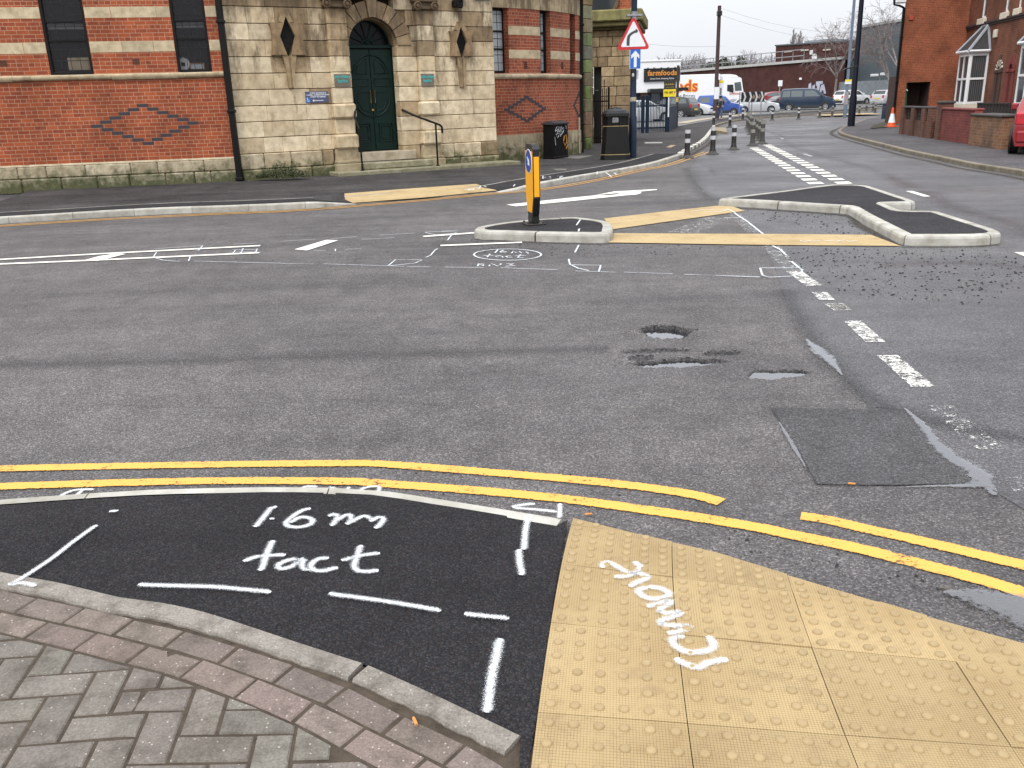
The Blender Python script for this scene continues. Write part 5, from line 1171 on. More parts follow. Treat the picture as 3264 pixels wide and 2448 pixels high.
# --- bracket lamp over the right diamond window
c = FS.at(z3((170, 30)), -.2)
t = thing('wall_lamp', 'black bracket lamp with a green enamel shade above the right diamond window', 'lamp', tuple(FS.M @ Vector((c[0], -.14, c[1]))), FS.rz)
mb = MB(); mb.M = local(t); mb.box(-.11, .11, -.08, .14, -.07, .09, .02); mb.box(-.07, .07, -.12, -.08, -.11, .02, .02); mb.build('backplate', M_BLKP, t)
mb = MB(); mb.M = local(t); mb.tube([(.03, -.1, .05), (.1, -.35, .22), (.3, -.5, .24), (.42, -.5, .2)], .022, 8); mb.build('arm', M_BLKP, t)
mb = MB(); mb.M = local(t) @ Matrix.Translation((.42, -.5, .03)); mb.lathe([(.19, 0), (.185, .02), (.12, .1), (.05, .16), (.03, .2)], 20); mb.build('lamp_shade', plain('green_enamel', (.05, .08, .07), (.03, .05, .045), 8, .35), t, smooth=40)
# --- curved brick wing
FC = Frame((-.35, 24.4), (2.3, 27.6)); BUL = .34; LC = FC.L
def dep(s): u = 2 * s / LC - 1; return -BUL * (1 - u * u)
def cw(s, d, z): return (s, dep(s) + d, z)
def cat_(p):
    o = 0
    for _ in range(6): s, z = FC.at(p, o); o = dep(min(max(s, -.6), LC + .2))
    return s, z
def ch_(pl, pr, zb, zt=3.98): return (cat_(z3(pl))[0], cat_(z3(pr))[0], zb, zt)
wins = [(cat_(z3((470, 300)))[0] - .12, cat_(z3((592, 400)))[0], 2.37, 3.98), ch_((862, 400), (948, 400), 2.37), ch_((1114, 400), (1160, 400), 2.37)]
mb = MB(); mb.M = FC.M; wall_grid(mb, -.9, LC, .05, 3.98, wins, .26, cw, .16); mb.build('brick_wall', M_BRK2, baths, fix=False)
def curved(mb, s0, s1, z0, z1_, pr, back=.05, step=.2, prof=None):
    n = max(1, round((s1 - s0) / step)); P = prof or [(back, z0), (pr, z0), (pr, z1_), (back, z1_)]; k = len(P)
    vs = [cw(s0 + (s1 - s0) * i / n, d, z) for i in range(n + 1) for d, z in P]
    mb.add(vs, [(i * k + e, i * k + (e + 1) % k, (i + 1) * k + (e + 1) % k, (i + 1) * k + e) for i in range(n) for e in range(k)] + [tuple(range(k)), tuple(range(n * k, n * k + k))[::-1]])
spans = [(-.9, wins[0][0]), (wins[0][1], wins[1][0]), (wins[1][1], wins[2][0]), (wins[2][1], LC)]
for z0 in (2.74, 3.33):
    for a, b in spans:
        if b > a:
            mb = MB(); mb.M = FC.M; k = rnd.uniform(.92, 1.05); mb.shade = (.50 * k, .42 * k, .29 * k); curved(mb, a + .002, b - .002, z0, z0 + .22, -.004); mb.build('stone_band', M_BAND, baths)
mb = MB(); mb.M = FC.M; s = -.9
while s < LC:
    e = min(LC, s + rnd.uniform(.5, .9)); k = rnd.uniform(.9, 1.05); mb.shade = (.48 * k, .42 * k, .32 * k); d = rnd.uniform(-.006, .006); curved(mb, s + .002, e - .002, 0, 0, 0, prof=[(.02, 2.22 + d), (-.05, 2.235 + d), (-.085, 2.28), (-.085, 2.33), (.02, 2.365)]); s = e
mb.build('string_course', M_STN, baths)
mb = MB(); mb.M = FC.M; s = -.9
for z0, z1_, pr in ((.05, .42, -.07), (.428, .78, -.05)):
    s = -.9
    while s < LC:
        e = min(LC, s + rnd.uniform(.3, .62)); k = rnd.uniform(.8, 1.1); mb.shade = (.42 * k, .37 * k, .27 * k); curved(mb, s + .004, e - .004, z0, z1_, pr); s = e
mb.build('plinth', M_PLI, baths)
mb = MB(); mb.M = FC.M; s = -.9
while s < LC:
    e = min(LC, s + .9); k = rnd.uniform(.9, 1.0); mb.shade = (.46 * k, .39 * k, .27 * k); curved(mb, s + .002, e - .002, 3.98, 4.6, -.02)
    mb.shade = (.16, .12, .08); curved(mb, s, e, 4.6, 4.72, -.12); mb.shade = (.2, .16, .1); curved(mb, s, e, 4.72, 5.0, -.36); s = e
mb.shade = (.4, .34, .24); mb.box(-.9, LC, .28, .4, .05, 2.3); mb.box(LC - .02, LC, .02, 5, .05, 4.98); mb.build('frieze', M_STN, baths)
for h in wins:
    mid_ = (h[0] + h[1]) / 2; T = FC.M @ Matrix.Translation((0, dep(mid_) + .0, 0)); sl_ = math.atan(-2 * BUL * (2 * (2 * mid_ / LC - 1)) / LC * -1)
    class _F: pass
    fr = _F(); a, b = cw(h[0], 0, 0), cw(h[1], 0, 0); fr.M = FC.M @ Matrix.Translation((a[0], a[1], 0)) @ Matrix.Rotation(math.atan2(b[1] - a[1], b[0] - a[0]), 4, 'Z'); W_ = math.hypot(b[0] - a[0], b[1] - a[1])
    sash_window(fr, .0, W_, h[2], h[3], .2, (3, .2), gm=M_GLASSB, sashes=(2.98, 3.42))
def cdiam(l, r, t_, b_):
    (sl, zl), (sr, zr), (st, zt), (sb, zb) = cat_(z3(l)), cat_(z3(r)), cat_(z3(t_)), cat_(z3(b_)); cs = (sl + sr) / 2; n = 5
    diamond(FC, cs, (zt + zb) / 2, n, (sr - sl) / 2 / n * .93, fn=cw, bw=.19, row=(zt - zb) / 10)
cdiam((565, 940), (900, 925), (745, 828), (748, 1032))
sr, zr = cat_(z3((1150, 900))); diamond(FC, sr + .45, zr, 5, .09, fn=cw, bw=.16, row=.072)
for p, w_ in (((740, 555), .17), ((1046, 558), .14)):
    s, z = cat_(z3(p)); fr = type('f', (), {})(); fr.M = FC.M @ Matrix.Translation((0, dep(s), 0)); airbrick(fr, s, z, w_, .2)
s, z = cat_(z3((1178, 1000))); q = FC.M @ Vector((s, dep(s) - .07, 0)); pipe('cable_pipe', q.x, q.y, .1, z, .028, [.6], baths, False, plain('buff_pipe_paint', (.42, .36, .26), (.3, .26, .19), 9, .6))
q = FC.M @ Vector((LC + .10, .02, 0)); pipe('downpipe', q.x, q.y, .08, 5.2, .07, [.9, 2.35, 3.7], baths)
q = FC.M @ Vector((LC + .2, .1, 0)); mb = MB(); mb.M = FC.M; mb.box(LC + .02, LC + .75, .62, .72, .05, 5.4); mb.build('recess_wall', plain('recess_shade', (.02, .019, .017), (.01, .009, .008), 3, .9), baths)  # near-black colour paints the shade of the gap before the pier
pa, pb = gp(*z3((1252, 1272)), .1), gp(*z3((1308, 1266)), .1)
mb = MB(); d = 1.0; rnd = random.Random(8); k = 29.0 / pa[1]
A, B = (pa[0], pa[1]), (pb[0], pb[1]); fp_ = Frame(A, B); mb.M = fp_.M
for i in range(14): mb.shade = tuple(c * rnd.uniform(.5, .85) for c in (.36, .33, .22)); mb.box(-.02 * (i % 2), fp_.L + .02 * (i % 2), 0, .6, .06 + i * .4, .452 + i * .4, .02)
mb.build('mossy_pier', stone('mossy_pier_stone', (.9, .95, .8), .6, .9, .5), baths)
# ================================================================ the stone building beyond
lib = thing('stone_building', 'dark weathered stone building end with a heavy cornice beyond the curved wall', 'building', (3.2, 33.4, .1))
LB = Frame((2.4, 33.5), (4.9, 33.0)); rnd = random.Random(12); mb = MB(); mb.M = LB.M
LST = [(.30, .24, .155), (.26, .2, .13), (.34, .27, .18), (.22, .17, .11)]
r1 = LB.at(z3((1625, 600)))[0]; zz = .06; k = 0
while zz < 3.95:
    h_ = min(.335, 3.96 - zz)
    if zz + .1 < 2.84: blocks(mb, 1.17, r1, zz, zz + h_, 0, .3, rnd, .35, .75, LST, .012, .02, None, .12)
    else: blocks(mb, .4, r1, zz, zz + h_, 0, .3, rnd, .35, .8, LST, .012, .02, None, .35)
    blocks(mb, .42, .87, zz, zz + h_, -.12, .3, rnd, .4, .5, LST, .012, .02, None, .3) if zz < 2.7 else None
    zz += h_
mb.shade = (.1, .08, .05); mb.box(1.18, r1 - .02, .05, .28, .06, 4.0); mb.box(.45, 1.2, .05, .28, 2.9, 4.0)
for i in range(12): mb.shade = tuple(c * rnd.uniform(.8, 1.1) for c in LST[0]); mb.box(r1 - .3, r1 - .004, .305, 4, .06 + i * .335, .39 + i * .335, .015)
mb.build('stone_wall', M_STN, lib)
mb = MB(); mb.M = LB.M; mb.shade = (.13, .105, .065); mb.box(.5, r1 + .12, -.12, 4, 3.97, 4.06, .02); mb.shade = (.17, .15, .085); mb.box(.4, r1 + .34, -.34, 4.2, 4.06, 4.22, .03); mb.shade = (.24, .22, .12); mb.box(.3, r1 + .44, -.46, 4.3, 4.222, 4.60, .04); mb.build('cornice', stone('mossy_cornice', (.95, .97, .8), .6, .7, .5), lib)
mb = MB(); mb.M = LB.M; wall_grid(mb, 1.5, r1 + .02, 4.6, 6.5, [], .1); mb.quad((r1 + .02, 0, 4.6), (r1 + .02, 4, 4.6), (r1 + .02, 4, 6.5), (r1 + .02, 0, 6.5), [(0, 4.6), (4, 4.6), (4, 6.5), (0, 6.5)]); mb.build('brick_wall', M_BRK, lib, fix=False)
mb = MB(); mb.M = LB.M; mb.shade = (.12, .09, .06); mb.box(-.2, 1.49, .0, .3, 4.6, 6.5); o_ = mb.M; c = LB.at(z3((1385, 60))); mb.M = LB.M @ Matrix.Translation((c[0], -.02, c[1] + .25)) @ FACE; mb.lathe([(.62, 0), (.62, .08), (.5, .09), (.5, 0)], 28, cap=False); mb.M = o_; mb.build('round_window_surround', M_STN, lib)
mb = MB(); mb.M = LB.M @ Matrix.Translation((c[0], -.03, c[1] + .25)) @ FACE; mb.lathe([(.5, 0), (.5, .02)], 28); mb.build('round_window', glass('round_window_glass', (.03, .035, .04), 0, .08), lib)
mb = MB(); mb.M = LB.M; mb.box(.88, 1.16, .3, .36, .06, 2.84); mb.box(.88, .93, .24, .3, .06, 2.84); mb.box(1.11, 1.16, .24, .3, .06, 2.84); mb.box(.93, 1.11, .24, .3, 2.78, 2.84); d_ = mb.build('door', plain('black_door_paint', (.01, .01, .011), (.006, .006, .006), 8, .5), lib)
mb = MB(); mb.M = LB.M; hs_ = LB.at(z3((1340, 770))); mb.box(hs_[0] - .06, hs_[0] + .06, .2, .22, hs_[1] - .012, hs_[1] + .012); mb.build('door_handle', plain('steel', (.5, .5, .5), (.4, .4, .4), 9, .3, .8), d_)
t = thing('iron_gate', 'dark iron side gate standing before the narrow doorway', 'gate', tuple(LB.M @ Vector((.9, -.7, .1))), LB.rz)
mb = MB(); mb.M = LB.M
g0, g1 = LB.at(z3((1312, 1000)), -.7)[0], LB.at(z3((1440, 1000)), -.7)[0]; n = 9
for i in range(n): s = g0 + (g1 - g0) * i / (n - 1); mb.box(s - .012, s + .012, -.712, -.688, .14, 2.0 if i != 6 else 2.3)
mb.build('bars', M_BLKP, t); mb = MB(); mb.M = LB.M; mb.box(g0, g1, -.686, -.66, .3, .34); mb.build('rail', M_BLKP, t); mb = MB(); mb.M = LB.M; mb.box(g0, g1, -.686, -.66, 1.55, 1.6); mb.build('rail', M_BLKP, t)
mb = MB(); mb.M = LB.M; mb.box(g1 - .02, g1 + .05, -.66, -.59, .08, 2.05, .008); mb.build('post', M_BLKP, t)
# weeds and moss at the wall foot
def leaf_clump(name, lb, cx, cy, rx, ry, h, n, seed, m):
    rnd = random.Random(seed); mb = MB()
    for _ in range(n):
        a, r = rnd.uniform(0, 6.283), math.sqrt(rnd.random()); x, y = cx + rx * r * math.cos(a), cy + ry * r * math.sin(a); hh = h * (1 - .7 * r) * rnd.uniform(.3, 1); L = rnd.uniform(.02, .05)
        d = Vector((rnd.gauss(0, 1), rnd.gauss(0, 1), rnd.uniform(-.2, .9))).normalized(); q = d.cross(Vector((0, 0, 1)))
        q = (q.normalized() if q.length > .01 else Vector((1, 0, 0))) * L * .35; p = Vector((x, y, .1 + hh)); mb.add([tuple(p), tuple(p + d * L * .5 + q), tuple(p + d * L), tuple(p + d * L * .5 - q)], [(0, 1, 2, 3)])
    return tag(mb.build(name, m, fix=False), lb, 'plant')
M_WEED = plain('weed_leaf', (.05, .075, .02), (.02, .032, .01), 14, .7)
w0 = gp(*z2((530, 1540)), .1); leaf_clump('weed_clump', 'low green weeds growing at the foot of the stone wall', w0[0], w0[1] + .12, .62, .22, .42, 2600, 1, M_WEED)
w0 = gp(*z2((790, 1500)), .1); leaf_clump('weed_clump', 'sparse grey green weeds beside the lowest step', w0[0], w0[1] + .1, .22, .1, .28, 900, 2, plain('grey_weed', (.09, .10, .07), (.05, .06, .04), 14, .8))
w0 = gp(*z1((40, 1620)), .1); leaf_clump('moss_patch', 'dark moss tuft at the left foot of the plinth', w0[0], w0[1] + .02, .4, .08, .12, 500, 3, M_WEED)
# ================================================================ street furniture
M_BIN = plain('bin_black_plastic', (.005, .005, .0055), (.003, .003, .003), 10, .42, bmp=.1, spec=.3)
M_GOLD = plain('gold_band', (.32, .24, .11), (.24, .18, .08), 10, .5)
M_SIGNW = plain('sign_white', (.74, .76, .78), (.68, .7, .72), 3, .35); M_RED = plain('sign_red', (.55, .025, .03), (.48, .02, .025), 4, .35)
M_SBLUE = plain('sign_blue', (.015, .13, .5), (.012, .11, .44), 4, .35); M_NAVY = plain('navy_pole_paint', (.012, .024, .048), (.008, .017, .035), 8, .5, bmp=.2, spec=.25)
M_STEEL = plain('galvanised_steel', (.33, .34, .35), (.24, .25, .26), 12, .4, .7)
M_SBLK = plain('sign_black', (.012, .012, .013), (.008, .008, .009), 6, .4)
# --- litter bin
bp = gp(*z3((1515, 1362)), .1); dist = math.hypot(*bp)
t = thing('litter_bin', 'black octagonal litter bin with a domed hood and gold bands', 'bin', (bp[0], bp[1] + .3, .1), math.radians(-8))
def octo(w_, c): return [(w_, -c), (w_, c), (c, w_), (-c, w_), (-w_, c), (-w_, -c), (-c, -w_), (c, -w_)]
mb = MB(); mb.M = local(t)
def frust(mb, a, ca, za, b, cb, zb): P, Q = octo(a, ca), octo(b, cb); mb.add([(*p, za) for p in P] + [(*p, zb) for p in Q], [(i, (i + 1) % 8, 8 + (i + 1) % 8, 8 + i) for i in range(8)] + [tuple(range(8))[::-1], tuple(range(8, 16))])
frust(mb, .40, .28, 0, .39, .275, .10); frust(mb, .38, .265, .10, .325, .22, .86); mb.build('body', M_BIN, t)
for q in ((.385, .268, .125, .145), (.335, .23, .845, .862)): mb = MB(); mb.M = local(t); frust(mb, q[0], q[1], q[2], q[0], q[1], q[3]); mb.build('gold_band', M_GOLD, t)
mb = MB(); mb.M = local(t)
for k in range(8):
    a = math.radians(22.5 + 45 * k); mb.box(-.04, .04, -.02, .02, .86, 1.12, .006, Matrix.Rotation(a, 4, 'Z') @ Matrix.Translation((0, -.335, 0)))
frust(mb, .30, .2, .86, .30, .2, 1.1); frust(mb, .36, .25, 1.10, .35, .24, 1.17); mb.build('hood', M_BIN, t)
mb = MB(); mb.M = local(t)
for (a, ca, za, b, cb, zb) in ((.35, .24, 1.17, .29, .19, 1.24), (.29, .19, 1.24, .2, .13, 1.28)): frust(mb, a, ca, za, b, cb, zb)
mb.lathe([(.16, 1.28), (.15, 1.30), (.06, 1.31), (.05, 1.33), (.001, 1.335)], 16); mb.build('lid', plain('bin_lid_plastic', (.012, .013, .015), (.008, .009, .01), 10, .45, spec=.3), t, smooth=35)
mb = MB(); mb.M = local(t)
for k in (0, 1, -1):
    mb = MB(); mb.M = local(t); T = Matrix.Rotation(math.radians(45 * k), 4, 'Z'); mb.box(-.085, .085, -.345, -.30, .93, 1.07, .02, T)
    mb.build('aperture', plain('ash_plate', (.22, .225, .23), (.12, .12, .125), 14, .5), t)
mb = MB(); mb.M = local(t); mb.box(-.085, -.03, -.338, -.325, .5, .64, .004); mb.build('label_plate', plain('worn_label', (.22, .2, .1), (.1, .09, .05), 30, .5), t)
# --- cable cabinet with graffiti
ca, cb_, cc = [tuple(c * .955 for c in gp(*z3(p), .1)) for p in ((980, 1336), (1100, 1322), (892, 1326))]
fr = Frame(ca, cb_); side = (Vector(cc) - Vector(ca)).length; H_ = zat(z3((0, 1045))[1], *ca) - .1
t = thing('utility_cabinet', 'black street cabinet covered in graffiti by the curved brick wall', 'cabinet', (*ca, .1), fr.rz)
mb = MB(); mb.M = local(t); W_ = fr.L; D_ = .36; mb.box(0, W_, 0, D_, .05, H_ - .06, .01); mb.box(-.01, W_ + .01, -.01, D_ + .01, 0, .06, .01); mb.build('body', plain('cabinet_black', (.006, .0055, .0065), (.004, .0035, .004), 8, .5, spec=.2), t)
mb = MB(); mb.M = local(t); mb.add([(-.03, -.03, H_ - .058), (W_ + .03, -.03, H_ - .058), (W_ + .03, D_ + .03, H_ - .058), (-.03, D_ + .03, H_ - .058), (-.03, -.03, H_ - .02), (W_ + .03, -.03, H_ - .02), (W_ + .0, D_ * .5, H_ + .04), (W_ + .03, D_ + .03, H_ - .02), (-.03, D_ + .03, H_ - .02), (0, D_ * .5, H_ + .04)],
    [(0, 1, 2, 3), (0, 1, 5, 4), (1, 2, 7, 6, 5), (2, 3, 8, 7), (3, 0, 4, 9, 8), (4, 5, 6, 9), (6, 7, 8, 9)]); mb.build('roof', plain('cabinet_roof', (.03, .028, .032), (.02, .018, .02), 8, .5), t)
mb = MB(); mb.M = local(t); mb.box(.03, W_ / 2 - .005, -.008, -.0, .1, H_ - .1, .003); mb.build('door', MC['cabinet_black'], t); mb = MB(); mb.M = local(t); mb.box(W_ / 2 + .005, W_ - .03, -.008, 0, .1, H_ - .1, .003); mb.build('door', MC['cabinet_black'], t)
mb = MB(); mb.M = local(t)
sc = lambda p: ((p[0] - 980) / 120 * W_, -.012, (1336 - p[1]) / 300 * (H_ - .02))
for st in ([(990, 1100), (1000, 1070), (1015, 1065), (1010, 1090), (990, 1105)], [(1020, 1110), (1018, 1075), (1030, 1070), (1032, 1095), (1022, 1115)], [(1038, 1120), (1040, 1065), (1050, 1090), (1055, 1075), (1062, 1100), (1050, 1115)], [(995, 1130), (1015, 1120), (1040, 1135), (1060, 1110)], [(1000, 1140), (1010, 1160), (1020, 1135), (1030, 1150), (1040, 1130)], [(985, 1150), (990, 1200), (992, 1220)], [(1080, 1060), (1082, 1090)], [(1022, 1085), (1005, 1115)]):
    mb.tube([sc(p) for p in st], .006, 5)
mb.build('white_graffiti', plain('white_tag_paint', (.6, .62, .65), (.5, .5, .52), 9, .6), t)
mb = MB(); mb.M = local(t)
for st in ([(1060, 1190), (1065, 1150), (1080, 1140), (1085, 1200), (1070, 1230), (1058, 1200)], [(1085, 1170), (1090, 1230), (1080, 1260)]): mb.tube([sc(p) for p in st], .013, 5)
mb.build('orange_graffiti', plain('orange_tag_paint', (.55, .25, .04), (.4, .18, .03), 9, .6), t)
# --- road sign post
sp = gp(*z3((1648, 1345)), .1); sx_, sy_ = sp
t = thing('sign_post', 'dark blue post carrying a red bend-warning triangle above a blue arrow plate', 'road sign', (sx_, sy_, .1))
zt_ = lambda y, c=z3: zat(c((1650, y))[1], sx_, sy_)
mb = MB(); mb.M = Matrix.Translation((sx_, sy_, 0)); mb.tube([(0, 0, .1), (0, 0, zt_(1000)), (0, 0, zt_(985)), (0, 0, zt_(580)), (0, 0, 6.2)], [.105, .105, .085, .078, .07], 14); mb.build('pole', M_NAVY, t, smooth=45)
mb = MB(); mb.M = Matrix.Translation((sx_, sy_, 0)); z = zt_(845); mb.lathe([(.084, z - .06), (.086, z), (.084, z + .05)], 14); mb.build('tape_band', plain('peeling_tape', (.4, .37, .28), (.28, .26, .2), 20, .7), t)
pxm = 1 / (2785 / (math.hypot(sx_, sy_) * 1.0)); k = .3738 * sy_ * 1.035 / 2785           # metres per zoomed pixel at the post
def signM(cxp, cyp, d): return Matrix.Translation((sx_ + (cxp - 1652) * k, sy_ - d, zat(z3((1650, cyp))[1], sx_, sy_ - d)))
def rtri(w_, h_, r):
    pts = []; V = [(-w_ / 2, 0), (w_ / 2, 0), (0, h_)]
    for i in range(3):
        p, a, b = Vector(V[i]), Vector(V[i - 1]), Vector(V[(i + 1) % 3]); u, v = (a - p).normalized(), (b - p).normalized(); bis = (u + v).normalized(); half_ = u.angle(v) / 2; c = p + bis * (r / math.sin(half_))
        s0 = c + (p + u * (r / math.tan(half_)) - c); s1_ = c + (p + v * (r / math.tan(half_)) - c); A0 = math.atan2(s0.y - c.y, s0.x - c.x); A1 = math.atan2(s1_.y - c.y, s1_.x - c.x); dlt = (A1 - A0 + math.pi) % (2 * math.pi) - math.pi
        for q in range(6): a = A0 + dlt * q / 5; pts.append((c.x + r * math.cos(a), c.y + r * math.sin(a)))
    return pts
W_, H_ = 262 * k, 246 * k
mb = MB(); mb.M = signM(1644, 423, .10); mb.prism(rtri(W_, H_, .06), 0, .02, 'y'); tri = mb.build('warning_triangle', M_RED, t)
mb = MB(); mb.M = signM(1644, 423, .104) @ Matrix.Translation((0, 0, .072 * W_ / .9)); mb.prism(rtri(W_ * .755, H_ * .77, .03), 0, .004, 'y'); mb.build('white_face', M_SIGNW, tri)
mb = MB(); mb.M = signM(1644, 423, .108); B_ = lambda p: ((p[0] - 1644) * k, (423 - p[1]) * k)
outer = [(1592, 393), (1592, 348), (1597, 325), (1610, 308), (1630, 296), (1658, 284), (1664, 275), (1678, 286), (1674, 300), (1650, 305), (1630, 316), (1618, 330), (1615, 350), (1615, 393)]
mb.prism([B_(p) for p in outer], 0, .003, 'y'); mb.build('bend_arrow', plain('grey_sign_ink', (.06, .06, .065), (.05, .05, .055), 5, .4), tri)
mb = MB(); mb.M = signM(1660, 503, .10); w2, h2 = 43 * k, 72 * k; mb.box(-w2, w2, 0, .015, -h2, h2, .004); pl2 = mb.build('arrow_plate', M_SIGNW, t)
mb = MB(); mb.M = signM(1660, 503, .103); mb.box(-w2 + 3.5 * k, w2 - 3.5 * k, -.002, .002, -h2 + 3.5 * k, h2 - 3.5 * k); mb.build('blue_face', M_SBLUE, pl2)
mb = MB(); mb.M = signM(1660, 503, .108); mb.prism([(p[0] * k, p[1] * k) for p in ((-11, -60), (11, -60), (11, 20), (31, 2), (31, 28), (0, 60), (-31, 28), (-31, 2), (-11, 20))], 0, .002, 'y'); mb.build('arrow', M_SIGNW, pl2)
mb = MB(); mb.M = Matrix.Translation((sx_, sy_, 0)); z = zt_(135); mb.box(-.2, .2, -.11, .09, z - .02, z + .03, .006); mb.lathe([(.095, z - .1), (.095, z + .1)], 14); mb.build('bracket', M_STEEL, t)
mb = MB(); mb.M = signM(1648, 638, .082); mb.box(-14 * k, 12 * k, -.004, .004, -36 * k, 36 * k); st = mb.build('sticker', M_SBLK, t)
mb = MB(); mb.M = signM(1645, 636, .09); mb.tube([(6 * k * math.cos(a), 0, 6 * k * math.sin(a)) for a in [i / 8 * 5 - .9 for i in range(9)]], .012, 6); mb.box(-9 * k, 9 * k, -.003, .003, -12 * k, -7 * k); mb.build('white_emblem', M_SIGNW, st)
mb = MB(); mb.M = signM(1683, 640, -.05); mb.box(-10 * k, 10 * k, 0, .006, -34 * k, 34 * k); mb.build('white_notice', M_SIGNW, t)
# --- yellow keep-left bollard on the small island
bx, by = gp(*zN((606, 590)), .11)
t = thing('keep_left_bollard', 'yellow and black keep-left traffic bollard on the small island', 'bollard', (bx, by, .105), math.radians(13.5))
Hb = zat(zN((606, 75))[1], bx, by) - .11; Wf, Df = .36, .088
M_YB = plain('bollard_yellow', (.86, .40, .01), (.80, .36, .01), 3, .35, bmp=0); M_BB = plain('bollard_black', (.013, .013, .014), (.009, .009, .01), 6, .35, bmp=.05)
L_ = local(t)                                      # local: wide faces look along x, narrow faces along y
ta, tb_ = .30, .06
prof = [(-.11, .12), (.11, .12), (Wf / 2, .34), (Wf / 2, Hb - .06), (Wf / 2 - .05, Hb), (-Wf / 2 + .05, Hb), (-Wf / 2, Hb - .06), (-Wf / 2, .34)]
mb = MB(); mb.M = L_; mb.prism([(p[0], p[1]) for p in prof], -Df / 2, Df / 2, 'x'); mb.build('body', M_BB, t)
mb = MB(); mb.M = L_; face = [(-.10, .16), (.10, .16), (Wf / 2 - .012, .35), (Wf / 2 - .012, Hb - .085), (-Wf / 2 + .012, Hb - .085), (-Wf / 2 + .012, .35)]
mb.prism(face, -Df / 2 - .006, -Df / 2 - .0005, 'x'); fc = mb.build('yellow_face', M_YB, t); mb = MB(); mb.M = L_; mb.prism(face, Df / 2 + .0005, Df / 2 + .006, 'x'); mb.build('yellow_face', M_YB, t)
mb = MB(); mb.M = L_; mb.box(-.034, .034, -Wf / 2 - .005, -Wf / 2 - .0005, Hb * .36, Hb - .15, .002); mb.build('yellow_strip', M_YB, t)
zc_ = zat(zN((590, 188))[1], bx, by) - .105
T = L_ @ Matrix.Translation((-Df / 2 - .007, 0, zc_)) @ Matrix.Rotation(-math.pi / 2, 4, 'Y')
mb = MB(); mb.M = T; mb.lathe([(.15, -.001), (.15, .003)], 28); r_ = mb.build('roundel', M_SIGNW, t); mb = MB(); mb.M = T; mb.lathe([(.14, .003), (.14, .0045)], 28); mb.build('blue_disc', plain('roundel_blue', (.02, .06, .3), (.018, .05, .26), 4, .35), r_)
mb = MB(); mb.M = T @ Matrix.Rotation(math.radians(180), 4, 'Z') @ Matrix.Rotation(math.radians(45), 4, 'Z'); mb.prism([(-.075, -.011), (.015, -.011), (-.012, -.04), (.022, -.04), (.075, 0), (.022, .04), (-.012, .04), (.015, .011), (-.075, .011)], .0048, .0065, 'z'); mb.build('white_arrow', M_SIGNW, r_)
mb = MB(); mb.M = L_; mb.box(-.05, .05, -.10, .10, .02, .12, .01); mb.build('neck', M_BB, t); mb = MB(); mb.M = L_; mb.box(-.13, .13, -.14, .14, 0, .02, .006)
for a in (-1, 1):
    for b in (-1, 1): mb.lathe([(.016, .02), (.016, .035), (.008, .04)], 8, Matrix.Translation((a * .1, b * .11, 0)))
mb.build('base_plate', plain('dark_steel', (.05, .045, .04), (.03, .028, .025), 20, .5, .4), t)
# --- flexible rubber bollards
M_RUB = plain('black_rubber', (.016, .015, .015), (.01, .01, .01), 12, .6); M_REFL = plain('grey_reflective_band', (.52, .53, .56), (.42, .43, .45), 10, .4)
M_RUB2 = plain('dusty_rubber', (.055, .052, .046), (.035, .033, .03), 9, .7); M_REFL2 = plain('dirty_reflective_band', (.27, .26, .23), (.2, .19, .17), 10, .5)
def make_bollard(lb, dirty=False):
    t = thing('rubber_bollard', lb, 'bollard', group='rubber lane bollards'); a, b = (M_RUB2, M_REFL2) if dirty else (M_RUB, M_REFL)
    mb = MB(); mb.lathe([(.2, 0), (.2, .018), (.12, .055), (.095, .10)], 18); mb.build('foot', M_RUB2, t, smooth=40)
    mb = MB(); mb.lathe([(.092, .10), (.092, .13), (.078, .16), (.075, .30), (.075, .76), (.068, .78)], 16); mb.build('post', a, t, smooth=40)
    for z0, z1_ in ((.42, .53), (.67, .77)):
        mb = MB(); mb.lathe([(.0775, z0), (.0775, z1_)], 16, cap=False); mb.build('reflective_band', b, t, smooth=True)
    return t
spots = [((2190, 505), 0, 'black and grey banded bollard straddling the kerb by the yellow lines'), ((2271, 492), 0, 'banded bollard on the yellow line, second along the old kerb'), ((2338, 478), 0, 'banded bollard standing alone in the middle of the narrow lane'),
    ((2274, 401), .1, 'banded bollard behind the end of the old kerb, before the brown pole'), ((2326, 407), 0, 'banded bollard to the right of the pedestrian'), ((2367, 385), .1, 'far banded bollard under the chevron board'),
    ((2461, 384), 0, 'banded bollard against the far kerb below the silver hatchback'), ((2545, 381), 0, 'banded bollard at the far kerb below the navy van'), ((2612, 377), 0, 'dull bollard at the far kerb under the front of the navy van'), ((2652, 374), 0, 'dull bollard at the far kerb left of the lamp posts'),
    ((2738, 367), 0, 'dull bollard at the far kerb just right of the lamp posts'), ((2761, 355), .1, 'small far bollard before the white four-by-four'), ((2782, 356), .1, 'left one of two far bollards below the small silver car'), ((2789, 362), 0, 'right one of two far bollards below the small silver car')]
cl_ = [((2382, 409), 'rearmost in the left file of the dusty bollard cluster'), ((2386, 414.5), 'second from the rear in the left file of the dusty cluster'), ((2390, 421), 'third from the rear in the left file of the dusty cluster'), ((2394, 428.5), 'fourth from the rear in the left file of the dusty cluster'),
    ((2398, 464.5), 'front dusty bollard of the left file at the white squares'), ((2409, 433), 'rearmost in the right file of the dusty bollard cluster'), ((2413.5, 441), 'second from the rear in the right file of the dusty cluster'), ((2421, 449), 'second from the front in the right file of the dusty cluster'), ((2429, 459), 'front dusty bollard of the right file at the white squares')]
first = {}
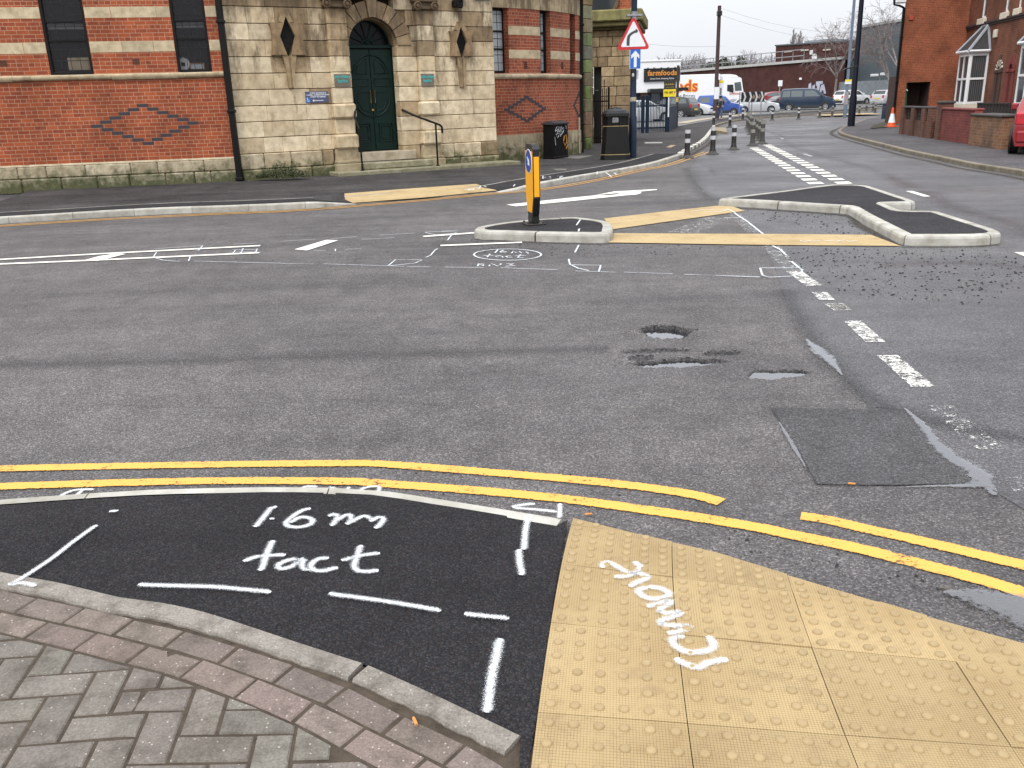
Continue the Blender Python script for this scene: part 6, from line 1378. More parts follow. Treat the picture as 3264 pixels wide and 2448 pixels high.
for pos, h, lb, dirty in [(p, h, l, i > 7) for i, (p, h, l) in enumerate(spots)] + [(p, 0, l, True) for p, l in cl_]:
    x, y = gt(*pos, h); z = terr(y) + h
    if dirty not in first: first[dirty] = make_bollard(lb, dirty); first[dirty].location = (x, y, z)
    else: dup(first[dirty], (x, y, z), random.uniform(0, 3), lb, 'rubber lane bollards')
# low kerbed build-out behind the second bollard
q = [gp(*z8(p), .1) for p in ((800, 690), (965, 715), (960, 700), (945, 655), (870, 648), (800, 650))]
mb = MB(); mb.shade = (.62, .58, .45); mb.prism(ccw(q), 0, .11); o = mb.build('kerb_buildout', M_OLDKERB); tag(o, 'low pale kerbed build-out at the end of the old kerb', None, None, 'structure')
# --- iron railings, gate posts, solid panel
ra, rb = gt(2031, 425, .1), gt(2122, 421, .1); fr = Frame(ra, rb); top = zat(z4((0, 915))[1], *ra)
t = thing('iron_railing', 'dark blue vertical bar railings beside the stone building', 'railing', (*ra, .1), fr.rz)
mb = MB(); mb.M = fr.M; n = 19
for i in range(n): s = fr.L * (i + .5) / n; mb.box(s - .011, s + .011, -.011, .011, .16, top + .02 * (i % 2)); mb.add([(s - .011, -.011, top), (s + .011, -.011, top), (s, 0, top + .09)], [(0, 1, 2)])
mb.build('bars', M_NAVY, t); mb = MB(); mb.M = fr.M; mb.box(0, fr.L, .012, .05, .28, .33); mb.build('rail', M_NAVY, t); mb = MB(); mb.M = fr.M; mb.box(0, fr.L, .012, .05, top - .42, top - .37); mb.build('rail', M_NAVY, t)
for px_ in (630, 690):
    s = (px_ - 560) / (945 - 560) * fr.L; mb = MB(); mb.M = fr.M; mb.box(s - .06, s + .06, -.06, .06, .08, top + .08, .01); mb.build('post', M_NAVY, t)
mb = MB(); mb.M = fr.M; mb.box(fr.L - .02, fr.L + .14, -.08, .08, .08, top + .18, .012); mb.build('post', M_NAVY, t)
rc = gt(*z4((1120, 1335)), .1); f2 = Frame(rb, rc)
t = thing('metal_panel_fence', 'solid navy metal panel fence between the railings and the brown post', 'fence', (*rb, .1), f2.rz)
zz0, zz1 = zat(z4((0, 1075))[1], *rb), zat(z4((0, 1040))[1], *rc)
mb = MB(); mb.M = f2.M; mb.prism([(.15, .1), (f2.L, .1), (f2.L, zz1), (.15, zz0)], -.02, .02, 'y'); mb.build('panel', M_NAVY, t)
mb = MB(); mb.M = f2.M; mb.prism([(.15, zz0), (f2.L, zz1), (f2.L, zz1 + .05), (.15, zz0 + .05)], -.03, .03, 'y'); mb.build('capping', M_NAVY, t)
t = thing('info_post', 'slim dark brown post at the end of the navy panel fence', 'post', (*rc, .1))
mb = MB(); mb.M = local(t); zt2 = zat(z4((0, 500))[1], *rc); mb.tube([(0, 0, 0), (0, 0, zt2)], .07, 10); mb.build('pole', plain('brown_post_paint', (.04, .032, .03), (.025, .02, .018), 9, .6), t)
mb = MB(); mb.M = local(t); z = zat(z4((0, 950))[1], *rc) - .1; mb.lathe([(.075, z - .12), (.075, z + .12)], 10); mb.build('yellow_band', plain('yellow_tape', (.5, .36, .1), (.4, .28, .07), 9, .6), t)
# direction arm over the fence
mb = MB(); mb.M = local(t); a = aty(*z4((1285, 790)), rc[1]); b = aty(*z4((1135, 800)), rc[1]); mb.box(b.x - rc[0], a.x - rc[0], -.06, .06, zat(z4((0, 828))[1], *rc) - .1, zat(z4((0, 782))[1], *rc) - .1, .01); mb.build('sign_arm', M_SBLK, t)
# --- estate agent board
Y_ = rb[1] - .15; a, b = aty(*z4((936, 912)), Y_), aty(*z4((1112, 803)), Y_)
t = thing('to_let_board', 'yellow TO LET board under a dark agent panel on the gate post', 'sign', (a.x, Y_, a.z))
mb = MB(); mb.M = local(t); W_, H_ = b.x - a.x, b.z - a.z; mb.box(0, W_, 0, .02, 0, H_, .004); bd = mb.build('yellow_board', plain('agent_yellow', (.80, .62, .02), (.74, .56, .02), 3, .5), t)
text('lettering', 'TO LET', H_ * .36, local(t) @ Matrix.Translation((W_ * .42, -.004, H_ * .56)) @ FACE, M_SBLK, bd, .006, .003)
mb = MB(); mb.M = local(t); mb.box(W_ * .87, W_ * .96, -.004, .0, H_ * .45, H_ * .75); mb.build('red_block', M_RED, bd)
mb = MB(); mb.M = local(t); h2 = aty(*z4((0, 705)), Y_).z - a.z; mb.box(.02, W_ - .01, 0, .02, H_ + .01, h2, .004); p2 = mb.build('dark_panel', plain('agent_dark', (.035, .03, .02), (.025, .022, .015), 4, .5), t)
mb = MB(); mb.M = local(t)
for i in range(9): mb.box(W_ * (.08 + .088 * i), W_ * (.14 + .088 * i), -.003, 0, H_ + (h2 - H_) * .46, H_ + (h2 - H_) * (.54 + .06 * (i % 2)))
for i in range(7): mb.box(W_ * (.22 + .09 * i), W_ * (.28 + .09 * i), -.003, 0, H_ + (h2 - H_) * .2, H_ + (h2 - H_) * .25)
mb.build('faint_lines', plain('dull_gold', (.4, .33, .08), (.3, .25, .06), 4, .6), p2)
mb = MB(); mb.M = local(t); mb.box(W_ * .4, W_ * .5, .021, .07, -.9, h2); mb.build('post', M_SIGNW, t)
# --- chevron board
cy_ = gt(*z5((335, 1370)), .1)[1]; a, b = aty(*z5((228, 1200)), cy_), aty(*z5((508, 1075)), cy_)
t = thing('chevron_board', 'black and white chevron board on four thin grey posts', 'road sign', (a.x, cy_, terr(cy_) + .1))
W_, H_ = b.x - a.x, b.z - a.z; z0 = a.z - terr(cy_) - .1
mb = MB(); mb.M = local(t); mb.box(0, W_, 0, .03, z0, z0 + H_, .006); mb.build('board', M_SBLK, t)
mb = MB(); mb.M = local(t)
for c in (.11, .36, .61, .86):
    x = W_ * c; w_ = W_ * .035; e = W_ * .07; mb.prism([(x - w_, z0 + H_), (x + w_, z0 + H_), (x + w_ + e, z0 + H_ / 2), (x + w_, z0), (x - w_, z0), (x - w_ + e, z0 + H_ / 2)], -.008, -.001, 'y')
mb.build('chevrons', M_REFL, t)
mb = MB(); mb.M = local(t)
for c, r in ((.52, .06), (.76, .05)):
    for i in range(6): mb.box(W_ * c - r + .03 * i, W_ * c - r + .03 * i + .05, -.01, -.002, z0 + H_ * (.3 + .1 * (i % 3)), z0 + H_ * (.45 + .09 * ((i + 1) % 4)))
mb.build('torn_stickers', plain('sticker_remains', (.4, .28, .2), (.25, .18, .13), 12, .7), t)
for c in (-.05, .36, .48, .88): mb = MB(); mb.M = local(t); mb.tube([(W_ * c, .05, -.05), (W_ * c, .05, z0 + H_ * (.5 if c != -.05 else 1))], .04, 8); mb.build('post', M_STEEL, t)
# --- lamp posts, poles, small signs
def pole(name, lb, cat, px_, h, r0, r1, top_px, m, extra=None):
    x, y = gt(*px_, h); z = terr(y) + h; t = thing(name, lb, cat, (x, y, z)); zt = zat(top_px, x, y) - z
    mb = MB(); mb.M = local(t); mb.tube([(0, 0, -.1), (0, 0, 1.3), (0, 0, 1.4), (0, 0, zt)], [r0, r0, r0 * .8, r1], 14); mb.build('pole', m, t, smooth=45)
    if extra: extra(t, x, y, z)
    return t
M_NAVP = plain('dark_lamp_paint', (.007, .009, .018), (.005, .006, .012), 9, .5, spec=.2)
def lampx(t, x, y, z):
    zz = zat(z5((0, 775))[1], x, y) - z; mb = MB(); mb.M = local(t); mb.lathe([(.13, zz - .05), (.13, zz + .05)], 14); mb.tube([(0, 0, zz), (-.5, 0, zz - .12), (-.62, 0, zz - .2)], .035, 8); mb.build('bracket', M_SBLK, t)
    zz = zat(z5((0, 1140))[1], x, y) - z; mb = MB(); mb.M = local(t); mb.lathe([(.115, zz - .06), (.115, zz + .06)], 14); mb.build('tape_band', M_REFL, t)
pole('lamp_post', 'thick dark blue lamp post at the kerb corner before the house', 'lamp post', z5((1520, 1482)), .1, .165, .085, -260, M_NAVP, lampx)
def l2x(t, x, y, z):
    k_ = lambda v: zat(z5((0, v))[1], x, y) - z; mb = MB(); mb.M = local(t); mb.box(-.22, .22, -.14, -.11, k_(990), k_(935), .01); p = mb.build('label_plate', M_SIGNW, t)
    mb = MB(); mb.M = local(t); mb.box(-.22, .22, -.148, -.141, k_(958), k_(935)); mb.build('yellow_top', MC['agent_yellow'], p)
    mb = MB(); mb.M = local(t); mb.lathe([(.14, k_(1230)), (.14, k_(1080))], 12); mb.build('worn_sticker', plain('torn_poster', (.35, .32, .32), (.18, .16, .17), 14, .7), t)
pole('lamp_post', 'slim blue grey lamp post behind the thick dark one', 'lamp post', z5((1447, 1365)), .1, .12, .09, -200, plain('blue_grey_paint', (.12, .16, .21), (.09, .12, .17), 9, .45), l2x)
q = gt(*z5((1447, 1365)), 0); sheet('tactile_paving', [(q[0] - 2, q[1] - 1.5), (q[0] + 2.2, q[1] - 1.2), (q[0] + 2.6, q[1] + 2.2), (q[0] - 1.4, q[1] + 2.4)], terr(q[1]) + .118, M_TACTF, 'small yellow tactile pad at the far kerb')
M_WOOD = plain('dark_pole_wood', (.055, .028, .026), (.035, .018, .017), 12, .8)
def telx(t, x, y, z):
    zz = zat(40, x, y) - z; mb = MB(); mb.M = local(t); mb.box(-.16, .16, -.2, .1, zz - .2, zz + .1, .02); mb.build('junction_box', M_SBLK, t)
    zz = zat(z4((0, 850))[1], x, y) - z; mb = MB(); mb.M = local(t); mb.box(-.16, .16, -.16, -.13, zz - .45, zz + .35, .01); mb.build('notice', M_SIGNW, t)
pole('telegraph_pole', 'tall brown wooden telegraph pole beside the pedestrian', 'pole', z4((1655, 1225)), .1, .17, .12, 18, M_WOOD, telx)
def busx(t, x, y, z):
    k_ = lambda v: zat(z4((0, v))[1], x, y) - z; mb = MB(); mb.M = local(t); mb.box(-.0, .36, -.03, .0, k_(720), k_(680), .01); mb.build('yellow_flag', MC['agent_yellow'], t)
    mb = MB(); mb.M = local(t); mb.box(.04, .36, -.03, .0, k_(790), k_(725), .01); mb.build('flag', M_SIGNW, t)
pole('bus_stop_pole', 'thin bus stop pole with a yellow flag beside the telegraph pole', 'bus stop', z4((1683, 1222)), .1, .06, .05, z4((0, 672))[1], M_SBLK, busx)
def boardx(t, x, y, z):
    k_ = lambda v: zat(z5((0, v))[1], x, y) - z; w_ = 24 * y / 2785 * .2712; mb = MB(); mb.M = local(t); mb.box(-w_, w_, -.12, -.08, k_(1015), k_(945), .02); mb.build('board', M_SIGNW, t)
pole('car_park_sign', 'white notice board on a post above the silver hatchback', 'sign', z5((670, 1250)), .1, .06, .05, z5((0, 950))[1], M_STEEL, boardx)
nx_, ny_ = gt(*z5((1908, 1395)), .1)
t = thing('post', 'stout dark navy bollard post by the side road kerb', 'bollard', (nx_, ny_, terr(ny_) + .1)); zt = zat(z5((0, 1215))[1], nx_, ny_) - terr(ny_) - .1
mb = MB(); mb.M = local(t); mb.lathe([(.17, 0), (.155, .1), (.15, zt * .85), (.13, zt * .88), (.155, zt * .92), (.14, zt), (.001, zt + .03)], 14); mb.build('shaft', M_NAVY, t, smooth=40)
# --- traffic cone
x, y = gp(*z6((524, 1198)), .1); zt = zat(z6((0, 1015))[1], x, y) - .1; k = zt / .9
t = thing('traffic_cone', 'orange and white traffic cone standing at the gable corner', 'cone', (x, y, .1))
M_ORG = plain('cone_orange', (.75, .11, .02), (.66, .09, .02), 4, .45)
mb = MB(); mb.M = local(t) @ Matrix.Scale(k, 4); mb.lathe([(.19, .04), (.165, .20)], 18); mb.lathe([(.075, .62), (.045, .88), (.02, .9)], 18); mb.build('cone', M_ORG, t, smooth=40)
mb = MB(); mb.M = local(t) @ Matrix.Scale(k, 4); mb.lathe([(.166, .20), (.077, .62)], 18, cap=False); mb.build('white_sleeve', M_SIGNW, t, smooth=True)
mb = MB(); mb.M = local(t) @ Matrix.Scale(k, 4); mb.box(-.25, .25, -.25, .25, 0, .04, .012); mb.build('base', M_ORG, t)
# --- overhead wires
for lb, p, q, sag in (('upper thin overhead wire from the telegraph pole', (2298, 26), (2980, 60), 1.5), ('lower thin overhead wire from the telegraph pole', (2298, 48), (2980, 75), 1.6), ('faint low wire crossing the sky on the left', (2060, 140), (2300, 147), .1)):
    a, b = aty(*p, 66.4), aty(*q, 95 if q[0] > 2500 else 66.4); mb = MB(); mb.tube([tuple(a.lerp(b, i / 12) - Vector((0, 0, sag * 4 * (i / 12) * (1 - i / 12)))) for i in range(13)], .006, 4); tag(mb.build('overhead_wire', M_SBLK), lb, 'wire')
# ================================================================ right-hand terraced house
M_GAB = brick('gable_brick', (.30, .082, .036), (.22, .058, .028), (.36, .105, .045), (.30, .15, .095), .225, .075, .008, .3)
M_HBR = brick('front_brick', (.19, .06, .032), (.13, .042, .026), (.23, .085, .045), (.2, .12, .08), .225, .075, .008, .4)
M_UPVC = plain('white_upvc', (.80, .80, .80), (.73, .73, .74), 3, .35); M_SLATE = plain('roof_slate', (.04, .038, .04), (.02, .019, .021), 9, .8, bmp=.5, dist=.02)
M_CREAM = plain('cream_sill_paint', (.68, .62, .50), (.56, .5, .4), 6, .7); M_LEADF = plain('lead_flashing', (.33, .34, .37), (.24, .25, .27), 8, .6)
M_WIN = glass('house_window_glass', (.05, .055, .06), 0, .05); M_WINB = glass('net_curtain_glass', (.26, .29, .30), 0, .08); M_REDP = plain('red_masonry_paint', (.20, .032, .028), (.13, .022, .02), 6, .7)
GA = Vector((18.99, 44.28)); gd = Vector((1, -.05)); t_ = 2.0
for _ in range(400):
    if proj(*(GA + gd * t_), 3.0)[0] < z6((1212, 560))[0]: t_ += .01
CN = GA + gd * t_; FG = Frame(GA, CN); FH = Frame(CN, CN + Vector((-.18, -1.0)).normalized() * 13)
house = thing('terraced_house', 'red brick end terrace with white bay windows and arched doors', 'house', (CN.x, CN.y, .1), FH.rz)
oa, ob_ = FG.at(z6((647, 1000))), FG.at(z6((898, 772)))
hole = (oa[0], ob_[0], .8, ob_[1])
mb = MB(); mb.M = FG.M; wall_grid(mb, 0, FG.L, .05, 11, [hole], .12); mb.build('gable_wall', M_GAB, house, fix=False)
mb = MB(); mb.M = FG.M; mb.box(hole[0] - .4, hole[1] + .2, 1.2, 1.25, .1, hole[3] + .3); mb.box(hole[1] + .002, hole[1] + .1, .12, 1.2, .1, hole[3] + .2); mb.box(hole[0] - .4, hole[0] - .3, .12, 1.2, .1, hole[3] + .3); mb.box(hole[0] - .3, hole[1], .12, 1.2, hole[3] + .002, hole[3] + .1); mb.build('porch_recess', plain('porch_shade_brick', (.06, .03, .022), (.035, .02, .016), 5, .9), house)  # brick colour darkened to paint the shade inside the opening
a = FG.at(z6((645, 960)), .3); mb = MB(); mb.M = FG.M; mb.prism([(a[0], .8), (a[0] + .13, .8), (a[0] + .09, 2.1), (a[0] + .04, 2.35), (a[0] + .02, 2.1)], .3, .34, 'y'); mb.build('green_awning', plain('green_fabric', (.02, .16, .10), (.015, .12, .07), 6, .6), house)
a, b = FG.at(z6((652, 828)), .2), FG.at(z6((682, 850)), .2); mb = MB(); mb.M = FG.M; mb.prism([(a[0], a[1]), (b[0], b[1]), (b[0], b[1] - .06), (a[0], a[1] - .06)], .2, .24, 'y'); mb.build('white_strut', M_UPVC, house)
a, b = FG.at(z6((690, 190))), FG.at(z6((732, 148))); mb = MB(); mb.M = FG.M; mb.box(a[0], b[0], -.06, .02, a[1], b[1], .01); mb.build('wall_vent', plain('terracotta', (.42, .07, .035), (.33, .055, .03), 9, .7), house)
q = FG.M @ Vector((-.06, -.05, 0)); pipe('drainpipe', q.x, q.y, .1, zat(z6((0, 75))[1], GA.x, GA.y), .055, [2, 4], house)
gz = zat(z6((0, 75))[1], GA.x, GA.y)
mb = MB(); mb.M = FG.M; mb.tube([(-.06, -.05, gz), (-.3, -.1, gz + .1), (-.55, -.1, gz + .15), (-.6, -.1, gz + .6)], .05, 8); mb.tube([(-.65, -.1, gz + .55), (-.62, -.1, gz + .85), (.05, -.1, gz + 1.05)], .06, 8); mb.build('gutter', M_BLKP, house)
mb = MB(); mb.M = FG.M; mb.box(-.5, -.02, -.2, .1, gz + .2, gz + .8, .04); mb.build('flue_box', M_UPVC, house)
# front wall
def hs(p, o=0.0): return FH.at(z6(p), o)
d1a, d1b = hs((1490, 985)), hs((1582, 480)); d2a, d2b = hs((1598, 985)), hs((1705, 460))
up1, up2, up3 = hs((1370, 178)), hs((1430, 60)), hs((1590, 120)); up4 = hs((1636, 60)); u5, u6 = hs((1716, 80)), hs((1752, 40))
holes = [(d1a[0], d1b[0], .3, 2.95), (d2a[0], d2b[0], .3, 2.95), (up1[0], up2[0], up1[1], up1[1] + 1.9), (up3[0], up4[0], up3[1], up3[1] + 1.9), (u5[0], u6[0], u5[1], u5[1] + 1.9)]
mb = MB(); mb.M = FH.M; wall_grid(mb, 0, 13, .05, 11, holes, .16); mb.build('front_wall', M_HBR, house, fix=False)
mb = MB(); mb.M = FH.M; zc_ = hs((1300, 245))[1]; mb.box(0, 13, -.10, .02, zc_ - .06, zc_ + .06, .02); mb.box(-.1, 13, -.06, .02, zc_ - .14, zc_ - .07, .01); mb.build('string_course', plain('dark_cornice_brick', (.05, .03, .025), (.03, .02, .018), 8, .8), house)
for i, h in enumerate(holes[2:]):
    mb = MB(); mb.M = FH.M; f = .09; s0, s1, z0, z1_ = h
    for q in ((s0, s0 + f, z0, z1_), (s1 - f, s1, z0, z1_), (s0 + f, s1 - f, z0, z0 + f), (s0 + f, s1 - f, z1_ - f, z1_), (s0 + f, s1 - f, z0 + .9, z0 + .98)): mb.box(q[0], q[1], .05, .13, q[2], q[3], .008)
    w_ = mb.build('window', M_UPVC, house); mb = MB(); mb.M = FH.M; mb.box(s0 + f, s1 - f, .09, .095, z0 + f, z1_ - f); mb.build('pane', M_WIN, w_); mb = MB(); mb.M = FH.M; mb.box(s0 - .15, s1 + .15, -.12, .12, z0 - .26, z0 - .004, .02); mb.build('sill', M_CREAM, w_)
def archd(h, face, m_arch, poly):
    s0, s1, z0, z1_ = h; c = (s0 + s1) / 2; hw = (s1 - s0) / 2; zs = 2.35
    mb = MB(); mb.M = FH.M; n = 14
    for i in range(n):
        a0, a1 = math.pi * i / n + .01, math.pi * (i + 1) / n - .01; mb.m = (i % 2) if poly else 0; r0, r1 = hw * .98, hw + .24
        mb.prism([(c + r0 * math.cos(a0), zs + r0 * math.sin(a0)), (c + r1 * math.cos(a0), zs + r1 * math.sin(a0)), (c + r1 * math.cos(a1), zs + r1 * math.sin(a1)), (c + r0 * math.cos(a1), zs + r0 * math.sin(a1))], -.05, .16, 'y')
    mb.m = 0
    for sg in (-1, 1):
        x = c + sg * (hw + .11); mb.box(x - .125, x + .125, -.05, .02, .1, zs - .01, .01); mb.box(x - .16, x + .16, -.1, .02, zs - .14, zs - .02, .02)
    mb.prism([(c + sg * hw, z) for sg, z in ((1, zs), (1, z1_), (-1, z1_), (-1, zs))] + [(c + hw * math.cos(math.pi - math.pi * k / 12), zs + hw * math.sin(math.pi * k / 12)) for k in range(1, 12)], .0, .15, 'y')
    mb.build('door_arch', [m_arch, M_CREAM], house)
    mb = MB(); mb.M = FH.M; mb.box(s0, s1, .17, .22, .3, zs); mb.box(s0, s0 + .09, .12, .17, .3, zs, .01); mb.box(s1 - .09, s1, .12, .17, .3, zs, .01); mb.box(s0 + .09, s1 - .09, .12, .17, 2.2, zs, .01)
    for a in (0, 1):
        for z in (.5, 1.0): mb.box(c - hw * .6 + a * hw * .65, c - hw * .05 + a * hw * .65, .155, .169, z, z + .4, .01)
    d = mb.build('door', M_UPVC, house); mb = MB(); mb.M = FH.M; mb.lathe([(.2, 0), (.2, .02)], 16, Matrix.Translation((c, .165, 1.85)) @ FACE); mb.build('door_glass', M_WIN, d)
    mb = MB(); mb.M = FH.M; mb.box(c - .08, c + .08, .14, .165, .95, 1.05, .005); mb.build('letter_box', M_STEEL, d)
    mb = MB(); mb.M = FH.M; mb.prism([(c + hw * .9 * math.cos(math.pi * k / 14), zs + .04 + hw * .85 * math.sin(math.pi * k / 14)) for k in range(15)], .18, .19, 'y'); mb.build('fanlight', M_WINB, house)
    mb = MB(); mb.M = FH.M; mb.tube([(c + hw * .93 * math.cos(math.pi * k / 14), .16, zs + .03 + hw * .9 * math.sin(math.pi * k / 14)) for k in range(15)], .04, 6); mb.build('fanlight_frame', M_UPVC, house)
archd(holes[0], M_HBR, plain('dark_arch_brick', (.07, .035, .028), (.045, .025, .02), 8, .8), True); archd(holes[1], M_HBR, M_REDP, False)
a, b = hs((1505, 360)), hs((1542, 275)); mb = MB(); mb.M = FH.M; mb.box(a[0], b[0], -.12, .0, a[1], b[1], .03); mb.build('alarm_box', M_CREAM, house)
def bay(s_near, s_far, off, z0, zt, zr):
    """canted-looking box bay: front parallel to the wall, near side facing the street end"""
    c = .22; pts = [(s_far, 0), (s_far + c, off), (s_near - c * .15, off), (s_near, 0)]
    def panel(P, Q, name='bay_window'):
        L_ = math.hypot(Q[0] - P[0], Q[1] - P[1]); T = FH.M @ Matrix.Translation((P[0], P[1], 0)) @ Matrix.Rotation(math.atan2(Q[1] - P[1], Q[0] - P[0]), 4, 'Z'); mb = MB(); mb.M = T; f = .09; zm = z0 + (zt - z0) * .46
        nx = 2 if L_ > 1.4 else 1
        for q in [(0, f, z0, zt), (L_ - f, L_, z0, zt), (f, L_ - f, z0, z0 + .1), (f, L_ - f, zt - .2, zt), (f, L_ - f, zm, zm + .09)] + ([(L_ / 2 - .045, L_ / 2 + .045, z0 + .1, zm), (L_ / 2 - .045, L_ / 2 + .045, zm + .09, zt - .2)] if nx == 2 else []): mb.box(q[0], q[1], -.04, .05, q[2], q[3], .01)
        w_ = mb.build(name, M_UPVC, house); mb = MB(); mb.M = T; mb.box(f, L_ - f, .0, .008, z0 + .1, zt - .2); mb.build('pane', M_WIN if nx == 2 or L_ < 1.2 else M_WINB, w_)
        if L_ < 1.6:
            mb = MB(); mb.M = T
            for i in range(7): x = f + (L_ - 2 * f) * (i + .4) / 7; mb.box(x, x + .03, -.006, -.002, z0 + .1, zm); mb.box(x, x + .03, -.006, -.002, zm + .09, zt - .2)
            mb.build('blind', plain('vertical_blind', (.10, .09, .09), (.07, .065, .065), 5, .7), w_)
    for P, Q in ((pts[0], pts[1]), (pts[1], pts[2]), (pts[2], pts[3])): panel(P, Q)
    mb = MB(); mb.M = FH.M; e = .14; E_ = [(s_far - e, .0), (s_far + c - e * .5, off - e), (s_near + e * .7, off - e), (s_near + e, .0)]
    ap0, ap1 = (s_far + .55, -.02, zr), (s_near - .45, -.02, zr)
    vs = [(p[0], p[1], zt) for p in E_] + [ap0, ap1]; mb.add(vs, [(0, 1, 4), (1, 2, 5, 4), (2, 3, 5), (0, 3, 2, 1)]); rf = mb.build('bay_roof', M_SLATE, house)
    mb = MB(); mb.M = FH.M
    for p, q in ((vs[1], ap0), (vs[2], ap1), (ap0, ap1), (vs[3], ap1)): mb.tube([p, q], .07, 6)
    mb.build('flashing', M_LEADF, rf); mb = MB(); mb.M = FH.M
    for p, q in ((vs[0], vs[1]), (vs[1], vs[2]), (vs[2], vs[3])): mb.tube([p, q], .06, 6)
    mb.build('bay_gutter', M_UPVC, rf); mb = MB(); mb.M = FH.M; mb.prism([(p[0] + (.05 if i > 1 else -.05), p[1] - .1 * (0 < i < 3)) for i, p in enumerate(pts)], z0 - .22, z0 - .003, 'z'); mb.build('sill', M_CREAM, house)
    mb = MB(); mb.M = FH.M; mb.prism(pts, .1, z0 - .223, 'z'); mb.build('bay_base', M_HBR, house)
best = min((abs(FH.at(z6((1250, 740)), o)[0] - FH.at(z6((1420, 740)), 0)[0]), o) for o in [-.3 - .05 * i for i in range(30)])
off = best[1]; sn = FH.at(z6((1420, 740)), 0)[0]; sf = FH.at(z6((1155, 740)), off)[0] - .3
zb0, zb1 = FH.at(z6((1250, 985)), off)[1], FH.at(z6((1250, 488)), off)[1]; zr = FH.at(z6((1395, 250)), 0)[1]
bay(sn, sf, off, zb0, zb1, zr)
s2 = FH.at(z6((1712, 740)), off)[0]; bay(s2 + (sn - sf) + .1, s2 - .1, off, zb0, zb1, zr)
# garden walls
FW = Frame((14.77, 33.98), (12.81, 23.21))
def ws(p, o=0.0): return FW.at(z6(p), o)
M_WBR = brick('brown_wall_brick', (.15, .058, .036), (.10, .042, .03), (.19, .08, .05), (.14, .1, .075), .225, .075, .009, .4); M_WBY = brick('mixed_wall_brick', (.25, .12, .055), (.17, .07, .04), (.3, .17, .09), (.22, .17, .12), .225, .075, .009, .4, sootlo=.5)
M_WRED = brick('red_painted_brick', (.22, .05, .042), (.15, .034, .03), (.26, .08, .062), (.20, .07, .06), .225, .075, .011, .35)
M_COP = plain('dark_coping', (.06, .05, .045), (.035, .03, .028), 8, .8, bmp=.3)
def wbox(mb, s0, s1, y0, y1, z0, z1_):
    for a, b, c, d in (((s0, y0), (s1, y0), z0, z1_), ((s1, y0), (s1, y1), z0, z1_), ((s1, y1), (s0, y1), z0, z1_), ((s0, y1), (s0, y0), z0, z1_)):
        L_ = math.hypot(b[0] - a[0], b[1] - a[1]); u0 = a[0] + a[1]; mb.quad((a[0], a[1], c), (b[0], b[1], c), (b[0], b[1], d), (a[0], a[1], d), [(u0, c), (u0 + L_, c), (u0 + L_, d), (u0, d)])
    mb.quad((s0, y0, z1_), (s1, y0, z1_), (s1, y1, z1_), (s0, y1, z1_), [(s0, 0), (s1, 0), (s1, .2), (s0, .2)])
sA, sB, sC, sD, sE = ws((610, 1240))[0], ws((890, 1290))[0], ws((975, 1300))[0], ws((1240, 1340))[0], ws((1562, 1390))[0]
zA_ = ws((610, 1000))[1]
def wthing(name, lb, s): p = FW.M @ Vector((s, 0, .1)); return thing(name, lb, 'garden wall', tuple(p), FW.rz)
t = wthing('garden_wall', 'low brown front garden wall with open panels between square pillars', sA)
mb = MB(); mb.M = FW.M; wbox(mb, sA, sB, 0, .22, .05, .62); mb.build('base_wall', M_WBR, t, fix=False)
for s in (sA, sA + (sB - sA) * .36, sA + (sB - sA) * .7, sB - .4): mb = MB(); mb.M = FW.M; wbox(mb, s, s + .4, -.05, .3, .05, zA_ - .06); mb.build('pillar', M_WBR, t, fix=False)
mb = MB(); mb.M = FW.M; mb.box(sA, sB, -.03, .26, zA_ - .058, zA_, .012); mb.build('coping', M_COP, t)
mb = MB(); mb.M = FW.M
for i in range(14): s = sA + (sB - sA) * (i + .5) / 14; mb.box(s - .03, s + .03, .06, .16, .625, zA_ - .062)
mb.box(sA + .42, sB - .42, .08, .14, .80, .84); mb.build('open_blocks', plain('screen_block', (.06, .04, .033), (.035, .025, .022), 9, .9), t)
t = wthing('gate_pier', 'narrow brown brick gate pier beside the red painted wall', sC); mb = MB(); mb.M = FW.M; wbox(mb, sC - .5, sC - .03, -.02, .34, .05, ws((985, 980))[1]); mb.build('pier', M_WBR, t, fix=False); mb = MB(); mb.M = FW.M; mb.box(sC - .54, sC + .01, -.05, .38, ws((985, 980))[1], ws((985, 980))[1] + .08, .02); mb.build('cap', M_COP, t)
t = wthing('garden_wall', 'low garden wall painted dark red', sC); zR_ = ws((1000, 1015))[1]; mb = MB(); mb.M = FW.M; wbox(mb, sC, sD + .3, 0.02, .24, .05, zR_ - .07); mb.build('wall', M_WRED, t, fix=False); mb = MB(); mb.M = FW.M; mb.box(sC, sD + .3, -.02, .28, zR_ - .068, zR_, .02); mb.build('coping', M_REDP, t)
t = wthing('garden_wall', 'mottled yellow and brown brick garden wall ending by the red car', sD); zY_ = ws((1400, 1075))[1]; mb = MB(); mb.M = FW.M; wbox(mb, sD + .3, sE, -.06, .5, .05, zY_ - .07); mb.build('wall', M_WBY, t, fix=False); mb = MB(); mb.M = FW.M; mb.box(sD + .28, sE + .03, -.1, .54, zY_ - .068, zY_, .02); mb.build('coping', M_COP, t)
za, zb_ = ws((1450, 985), 1.6)[1], .1
t = wthing('garden_fence', 'dark timber fence behind the garden walls', sD); mb = MB(); mb.M = FW.M; i = 0; s0 = ws((1335, 1000), 1.6)[0]; s = s0
while s < sE + 3.0: mb.box(s, s + .14, 1.6 + .01 * (i % 2), 1.63 + .01 * (i % 2), .1, za); s += .145; i += 1
mb.build('boards', plain('dark_fence_timber', (.03, .02, .016), (.015, .011, .009), 12, .85), t); mb = MB(); mb.M = FW.M; mb.box(s0, sE + 3, 1.585, 1.66, za + .001, za + .05); mb.build('rail', MC['dark_fence_timber'], t)
